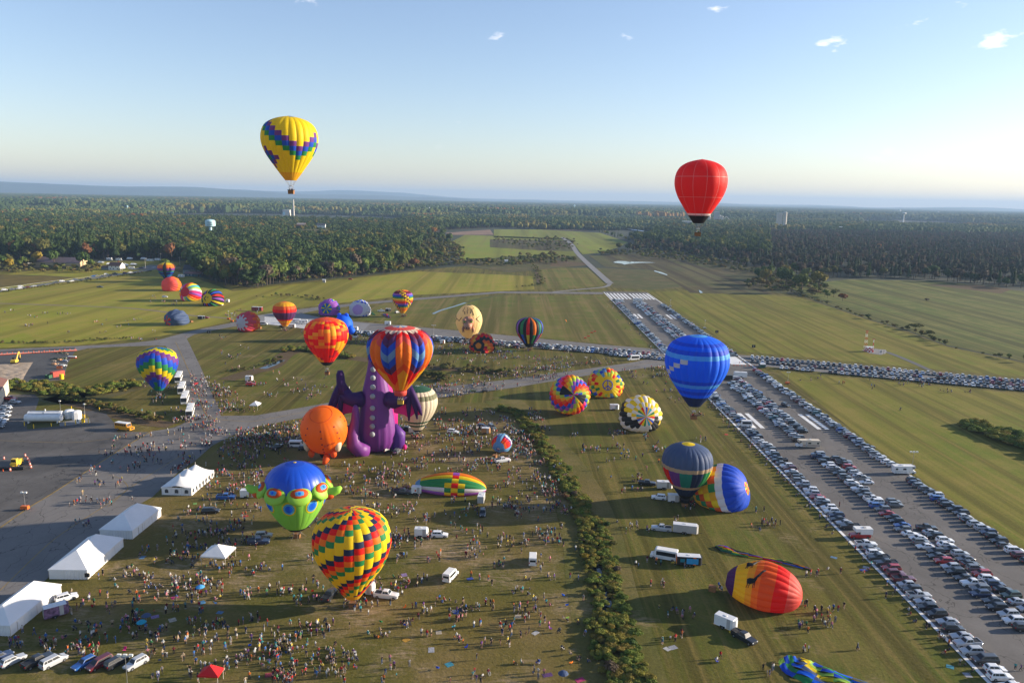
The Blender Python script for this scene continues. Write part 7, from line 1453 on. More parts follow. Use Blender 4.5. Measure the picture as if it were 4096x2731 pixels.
# runway signs and wind cones
for x, y, lab in ((3014, 1393, 'black distance sign beside the runway near the crossing'), (2867, 1334, 'black distance sign on the verge behind the blue balloon'), (836, 1336, 'long black sign board beside the left taxiway')):
    r = empty('distance_sign', at(x, y)); tag(r, lab, 'sign'); MB().box(-1.1, 1.1, -.12, .12, .4, 2.2).obj('panel', [M_TRIM], r); MB().box(-.08, .08, -.14, -.121, .7, 1.9).obj('numeral', [M_WHT], r) if '1' or True else 0
    for s in (-.8, .8): MB().cyl((s, 0, 0), (s, 0, .4), .05, n=5).obj('post', [M_STEEL], r)
ws = empty('windsock', at(2261, 1295)); tag(ws, 'small orange windsock in the striped block of grass', 'windsock'); MB().cyl((0, 0, 0), (0, 0, 3.2), .06, n=5).obj('pole', [M_STEEL], ws); b = MB(); b.cyl((0, 0, 3.0), (.9, .2, 1.6), .38, .22, 10); b.obj('sock', [mat('sock_orange', (.8, .22, .02), .6)], ws)
for i, (x, y) in enumerate([(2341, 1353), (2354, 1346), (2367, 1332), (2379, 1327)]): tag(MB().box(-.9, .9, -.3, .3, 0, .6).obj('marker_block', [MC], None, loc=at(x, y, .1)), 'orange marker block on the grass, %s from the left of four' % ordw(i), 'marker', 'orange markers on the striped grass')
# ---------------------------------------------------------------- barn, house, storage barn, boats and campers
def gable(name, label, x, y, a, L_, W_, H_, rh, wallm, roofm, cat='building', wins=(), over=.4, chimney=False, door=None, z=.1):
    r = empty(name, at(x, y, z), R(a)); tag(r, label, cat); l, w = L_/2, W_/2
    MB().add([(-l, -w, 0), (l, -w, 0), (l, w, 0), (-l, w, 0), (-l, -w, H_), (l, -w, H_), (l, w, H_), (-l, w, H_), (-l, 0, H_+rh), (l, 0, H_+rh)], [(0, 1, 5, 4), (2, 3, 7, 6), (1, 2, 6, 9, 5), (3, 0, 4, 8, 7)]).obj('wall', [wallm], r)
    rf = MB().add([(-l-over, -w-over, H_-over*rh/w+.03), (l+over, -w-over, H_-over*rh/w+.03), (l+over, 0, H_+rh+.03), (-l-over, 0, H_+rh+.03), (-l-over, w+over, H_-over*rh/w+.03), (l+over, w+over, H_-over*rh/w+.03), (-l-over, -w-over, H_-over*rh/w-.15), (l+over, -w-over, H_-over*rh/w-.15)], [(0, 1, 2, 3), (3, 2, 5, 4), (6, 7, 1, 0)]).obj('roof', [roofm], r)
    if chimney: MB().box(l*.3, l*.3+.9, -.45, .45, H_, H_+rh+1.4).obj('chimney', [mat('brick_chimney', (.22, .07, .05), .8)], rf)
    for (wx, wz, ww, wh) in wins: f = MB().box(wx-ww/2-.1, wx+ww/2+.1, -w-.05, -w-.004, wz-.1, wz+wh+.1).obj('window', [M_WHT], r); MB().box(wx-ww/2, wx+ww/2, -w-.07, -w-.052, wz, wz+wh).obj('pane', [M_GLASS], f)
    if door: MB().box(door[0], door[1], -w-.06, -w-.004, 0, door[2]).obj('door', [M_TRIM], r)
    return r
MBW = mat('barn_blue_wood', (.045, .10, .13), .8, var=.25, vscale=.6); MBG = mat('barn_grey_wood', (.20, .24, .25), .85, var=.25, vscale=.6); MSH = mat('dark_shingle', (.055, .06, .07), .8, var=.2, vscale=.5); MRU = mat('rusty_tin', (.16, .085, .085), .6, var=.2, vscale=.4)
gable('barn', 'blue grey timber barn with a dark roof at the edge of the woods', 783, 1096, 3, 24, 13, 5.5, 5.0, MBG, MSH, 'barn', wins=[(-6, 2, 1.2, 1.4), (4, 2, 1.2, 1.4)])
ln = empty('barn_annex', at(773, 1105, .1), R(3)); tag(ln, 'low blue shed with a rusty roof leaning on the barn', 'shed'); MB().box(-9, 9, -3, 3, 0, 3.0).obj('wall', [MBW], ln); MB().add([(-9.3, -3.4, 3.0), (9.3, -3.4, 3.0), (9.3, 3, 5.2), (-9.3, 3, 5.2), (-9.3, -3.4, 2.85), (9.3, -3.4, 2.85)], [(0, 1, 2, 3), (4, 5, 1, 0)]).obj('roof', [MRU], ln)
for wx in (-4.5, -1): f = MB().box(wx-.7, wx+.7, -3.06, -3.004, 1.2, 2.3).obj('window', [M_WHT], ln); MB().box(wx-.5, wx+.5, -3.08, -3.063, 1.35, 2.15).obj('pane', [M_GLASS], f)
MB().box(6.0, 8.0, -3.06, -3.004, 0, 2.3).obj('door', [M_TRIM], ln)
gable('storage_barn', 'long storage barn with a mauve grey roof and tan gable behind the scrub', 250, 1070, -4, 58, 22, 7, 5.5, mat('tan_siding', (.50, .38, .22), .7), mat('mauve_roof', (.15, .11, .115), .6, var=.15, vscale=.3))
gable('house', 'white farmhouse with a brown roof and brick chimney by the left road', 468, 1080, -8, 15, 10, 5.5, 4.0, mat('white_siding', (.66, .64, .58), .7), mat('brown_roof', (.15, .08, .06), .8), wins=[(-5, 1.2, 1.2, 1.5), (-1, 1.2, 1.2, 1.5), (4, 1.2, 1.2, 1.5), (-3, 3.6, 1.1, 1.3), (2, 3.6, 1.1, 1.3)], chimney=True)
gable('shed', 'low grey roofed shed left of the farmhouse', 432, 1078, -8, 12, 8, 3, 1.6, MBG, mat('brown_roof2', (.14, .09, .07), .8), 'shed')
for x, y, wm, rm, lab in ((1286, 940, (.62, .62, .58), (.06, .065, .075), 'white house with a dark roof in a clearing of the woods'), (1207, 938, (.30, .06, .05), (.30, .25, .22), 'red brick house half hidden by trees in the woods')): gable('house', lab, x, y, 4, 20, 11, 7.5, 4, mat('w_%d' % x, wm, .7), mat('r_%d' % x, rm, .8), wins=[(-6, 4.5, 1.5, 1.6), (0, 4.5, 1.5, 1.6), (6, 4.5, 1.5, 1.6)], z=16)
gable('shed', 'small white hut on the far meadow', 2025, 1050, 0, 4.5, 3.5, 3, 1, M_WHT, M_ROOFW, 'shed'); gable('shed', 'grey portable hut at the foot of the woods', 1297, 1130, 0, 3, 2.4, 3.0, .5, M_GRYP, M_ROOFW, 'shed'); gable('ticket_booth', 'small dark green booth at the runway crossing', 3048, 1471, 0, 2.4, 2.4, 2.4, .5, mat('booth_green', (.03, .09, .07), .6), M_ROOFW, 'booth')
for i, (x, y, lab) in enumerate([(437, 1041, 'white camper farthest left in the storage yard'), (475, 1043, 'white camper left of the middle of the storage yard'), (600, 1046, 'long white camper behind the black rainbow balloon'), (630, 1043, 'white camper beside the long one behind the balloon'), (725, 1110, 'white motorhome beside the blue barn'), (525, 1078, 'white camper beside the driveway of the farmhouse')]): camper(at(x, y, .22), R([0, 8, 3, -4, 170, 5][i]), lab, 9 if i == 2 else 7)
bt = MB(); bt.add([(-3.5, -1.1, 1.3), (1.5, -1.2, 1.4), (3.8, 0, 1.7), (1.5, 1.2, 1.4), (-3.5, 1.1, 1.3), (-3.4, -.5, .5), (1.3, -.4, .5), (2.8, 0, .9), (1.3, .4, .5), (-3.4, .5, .5)], [(0, 1, 6, 5), (1, 2, 7, 6), (2, 3, 8, 7), (3, 4, 9, 8), (4, 0, 5, 9), (5, 6, 7, 8, 9)]); bt.add([(-3.4, -1.1, 1.32), (1.5, -1.2, 1.42), (3.7, 0, 1.72), (1.5, 1.2, 1.42), (-3.4, 1.1, 1.32), (-2.2, 0, 2.6), (1.0, 0, 2.5)], [(0, 1, 6, 5), (1, 2, 6), (2, 3, 6), (3, 4, 5, 6), (4, 0, 5)])
bme = bt.me('hull', [M_WHT]); trm = MB().box(-3.2, 2.6, -.6, .6, .15, .45).me('boat_trailer', [M_TRIM])
for i, (x, y, a) in enumerate([(440, 1062, 20), (465, 1059, 30), (495, 1064, 10), (505, 1067, -5), (535, 1064, 5), (405, 1056, 0), (105, 1060, 20), (85, 1066, -15), (115, 1058, 10), (45, 1078, 5), (65, 1072, 25), (340, 1060, 8), (575, 1040, 0), (520, 1040, 0), (150, 1054, 4)]):
    r = empty('covered_boat', at(x, y, .2), R(a)); tag(r, 'white shrink wrapped boat in the left storage yard, %s from the left' % ordw(sorted([440, 465, 495, 505, 535, 405, 105, 85, 115, 45, 65, 340, 575, 520, 150]).index(x)), 'boat', 'covered boats stored on the left'); h_ = obj('hull', bme, r); h_.scale = (1.25, 1.25, 1.35); obj('boat_trailer', trm, r)
kn = MB(); kn.lathe((KN[0], KN[1], 0), [(70, 0), (60, 7), (44, 13.5), (34, 16), (.1, 16.1)], 28, 1.5, 1); tag(kn.obj('hill', [G_BANK], smooth=True), kind='structure')
# guard rail of the left road: posts and rail
gr_ = empty('guard_rail', (0, 0, 0)); tag(gr_, 'pale guard rail along the far side of the left road', 'guard rail'); C_ = smooth_pts(fr([(-40, 1160), (0, 1156), (208, 1127), (357, 1110), (430, 1099)]), 5)
for i in range(len(C_)-1): a, b = C_[i], C_[i+1]; MB().cyl((a[0], a[1], .75), (b[0], b[1], .75), .09, n=5).obj('rail', [M_GRYP], gr_); MB().cyl((a[0], a[1], 0), (a[0], a[1], .6), .08, n=5).obj('post', [M_GRYP], gr_)
for i, (x, y) in enumerate([(582, 1072), (643, 1045), (720, 1062), (1670, 965), (1722, 1060)]): r = empty('utility_pole', at(x, y, .1)); tag(r, 'tall wooden utility pole, %s of five from the left' % ordw(i), 'utility pole', 'utility poles'); MB().cyl((0, 0, 0), (0, 0, 11), .16, .11, n=6).obj('pole', [M_POLE], r); MB().box(-1.1, 1.1, -.08, .08, 10.0, 10.18).obj('cross_arm', [M_POLE], r)
# ---------------------------------------------------------------- landmarks on the horizon
def far(x, y): g = G(x, y); return (g[0], g[1], 0)
MTB = mat('water_tower_paint', (.42, .62, .68), .5); M_CONC = mat('pale_concrete', (.50, .46, .40), .8, var=.08, vscale=.05)
wt = empty('water_tower', (0, 0, 0)); tag(wt, 'big pale blue drum water tower above the left woods with lettering', 'water tower'); g = AT(841, 895, 1600); wt.location = (g[0], g[1], 0); b = MB(); zt = g[2]; b.lathe((0, 0, zt), [(5, -6.5), (9.8, -4.7), (10.1, -3.5), (10.1, 5.4), (9.5, 7), (4, 8.7), (.3, 9.2)], 28); b.obj('tank', [MTB], wt, smooth=False)
MB().cyl((0, 0, 0), (0, 0, zt-5), 3.4, 2.8, 16).obj('tower_stem', [MTB], wt)
for k, s in enumerate(('TOWN', 'QUEENS')): txt('lettering', s, 3.3, mat('lettering_grey', (.10, .16, .18), .6), wt, Matrix(((.94, 0, .33, 2.9), (.33, 0, -.94, -9.9), (0, 1, 0, zt+2.8-k*4), (0, 0, 0, 1))), .3)
def globe_tower(x, y, d, rr, lab, c=None, kind='globe'):
    g = AT(x, y, d); r = empty('water_tower', (g[0], g[1], 0)); tag(r, lab, 'water tower'); c = c or MTB; MB().cyl((0, 0, 0), (0, 0, g[2]), rr*.28, rr*.22, 12).obj('tower_stem', [c], r); b = MB(); b.blob((0, 0, g[2]), (rr, rr, rr*(.95 if kind == 'globe' else .55)), 18, 10); b.obj('tank', [c], r, smooth=True)
globe_tower(2298, 823, 5600, 6.5, 'distant white water tower on the wooded ridge at the centre'); globe_tower(3617, 854, 3600, 9, 'white mushroom water tower on the right horizon', M_WHT, 'flat'); globe_tower(3600, 843, 7500, 9, 'farther small globe water tower on the right horizon', M_WHT); globe_tower(3753, 848, 7500, 8, 'tiny dark globe tower at the far right horizon', mat('tower_dark', (.2, .25, .3), .5)); globe_tower(1718, 831, 4200, 3, 'tiny white tower on the horizon in the middle', M_WHT); globe_tower(1504, 822, 6800, 8, 'blue globe tower on the horizon right of the chimney', mat('tower_blue', (.10, .40, .55), .5)); globe_tower(1283, 817, 6500, 7, 'small white globe tower right of the chimney', M_WHT); globe_tower(509, 826, 3300, 4, 'small pale tower above the left woods', MTB)
ch = empty('chimney_stack', (0, 0, 0)); tag(ch, 'tall tan concrete chimney rising above the woods under the yellow balloon', 'chimney'); g = AT(1173, 798, 3400); ch.location = (g[0], g[1], 0); top_ = g[2]; MB().cyl((0, 0, 0), (0, 0, top_), 4.4, 2.6, 18).obj('stack', [M_CONC], ch); MB().cyl((0, 0, top_), (0, 0, top_+.9), 2.9, 2.9, 18).obj('rim', [M_TRIM], ch)
def far_block(x0, x1, ytop, depth, dd, m_, name, label, cat='building', base=0, extras=()):
    a, b_ = AT(x0, ytop, depth), AT(x1, ytop, depth); r = empty(name, ((a[0]+b_[0])/2, a[1], 0)); tag(r, label, cat); w = (b_[0]-a[0])/2; h = a[2]; MB().box(-w, w, 0, dd, 0, h).obj('wall', [m_], r); MB().box(-w-.4, w+.4, -.4, dd+.4, h+.003, h+.9).obj('roof', [M_ROOFW], r)
    for nm, mm, bx in extras: MB().box(bx[0]*w, bx[1]*w, -.5, dd*.8, h*bx[2], h*bx[3]).obj(nm, [mm], r)
    return r
far_block(1130, 1158, 840, 3300, 20, mat('plant_tan', (.52, .48, .43), .7), 'power_plant', 'pale power plant block left of the tall chimney', extras=[('annex', MTB, (-1, -.3, .3, .72))])
for x0, x1, yt, lab in ((2862, 2880, 848, 'main grey tower block of the distant cement works'), (2795, 2822, 862, 'low grey block of the cement works right under the red balloon')): far_block(x0, x1, yt, 3300, 24, mat('cement_grey', (.40, .38, .37), .8), 'cement_works', lab)
def silo(x, w, yt, d, lab): a, b_ = AT(x-w/2, yt, d), AT(x+w/2, yt, d); r = empty('silo', ((a[0]+b_[0])/2, a[1], 0)); tag(r, lab, 'silo'); rr = (b_[0]-a[0])/2; MB().cyl((0, 0, 0), (0, 0, a[2]), rr, n=20).obj('drum', [M_CONC], r); MB().lathe((0, 0, a[2]), [(rr*1.02, .0), (rr*.6, rr*.35), (.2, rr*.5)], 20).obj('cap', [M_GRYP], r)
for x, w, yt, lab in ((2838, 10, 858, 'pale silo just right of the red balloon'), (2880, 9, 862, 'first of two silos beside the cement tower'), (2889, 9, 866, 'second of two silos beside the cement tower')): silo(x, w, yt, 3200, lab)
silo(3142, 14, 850, 2700, 'tall pale silo, right one of the tall pair on the right horizon'); far_block(3112, 3131, 853, 2750, 14, M_CONC, 'silo_block', 'tall tan silo block left of the pale silo on the right horizon', 'silo'); 
cv = empty('conveyor', (0, 0, 0)); tag(cv, 'zigzag conveyor beside the distant cement works', 'conveyor'); P = [AT(x, y, 3200) for x, y in ((2893, 878), (2905, 866), (2912, 872), (2918, 880))]
for a, b_ in zip(P[:-1], P[1:]): MB().cyl(a, b_, 1.4, n=6).obj('conveyor_span', [M_CONC], cv)
for x0, x1, y0, lab in ((2694, 2752, 898, 'long white flat roofed warehouse in the right woods, left one'), (2738, 2790, 886, 'pale warehouse roof below the cement works'), (2955, 3030, 902, 'long pale warehouse in the woods right of the red balloon'), (3350, 3380, 908, 'small white warehouse in the right woods'), (3428, 3468, 912, 'white roofed warehouse in the right woods')):
    d = 2700; a, b_ = AT(x0, y0, d), AT(x1, y0, d); r = empty('warehouse', ((a[0]+b_[0])/2, a[1], 0)); tag(r, lab, 'warehouse'); w = (b_[0]-a[0])/2; h = max(14, a[2]); MB().box(-w, w, 0, 40, 0, h).obj('wall', [M_GRYP], r); MB().box(-w-.3, w+.3, -.3, 40.3, h+.003, h+.6).obj('roof', [M_ROOFW], r)
sp_ = empty('solar_farm', (0, 0, 0)); tag(sp_, 'rows of pale solar panels in a clearing behind the far meadow', 'solar panels'); 
for k in range(20):
    f = k/19; p = G(2430+f*135, 906+f*21.5); q = G(2430+f*135+22+f*6, 910.5+f*23); L_ = np.linalg.norm((q-p)[:2]); a = math.atan2(q[1]-p[1], q[0]-p[0]); o = MB().box(0, L_, -1.3, 1.3, 1.2, 1.35).obj('panel_row', [mat('solar_panel', (.62, .62, .64), .3)], sp_, loc=(p[0], p[1], 2.5)); o.rotation_euler = (R(24), 0, a)
tf = MB(); 
for x, y, a in ((1770, 933, 0),): pass
for i, (x, y, w) in enumerate([(115, 797, 4), (95, 795, 3), (375, 800, 8), (500, 797, 5), (560, 796, 7), (640, 795, 5), (330, 803, 6), (905, 832, 5), (938, 834, 5), (995, 826, 8), (1004, 828, 5), (855, 832, 4), (1022, 822, 6), (1340, 822, 8), (1376, 820, 7), (1345, 834, 6), (3320, 906, 10), (3835, 889, 6), (2028, 832, 3)]):
    d = min(12000, FPX*CAMH/max(12, (y-(797.8+.0196*(x-2048))))); g = AT(x, y, d); s = w*d/FPX/2; r = empty('distant_building', (g[0], g[1], 0)); tag(r, 'tiny pale building on the far plain, %s from the left' % ordw(sorted([115, 95, 375, 500, 560, 640, 330, 905, 938, 995, 1004, 855, 1022, 1340, 1376, 1345, 3320, 3835, 2028]).index(x)), 'building', 'tiny buildings scattered on the far plain'); h = max(12, g[2]); MB().box(-s, s, 0, s, 0, h).obj('wall', [mat('far_brick', (.40, .20, .16), .8) if i in (9, 10, 7, 8) else M_WHT], r); MB().box(-s, s, 0, s, h+.003, h+s*.15).obj('roof', [M_GRYP], r)
# ---------------------------------------------------------------- people
PR = dict(pelvis=(0, 0, .95), waist=(0, 0, 1.10), chest=(0, 0, 1.34), neck=(0, 0, 1.50), headb=(0, .01, 1.58), headt=(0, .01, 1.74))
def pose(kind):
    s_ = lambda x: (x, -x)
    J = dict(PR); arms = {}; legs = {}
    for s, n in ((-1, 'l'), (1, 'r')):
        legs[n] = [(s*.10, 0, .90), (s*.12, .02, .50), (s*.12, -.02, .09), (s*.13, .14, .04)]; arms[n] = [(s*.19, 0, 1.42), (s*.25, -.02, 1.14), (s*.24, .10, .88), (s*.24, .14, .80)]
    if kind == 'walk': legs['l'] = [(-.10, 0, .90), (-.11, .22, .52), (-.11, .28, .10), (-.11, .44, .06)]; legs['r'] = [(.10, 0, .90), (.11, -.05, .50), (.11, -.34, .14), (.11, -.24, .05)]; arms['l'] = [(-.19, 0, 1.42), (-.25, -.16, 1.18), (-.24, -.14, .92), (-.24, -.12, .84)]; arms['r'] = [(.19, 0, 1.42), (.25, .14, 1.18), (.22, .30, 1.0), (.2, .36, .96)]
    if kind == 'photo': 
        for s, n in ((-1, 'l'), (1, 'r')): arms[n] = [(s*.19, 0, 1.42), (s*.27, .20, 1.28), (s*.12, .36, 1.52), (s*.06, .40, 1.58)]
    if kind == 'point': arms['r'] = [(.19, 0, 1.42), (.30, .20, 1.58), (.36, .36, 1.86), (.38, .40, 1.95)]
    if kind == 'hips': arms['l'] = [(-.19, 0, 1.42), (-.42, -.06, 1.20), (-.22, .06, 1.02), (-.17, .08, .99)]; arms['r'] = [(.19, 0, 1.42), (.42, -.06, 1.20), (.22, .06, 1.02), (.17, .08, .99)]
    if kind == 'wide': legs['l'] = [(-.10, 0, .90), (-.20, .02, .50), (-.26, 0, .09), (-.30, .14, .04)]; legs['r'] = [(.10, 0, .90), (.18, .02, .50), (.24, 0, .09), (.28, .14, .04)]
    if kind in ('sit', 'chair'):
        dz = -.80 if kind == 'sit' else -.45
        for k in J: J[k] = (J[k][0], J[k][1]-(.06 if k in ('neck', 'headb', 'headt', 'chest') else 0), J[k][2]+dz)
        for s, n in ((-1, 'l'), (1, 'r')):
            legs[n] = [(s*.10, 0, .93+dz), (s*.22, .40, .45 if kind == 'sit' else .52), (s*.15, .66 if kind == 'sit' else .46, .10), (s*.15, .80 if kind == 'sit' else .60, .06)]
            arms[n] = [(s*.19, -.06, 1.42+dz), (s*.28, .02, 1.18+dz), (s*.20, .26, 1.08+dz), (s*.16, .34, 1.10+dz)]
    return J, arms, legs
def skin_person(kind, sub):
    J, arms, legs = pose(kind); V = []; E_ = []; Rd = []; lab = []
    def add(p, r, pr=None):
        V.append(p); Rd.append(r); i = len(V)-1
        if pr is not None: E_.append((pr, i))
        return i
    pl = add(J['pelvis'], (.155, .115)); wa = add(J['waist'], (.135, .10), pl); chs = add(J['chest'], (.18, .115), wa); nk = add(J['neck'], (.060, .060), chs); hb = add(J['headb'], (.085, .095), nk); ht = add(J['headt'], (.075, .085), hb)
    bones = [(J['pelvis'], J['chest'], 'shirt'), (J['chest'], (J['neck'][0], J['neck'][1], J['neck'][2]-.03), 'shirt'), (J['neck'], J['headb'], 'skin'), (J['headb'], J['headt'], 'head')]
    for n in 'lr':
        a = legs[n]; k0 = add(a[0], (.095, .095), pl); k1 = add(a[1], (.068, .070), k0); k2 = add(a[2], (.045, .048), k1); k3 = add(a[3], (.045, .035), k2); bones += [(a[0], a[1], 'thigh'), (a[1], a[2], 'calf'), (a[2], a[3], 'shoe')]
        b = arms[n]; k0 = add(b[0], (.062, .062), chs); k1 = add(b[1], (.048, .048), k0); k2 = add(b[2], (.034, .034), k1); k3 = add(b[3], (.042, .026), k2); bones += [(b[0], b[1], 'sleeve'), (b[1], b[2], 'fore'), (b[2], b[3], 'fore')]
    me = bpy.data.meshes.new('p'); me.from_pydata(V, E_, []); o = bpy.data.objects.new('p', me); COL.objects.link(o); m = o.modifiers.new('s', 'SKIN'); m.use_smooth_shade = True
    for i, r in enumerate(Rd): me.skin_vertices[0].data[i].radius = r
    me.skin_vertices[0].data[0].use_root = True
    if sub: q = o.modifiers.new('u', 'SUBSURF'); q.levels = q.render_levels = 1
    dg = bpy.context.evaluated_depsgraph_get(); dg.update(); r = bpy.data.meshes.new_from_object(o.evaluated_get(dg)); bpy.data.objects.remove(o)
    co = np.zeros(len(r.vertices)*3, np.float32); r.vertices.foreach_get('co', co); co = co.reshape(-1, 3); D = []
    for a, b, l in bones:
        a, b = np.array(a), np.array(b); ab = b-a; t_ = np.clip(((co-a)@ab)/max(ab@ab, 1e-9), 0, 1); D.append(np.linalg.norm(co-(a+t_[:, None]*ab), axis=1)/(1.5 if l == 'shirt' else 1))
    li = np.argmin(np.array(D), 0); L_ = np.array([b[2] for b in bones])[li]
    hz = J['headb'][2]; hair = (L_ == 'head') & ((co[:, 2] > hz+.10) | (co[:, 1] < J['headb'][1]-.02)); L_[hair] = 'hair'; L_[L_ == 'head'] = 'skin'
    low = (L_ == 'shirt') & (co[:, 2] < J['pelvis'][2]+.06); L_[low] = 'thigh'; co[:, 2] -= co[:, 2].min()
    fc = [tuple(p.vertices) for p in r.polygons]; return co, fc, L_
POSES = ['stand', 'walk', 'photo', 'point', 'hips', 'wide', 'sit', 'chair']
HI = {k: skin_person(k, True) for k in POSES}; LO = {k: skin_person(k, False) for k in POSES}
PMAT = attr_mat('clothes_and_skin', .85, .15)
SH = [('white', (.62, .62, .60), 16), ('black', (.022, .022, .024), 15), ('grey', (.22, .22, .23), 9), ('navy', (.025, .04, .10), 9), ('blue', (.04, .14, .40), 7), ('teal', (.05, .30, .32), 5), ('red', (.45, .03, .03), 8), ('pink', (.60, .22, .28), 5), ('orange', (.65, .17, .03), 3), ('yellow', (.62, .48, .08), 2.5), ('green', (.06, .22, .09), 4), ('purple', (.15, .06, .22), 3), ('beige', (.42, .33, .22), 6), ('maroon', (.14, .02, .03), 4)]
PT = [('dark', (.03, .035, .045), 34), ('blue', (.07, .11, .20), 26), ('black', (.018, .018, .02), 18), ('tan', (.30, .23, .15), 11), ('white', (.55, .54, .50), 6), ('grey', (.16, .16, .17), 7)]
SH = [(a, tuple(v*.74 for v in b), c) for a, b, c in SH]; PT = [(a, tuple(v*.8 for v in b), c) for a, b, c in PT]
SK = [(.30, .17, .12), (.38, .23, .16), (.26, .15, .10), (.34, .20, .14), (.16, .08, .05)]; HR = [(.03, .02, .015), (.08, .05, .03), (.20, .12, .06), (.35, .26, .15), (.02, .02, .02), (.45, .43, .40), (.55, .55, .53)]
prg = np.random.default_rng(21)
def wpick(L_): w = np.array([q[2] for q in L_], float); return L_[prg.choice(len(L_), p=w/w.sum())]
def person_arrays(kind, hi, sh, pt, shorts, skin, hair, scale, a):
    co, fc, L_ = (HI if hi else LO)[kind]; C_ = np.zeros((len(co), 3), np.float32); tb = dict(skin=skin, hair=hair, shirt=sh, sleeve=sh, fore=skin, thigh=pt, calf=skin if shorts else pt, shoe=(.05, .05, .05) if prg.random() < .5 else (.5, .5, .48))
    for k, v in tb.items(): C_[L_ == k] = v
    ca, sa = math.cos(a), math.sin(a); co = co*scale; P = np.c_[co[:, 0]*ca-co[:, 1]*sa, co[:, 0]*sa+co[:, 1]*ca, co[:, 2]]; return P, fc, C_
# what already stands on the ground, so that nobody stands inside it
bpy.context.view_layer.update(); rects = []
for o in COL.objects:
    if o.type != 'MESH' or o.get('kind') or not len(o.data.vertices): continue
    rt = o
    while rt.parent: rt = rt.parent
    if rt.get('kind') or 'label' not in rt: continue
    bb = np.array([o.matrix_world@Vector(c) for c in o.bound_box]); 
    if bb[:, 2].min() > 2.0 or np.ptp(bb[:, 0]) > 60: continue
    rects.append((bb[:, 0].min()-.25, bb[:, 0].max()+.25, bb[:, 1].min()-.25, bb[:, 1].max()+.25))
rects = np.array(rects)
def free(x, y): return not np.any((rects[:, 0] < x) & (rects[:, 1] > x) & (rects[:, 2] < y) & (rects[:, 3] > y))
CROWD = [  # outline on the photograph, how many people, share sitting, z
 ([(560, 2490), (1400, 2500), (1450, 2745), (600, 2745)], 230, .18, .1), ([(60, 2450), (560, 2240), (560, 2640), (20, 2640)], 95, .35, .1), ([(560, 2180), (1230, 2200), (1400, 2490), (560, 2490)], 160, .3, .1), ([(1400, 2230), (2320, 2230), (2360, 2740), (1450, 2740)], 170, .28, .1),
 ([(790, 1960), (1060, 1960), (1050, 2230), (640, 2180)], 120, .25, .1), ([(1030, 1705), (1180, 1700), (1180, 2000), (800, 1960), (780, 1880), (900, 1770)], 300, .28, .1), ([(1290, 1860), (1640, 1860), (1640, 2230), (1560, 2230), (1400, 2020)], 170, .12, .1), ([(1640, 1990), (2280, 2000), (2310, 2240), (1600, 2240)], 170, .2, .1), ([(1650, 1840), (2240, 1850), (2270, 1990), (1960, 1990), (1960, 1900), (1660, 1890)], 110, .1, .1),
 ([(1560, 1640), (1990, 1640), (2120, 1740), (2190, 1860), (1560, 1850)], 430, .1, .1), ([(870, 1720), (1020, 1712), (1200, 1690), (1200, 1790), (960, 1790), (850, 1780)], 130, .15, .1), ([(2020, 1720), (2090, 1730), (2250, 2000), (2190, 2010)], 90, .05, .1), ([(430, 1760), (700, 1720), (880, 1690), (900, 1740), (760, 1850), (560, 2010), (300, 2130), (260, 2000)], 130, .02, .135), ([(700, 1720), (880, 1680), (900, 1750), (740, 1880)], 60, .02, .135),
 ([(760, 1480), (805, 1480), (880, 1680), (770, 1690)], 110, .03, .13), ([(815, 1500), (900, 1540), (1020, 1650), (880, 1660)], 110, .25, .1), ([(1560, 1560), (2048, 1500), (2300, 1470), (2320, 1500), (2048, 1560), (1600, 1620)], 260, .12, .14), ([(1690, 1520), (2040, 1480), (2300, 1440), (2300, 1470), (2048, 1510), (1700, 1552)], 110, .3, .1), ([(2050, 1430), (2560, 1440), (2620, 1440), (2300, 1480), (2050, 1500)], 110, .45, .1), ([(2480, 1480), (2680, 1470), (2780, 1560), (2840, 1700), (2600, 1560)], 130, .45, .1),
 ([(2100, 1620), (2220, 1660), (2180, 1780), (2120, 1700)], 30, .1, .1), ([(2220, 1680), (2800, 1740), (2980, 1900), (2500, 2060), (2350, 1860)], 90, .15, .1), ([(2450, 2040), (3150, 2040), (3300, 2250), (3500, 2731), (2640, 2731)], 75, .25, .1), ([(900, 1460), (1400, 1520), (1400, 1600), (1030, 1620)], 70, .3, .1), ([(0, 1240), (520, 1250), (800, 1330), (640, 1390), (0, 1300)], 60, .35, .1), ([(860, 1345), (1000, 1350), (1050, 1440), (900, 1460)], 22, .3, .1), ([(560, 1500), (720, 1480), (750, 1670), (560, 1700)], 55, .3, .1), ([(690, 1680), (790, 1660), (780, 1700), (690, 1700)], 25, .3, .1),
 ([(1420, 1335), (2050, 1385), (2400, 1428), (2050, 1425), (1420, 1380)], 150, .35, .1), ([(1720, 1390), (2350, 1430), (2300, 1480), (1720, 1450)], 110, .2, .1), ([(1180, 1300), (1420, 1330), (1400, 1350), (1180, 1335)], 40, .2, .1), ([(700, 1210), (1000, 1225), (1300, 1262), (1650, 1275), (1500, 1280), (1000, 1290)], 45, .1, .1), ([(600, 1150), (720, 1180), (760, 1230), (600, 1210)], 20, .1, .1), ([(3150, 1490), (3600, 1520), (3960, 1570), (3900, 1590), (3140, 1530)], 34, .5, .1), ([(2600, 1700), (3000, 2000), (2900, 2010), (2560, 1760)], 20, .3, .1)]
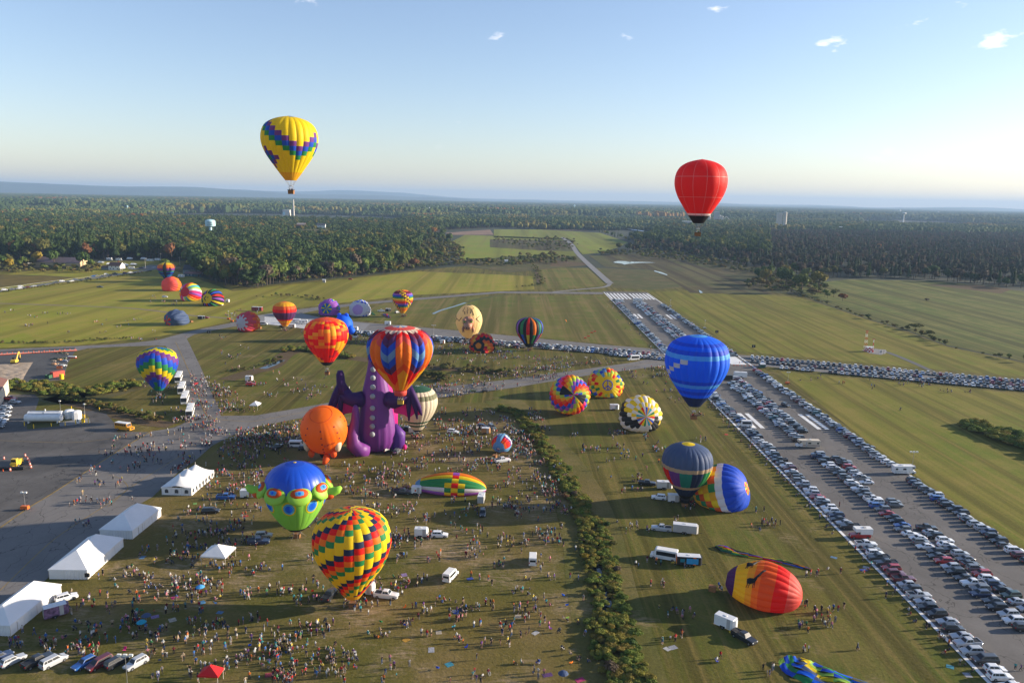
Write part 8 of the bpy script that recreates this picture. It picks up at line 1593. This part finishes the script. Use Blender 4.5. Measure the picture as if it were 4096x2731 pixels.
LM = [('yellow and red checkered balloon', 'checkered balloon', 1406, 2400), ('', 'green creature balloon', 1190, 2150), ('', 'small open canopy', 872, 2260), ('', 'second nearest tent', 340, 2320), ('', 'longest white tent', 140, 2480), ('', 'bottom left cars', 300, 2660), ('', 'red canopy', 835, 2725), ('', 'long black trailer', 2752, 2260), ('', 'safari balloon', 3055, 2400), ('', 'tall white trailer', 2900, 2500), ('', 'silver pickup', 2645, 2122), ('', 'white roof-box van', 1802, 2310), ('', 'open rear van', 2131, 2250), ('', 'ditch hedgerow', 2400, 2400), ('', 'bottom edge', 1900, 2731), ('', 'left car row', 3700, 2480), ('', 'blue deflated envelope', 3230, 2680), ('', 'purple trailer', 200, 2440), ('', 'crown of people', 1, 1)][:-1]
def where(px, py):
    b = min(LM, key=lambda l: (l[2]-px)**2+((l[3]-py)*1.4)**2); dx, dy = px-b[2], py-b[3]
    if b[1] == 'bottom edge': return 'near the bottom edge'
    return ('%s the %s' % (('right of' if dx > 0 else 'left of') if abs(dx) > abs(dy)*1.2 else ('below' if dy > 0 else 'above'), b[1]))
PEND = []   # (object, base label, image x)
people = []
def spot(poly):
    P = scatter([G(*q) for q in poly], 1, prg)[0]; return P
for poly, n, sit, z in CROWD:
    n = int(n*1.5)
    gp = [G(*q) for q in poly]; k = 0; cen = scatter(gp, n, prg); ci = 0
    while k < n:
        c = cen[ci % max(3, n//5)]+prg.normal(0, 4.2, 2); ci += 1; m = int(prg.choice([1, 2, 3, 4, 6, 9], p=[.22, .30, .18, .14, .10, .06])); ss = prg.random() < sit; f = prg.uniform(0, 6.28)
        for j in range(m):
            if k >= n: break
            for t_ in range(4):
                x, y = c+prg.normal(0, .5+.16*m, 2)
                if free(x, y) and inside(np.array([[x, y]]), gp)[0]: break
            else: continue
            kd = ('sit' if prg.random() < .5 else 'chair') if ss and prg.random() < .8 else str(prg.choice(['stand', 'walk', 'photo', 'point', 'hips', 'wide'], p=[.36, .14, .16, .06, .12, .16]))
            people.append((x, y, z, kd, f+prg.normal(0, .5))); k += 1
        k += 0 if m else 1
        if ci > 4*n: break
for v in np.arange(336, 735, 1.55):
    if 350 < v < 372: continue
    u = -23.4-abs(prg.normal(0, 1.6)); p = RW(u, v+prg.normal(0, .4)); 
    if free(p[0], p[1]) and prg.random() < .62: people.append((p[0], p[1], .16 if u > -22.86 else .1, str(prg.choice(['stand', 'sit', 'chair', 'photo', 'hips'], p=[.28, .27, .3, .1, .05])), prg.normal(1.57, .6)))
for v in np.arange(60, 320, 5.0):
    if prg.random() < .5: p = RW(-24-abs(prg.normal(0, 3)), v); people.append((p[0], p[1], .1, str(prg.choice(['stand', 'sit'])), prg.uniform(0, 6)))
for x, y in ((3597, 1643), (3602, 1643), (3488, 1560), (3832, 2280-0), (3845, 2290), (4059, 2683), (4082, 2685), (3142+220, 2295), (3740, 2020), (3381, 1750), (3357, 2028), (2958, 1455), (2973, 1450)): g = G(x, y); people.append((g[0], g[1], .155 if x in (3832, 3845, 4059, 4082, 3357, 3740, 2958) else .1, 'stand' if x % 2 else 'walk', prg.uniform(0, 6)))
# crews at the baskets of the standing balloons
for key, (rt, env, loc) in BAL.items():
    if rt.name.startswith('hot_air') and env is not None and env.flat is None and loc[2] < 9:
        for k in range(9): a = prg.uniform(0, 6.28); d = prg.uniform(1.7, 3.2); people.append((loc[0]+math.cos(a)*d, loc[1]+math.sin(a)*d, .1, 'stand' if k % 3 else 'hips', a+1.57))
PA = np.array([[p[0], p[1]] for p in people]); q_, d_ = PROJ(np.c_[PA, np.full(len(PA), .9)]); ok = (q_[:, 0] > 4) & (q_[:, 0] < 4092) & (q_[:, 1] < 2724) & (d_ > 0)
people = [p for p, k in zip(people, ok) if k]; q_ = q_[ok]; d_ = d_[ok]; od = np.argsort(d_)
# leave out those a nearer balloon hides completely? they stay: they are there from a step to the side
NIND = 262; VV, FF, CCo, n0 = [], [], [], 0
chair_me = {}
def chair_mesh(c):
    if c not in chair_me:
        b = MB(); m_ = mat('chair_cloth_'+c, PAL[c] if c in PAL else (.1, .1, .1), .8); b.add([(-.28, -.05, .43), (.28, -.05, .43), (.28, .42, .46), (-.28, .42, .46), (-.28, -.05, .40), (.28, -.05, .40), (.28, .42, .43), (-.28, .42, .43)], [(0, 1, 2, 3), (7, 6, 5, 4), (0, 4, 5, 1), (1, 5, 6, 2), (2, 6, 7, 3), (3, 7, 4, 0)])
        b.add([(-.28, -.05, .45), (.28, -.05, .45), (.28, -.22, .95), (-.28, -.22, .95), (-.28, -.08, .45), (.28, -.08, .45), (.28, -.25, .95), (-.28, -.25, .95)], [(0, 1, 2, 3), (7, 6, 5, 4), (0, 4, 5, 1), (1, 5, 6, 2), (2, 6, 7, 3), (3, 7, 4, 0)])
        l = MB()
        for s in (-1, 1): l.cyl((s*.27, -.18, 0), (s*.27, .38, .43), .018, n=4); l.cyl((s*.27, .40, 0), (s*.27, -.08, .45), .018, n=4)
        chair_me[c] = (b.me('seat', [m_]), l.me('leg_frame', [M_TRIM]))
    return chair_me[c]
nch = 0
for rank, i in enumerate(od):
    x, y, z, kd, a = people[i]; s, p = wpick(SH), wpick(PT); sc = prg.uniform(.93, 1.05) if prg.random() > .16 else prg.uniform(.58, .78)
    if rank < NIND:
        P, F, C_ = person_arrays(kd, True, s[1], p[1], prg.random() < .45, SK[prg.choice(5, p=[.3, .3, .15, .2, .05])], HR[prg.integers(7)], sc, a); o = obj('person', mesh('person', P, F, [PMAT], smooth=True, col=C_), None, (x, y, z)); o['category'] = 'person'; o['group'] = 'people on the festival field'
        if kd == 'sit': b_ = 'person sitting in %s shirt %s' % (s[0], where(*q_[i]))
        elif kd == 'chair': b_ = 'person seated on chair in %s %s' % (s[0], where(*q_[i]))
        else: b_ = '%s in %s shirt and %s %s' % ('child' if sc < .8 else 'person', s[0], p[0]+' trousers', where(*q_[i]))
        PEND.append((o, b_, q_[i][0]))
        if kd == 'chair':
            cc = ['blue', 'navy', 'red', 'green', 'black', 'teal', 'grey'][nch % 7]; nch += 1; r = empty('folding_chair', (x, y, z), a); m1, m2 = chair_mesh(cc); obj('seat', m1, r); obj('leg_frame', m2, r); r['category'] = 'folding chair'; r['group'] = 'folding chairs in the crowd'; PEND.append((r, '%s folding chair with someone on it %s' % (cc, where(*q_[i])), q_[i][0]))
    else:
        P, F, C_ = person_arrays(kd, False, s[1], p[1], prg.random() < .45, SK[prg.integers(4)], HR[prg.integers(7)], sc, a); VV.append(P+np.array([x, y, z])); FF += [tuple(k+n0 for k in f) for f in F]; CCo.append(C_); n0 += len(P)
tag(obj('crowd', mesh('crowd', np.vstack(VV), FF, [PMAT], smooth=True, col=np.vstack(CCo))), 'crowd of people standing and sitting all over the festival field', 'crowd', kind='stuff')
# passengers in the baskets of the flying balloons
FL = ['yellow balloon', 'red balloon', 'chevron balloon', 'flame balloon', 'blue balloon', 'stepped balloon']
for (rt, zb), nm in zip(FLY, FL):
    for k, dx in enumerate((-.38, .05, .42)):
        s = wpick(SH); P, F, C_ = person_arrays('stand' if k else 'point', True, s[1], (.03, .03, .04), False, SK[1], HR[k], 1.0, k*2.0); o = obj('person', mesh('person', P, F, [PMAT], smooth=True, col=C_), None, (rt.location.x+dx, rt.location.y+(.2 if k % 2 else -.12), rt.location.z+zb)); o['category'] = 'person'; PEND.append((o, 'person in %s top riding in the basket of the %s' % (s[0], nm), k))
# blankets, umbrellas, strollers, loose chairs
BL = [(2185, 2163, 'blue'), (2072, 2466, 'cream'), (2142, 2532, 'white'), (2190, 2700, 'purple'), (2668, 2596, 'white'), (2692, 2590, 'palegrey'), (1825, 2448, 'royal'), (1845, 2440, 'navy'), (1822, 2445, 'white'), (1625, 2560, 'gold'), (1797, 2658, 'turq'), (1755, 2530, 'cream'), (1725, 2600, 'palegrey'), (1617, 2300, 'lilac'), (690, 2480, 'cream'), (880, 2450, 'lblue'), (620, 2467, 'lilac'), (808, 2410, 'sky'), (980, 2065, 'red'), (460, 2130, 'white'), (3465, 2270, 'white'), (3455, 2280, 'blue'), (3800, 2667, 'turq'), (3870, 2700, 'palegrey'), (3335, 2230, 'lblue'), (1075, 2700, 'rose'), (570, 2230, 'lblue'), (2320, 2720, 'pink'), (2440, 1565, 'red'), (700, 2390, 'magenta'), (2905, 1738, 'red'), (1880, 2315, 'blue'), (780, 2015, 'mint')]
for i, (x, y, c) in enumerate(BL):
    w, h = prg.uniform(1.4, 2.0), prg.uniform(1.1, 1.5); V = []; n = 7
    for j in range(n+1):
        for k in range(n+1): V.append(((k/n-.5)*w, (j/n-.5)*h, .012+.05*abs(noise.noise(Vector((k*.5, j*.6, i)))))) 
    o = obj('blanket', mesh('blanket', V, [(j*(n+1)+k, j*(n+1)+k+1, (j+1)*(n+1)+k+1, (j+1)*(n+1)+k) for j in range(n) for k in range(n)], [mat('blanket_'+c, tuple(v*.42+.02 for v in PAL[c]), .95, var=.3, vscale=2.5)], smooth=True), None, at(x, y, .1), prg.uniform(0, 3)); o['category'] = 'blanket'; o['group'] = 'picnic blankets on the grass'; PEND.append((o, '%s picnic blanket spread %s' % (c.replace('turq', 'turquoise').replace('lblue', 'light blue').replace('palegrey', 'pale grey'), where(x, y)), x))
def umbrella(x, y, c, lab, open_=True):
    r = empty('umbrella', at(x, y, .1)); tag(r, lab, 'umbrella'); MB().cyl((0, 0, 0), (0, 0, 2.0), .02, n=5).obj('pole', [M_STEEL], r); b = MB(); b.lathe((0, 0, 1.5), [(1.05, 0), (.95, .12), (.6, .38), (.05, .55)], 10); b.obj('canopy', [fab(c)], r)
umbrella(802, 2372, 'sky', 'blue umbrella over chairs below the small open canopy'); umbrella(568, 2515, 'turq', 'blue umbrella in the lower left crowd'); umbrella(587, 2488, 'steel', 'dark umbrella behind the blue one in the lower left crowd'); umbrella(2252, 2722, 'steel', 'grey umbrella at the bottom edge beside the ditch')
for i, (x, y, c) in enumerate([(2252, 2388, 'royal'), (2268, 2428, 'royal'), (2270, 2480, 'lime'), (1815, 2515, 'turq'), (1866, 2595, 'blue'), (1750, 2680, 'blue'), (1523, 2495, 'green'), (1620, 2508, 'blue'), (548, 2450, 'teal'), (568, 2450, 'green'), (500, 2605, 'pink'), (312, 2570, 'red'), (1000, 2590, 'blue'), (820, 2575, 'blue'), (640, 2650, 'navy'), (860, 2420, 'sky'), (1250, 2372, 'red'), (1620, 2435, 'orange'), (2285, 2660, 'orange'), (800, 2380, 'red'), (1640, 2505, 'black'), (2200, 2520, 'purple'), (640, 2520, 'purple'), (2048+30, 2180, 'black')]):
    m1, m2 = chair_mesh(c); r = empty('folding_chair', at(x, y, .1), prg.uniform(0, 6.28)); obj('seat', m1, r); obj('leg_frame', m2, r); r['category'] = 'folding chair'; r['group'] = 'folding chairs in the crowd'; PEND.append((r, 'empty %s folding chair %s' % (c.replace('turq', 'turquoise'), where(x, y)), x))
st0 = None
for i, (x, y) in enumerate([(520, 2375), (355, 2500), (690, 2255), (1800, 2450), (2235, 2530), (2250, 2600), (1300, 2490), (770, 2270), (2100, 2170), (300, 2520)]):
    if st0 is None:
        r = st0 = empty('stroller'); b = MB(); b.box(-.25, .25, -.3, .35, .45, .6); b.box(-.25, .25, -.35, -.28, .6, 1.0); b.obj('seat', [M_DARK], r); b = MB(); b.lathe((0, -.12, .85), [(.30, 0), (.28, .12), (.15, .25), (.02, .3)], 10); b.obj('hood', [M_TRIM], r); b = MB(); b.cyl((-.24, -.5, 1.0), (.24, -.5, 1.0), .02, n=5); [b.cyl((s*.24, .3, .25), (s*.24, -.5, 1.0), .018, n=4) for s in (-1, 1)]; b.obj('frame', [M_STEEL], r)
        for sx in (-.25, .25):
            for sy in (-.3, .32): b = MB(); b.cyl((sx-.02, sy, .14), (sx+.02, sy, .14), .14, n=8); b.obj('wheel', [M_TYRE], r)
    else: r = copytree(st0)
    r.location = at(x, y, .1); r.rotation_euler = (0, 0, prg.uniform(0, 6.28)); r['category'] = 'stroller'; r['group'] = 'strollers in the crowd'; PEND.append((r, 'dark baby stroller %s' % where(x, y), x))
# ---------------------------------------------------------------- single trees along the edges of the woods
trg = np.random.default_rng(31)
LEAFC = {'dark green': (.032, .055, .018), 'green': (.05, .085, .02), 'olive': (.10, .10, .026), 'light green': (.11, .15, .03), 'yellow': (.30, .22, .03), 'orange': (.30, .12, .02), 'rusty': (.16, .07, .03), 'grey brown': (.10, .075, .05)}
def plain_leaf(c):
    k = 'leaf_'+c.replace(' ', '_')
    if k not in _M:
        m = mat(k, LEAFC[c], .8, var=.55, vscale=.35, trans=.15, spec=.15)
    return _M[k]
cr_cache = {}
def tree(x, y, kind, c, sc, where_, z=.1, name=None):
    if kind == 'pine' and c not in ('dark green', 'green'): c = 'dark green'
    src = {'tree': BROAD, 'pine': PINES, 'bush': SCRUB, 'near bush': DBUSH}[kind]; j = int(trg.integers(len(src))); key = (kind, j, c)
    if key not in cr_cache:
        me = src[j][0].copy(); me.materials[0] = plain_leaf(c); me.materials[1] = plain_leaf(c); cr_cache[key] = me
    nm = {'tree': 'broadleaf_tree', 'pine': 'pine_tree', 'bush': 'bush', 'near bush': 'bush'}[kind]; g = G(x, y); r = empty(nm, (g[0], g[1], z), trg.uniform(0, 6.28)); r.scale = (sc*trg.uniform(.9, 1.1), sc*trg.uniform(.9, 1.1), sc*trg.uniform(.9, 1.15)); r['category'] = {'tree': 'tree', 'pine': 'pine tree'}.get(kind, 'bush'); r['group'] = 'trees and bushes %s' % where_
    obj('crown', cr_cache[key], r); obj('trunk', src[j][1], r); PEND.append((r, '%s %s %s' % (c, {'tree': 'broadleaf tree', 'pine': 'pine', 'bush': 'bush', 'near bush': 'bush'}[kind], where_), x)); return r
def edge(pts, n, kinds, cols, sc, where_, jit=7):
    C_ = np.array([p[:2] for p in pts], float); s = np.r_[0, np.cumsum(np.linalg.norm(np.diff(C_, axis=0), axis=1))]
    for k in range(n):
        u = s[-1]*(k+trg.uniform(.1, .9))/n; x = np.interp(u, s, C_[:, 0]); y = np.interp(u, s, C_[:, 1])+trg.uniform(-jit, 0); tree(x, y, str(trg.choice(kinds)), str(trg.choice(cols)), trg.uniform(*sc), where_)
edge([(0, 1042), (300, 1040), (560, 1038), (740, 1044)], 46, ['tree', 'tree', 'pine'], ['dark green', 'green', 'olive', 'green', 'dark green', 'rusty', 'light green'], (1.2, 1.75), 'at the storage yard wood edge')
edge([(790, 1100), (860, 1120), (960, 1146), (1024, 1155), (1124, 1132)], 26, ['tree', 'tree', 'bush'], ['green', 'olive', 'dark green', 'light green', 'grey brown'], (1.0, 1.5), 'at the wood edge right of the barn')
edge([(1124, 1130), (1300, 1115), (1438, 1102), (1677, 1075)], 40, ['tree', 'tree', 'bush', 'bush'], ['olive', 'green', 'grey brown', 'light green', 'yellow', 'rusty'], (.85, 1.3), 'along the meadow wood edge')
edge([(1677, 1030), (1780, 1010), (1860, 1020), (1845, 985), (1790, 955)], 20, ['tree', 'bush'], ['olive', 'grey brown', 'dark green', 'yellow'], (.35, .6), 'at the far meadow wood corner', 12)
edge([(0, 1085), (120, 1075), (200, 1075), (330, 1078), (390, 1086)], 22, ['bush', 'tree'], ['green', 'olive', 'light green', 'yellow'], (.75, 1.15), 'in the thicket before the storage barn', 6)
edge([(1980, 905), (2150, 906), (2340, 908), (2380, 915)], 20, ['tree'], ['green', 'olive', 'light green', 'yellow'], (1.0, 1.4), 'in the hill meadow tree line', 2)
edge([(2390, 930), (2440, 948), (2500, 965), (2600, 985)], 16, ['tree', 'pine'], ['olive', 'yellow', 'green', 'light green'], (.6, .95), 'at the corner right of the hill meadow')
edge([(2374, 1012), (2600, 1008), (2800, 1030), (3000, 1075)], 24, ['bush', 'tree'], ['dark green', 'green', 'olive', 'grey brown'], (.7, 1.0), 'in front of the swamp woods')
edge([(3072, 1105), (3300, 1112), (3700, 1118), (3950, 1145), (4096, 1158)], 34, ['tree', 'tree', 'pine'], ['dark green', 'grey brown', 'green', 'olive', 'grey brown'], (.75, 1.1), 'at the right swamp wood edge')
for x, y, k, c, s, w in ((660, 1100, 'tree', 'light green', .95, 'left of the blue barn'), (745, 1062, 'tree', 'light green', 1.15, 'behind the blue barn'), (1398, 1098, 'tree', 'orange', 1.15, 'at the edge above the red suv'), (1378, 1008+25, 'tree', 'yellow', .95, 'standing out in the middle of the woods'), (673, 905, 'tree', 'orange', 1.3, 'far inside the left woods'), (490, 1087, 'near bush', 'green', 1.6, 'right of the farmhouse'), (3370, 1205, 'bush', 'rusty', 1.6, 'on the marsh meadow edge'), (3660, 1318, 'near bush', 'olive', 2.0, 'on the fence line beyond the mown field'), (3715, 1345, 'near bush', 'olive', 1.6, 'second on the fence line beyond the mown field'), (3472, 1275, 'near bush', 'dark green', 1.2, 'round, on the marsh ditch'), (3707, 1206, 'bush', 'grey brown', .7, 'alone in the marsh meadow'), (3512, 1003, 'tree', 'orange', .9, 'alone in the dusky swamp woods'), (4040, 1068, 'tree', 'light green', .8, 'bright in the dusky swamp woods'), (2310, 980, 'bush', 'dark green', .8, 'on the hill meadow beside the gravel road'), (1920, 1252, 'near bush', 'dark green', .8, 'where the little stream ends')): tree(x, y, k, c, s, w)
bt_ = empty('bare_tree', tuple(G(726, 1034, .1))); tag(bt_, 'tall leafless grey tree standing against the dark woods', 'tree'); b = MB(); b.cyl((0, 0, 0), (.3, 0, 15), .45, .2, 7); b.obj('trunk', [mat('grey_bark', (.30, .27, .23), .9)], bt_)
for k in range(14): a = trg.uniform(0, 6.28); z = trg.uniform(8, 15); d = trg.uniform(2.5, 5.5); b = MB(); b.cyl((.2, 0, z), (math.cos(a)*d, math.sin(a)*d, z+trg.uniform(4, 8)), .16, .04, 5); b.obj('limb', [mat('grey_bark')], bt_)
# bushes one can tell apart in the ditch hedge
hb_ = [(2085, 1672), (2130, 1725), (2160, 1760), (2215, 1840), (2255, 1905), (2300, 1985), (2340, 2080), (2330, 2170), (2345, 2240), (2370, 2340), (2390, 2430), (2430, 2110), (2450, 2190), (2470, 2290), (2480, 2380), (2420, 2480), (2480, 2500), (2400, 2540), (2450, 2560), (2520, 2580), (2420, 2620), (2500, 2650), (2440, 2690), (2540, 2690)]
for x, y in hb_: tree(x, y, 'near bush', str(trg.choice(['olive', 'green', 'grey brown', 'light green', 'rusty', 'yellow'], p=[.3, .25, .2, .12, .08, .05])), trg.uniform(.4, .65), 'in the ditch hedgerow')
# ---------------------------------------------------------------- labels that single each thing out
def nth(i): return 'leftmost' if i == 0 else ordw(i)+' from left'
for _ in range(1):
    d = {}
    for o, b_, x in PEND: d.setdefault(b_, []).append((x, o))
    for b_, L_ in d.items():
        L_.sort(key=lambda t_: t_[0])
        for i, (x, o) in enumerate(L_): o['label'] = b_ if len(L_) == 1 else '%s, %s' % (b_, nth(i))
# things laid out flat on pavement sit on it; every part takes its object's name
print('things', len([o for o in COL.objects if o.parent is None]), 'objects', len(COL.objects), 'people', len(people), 'cars', len(CARS))
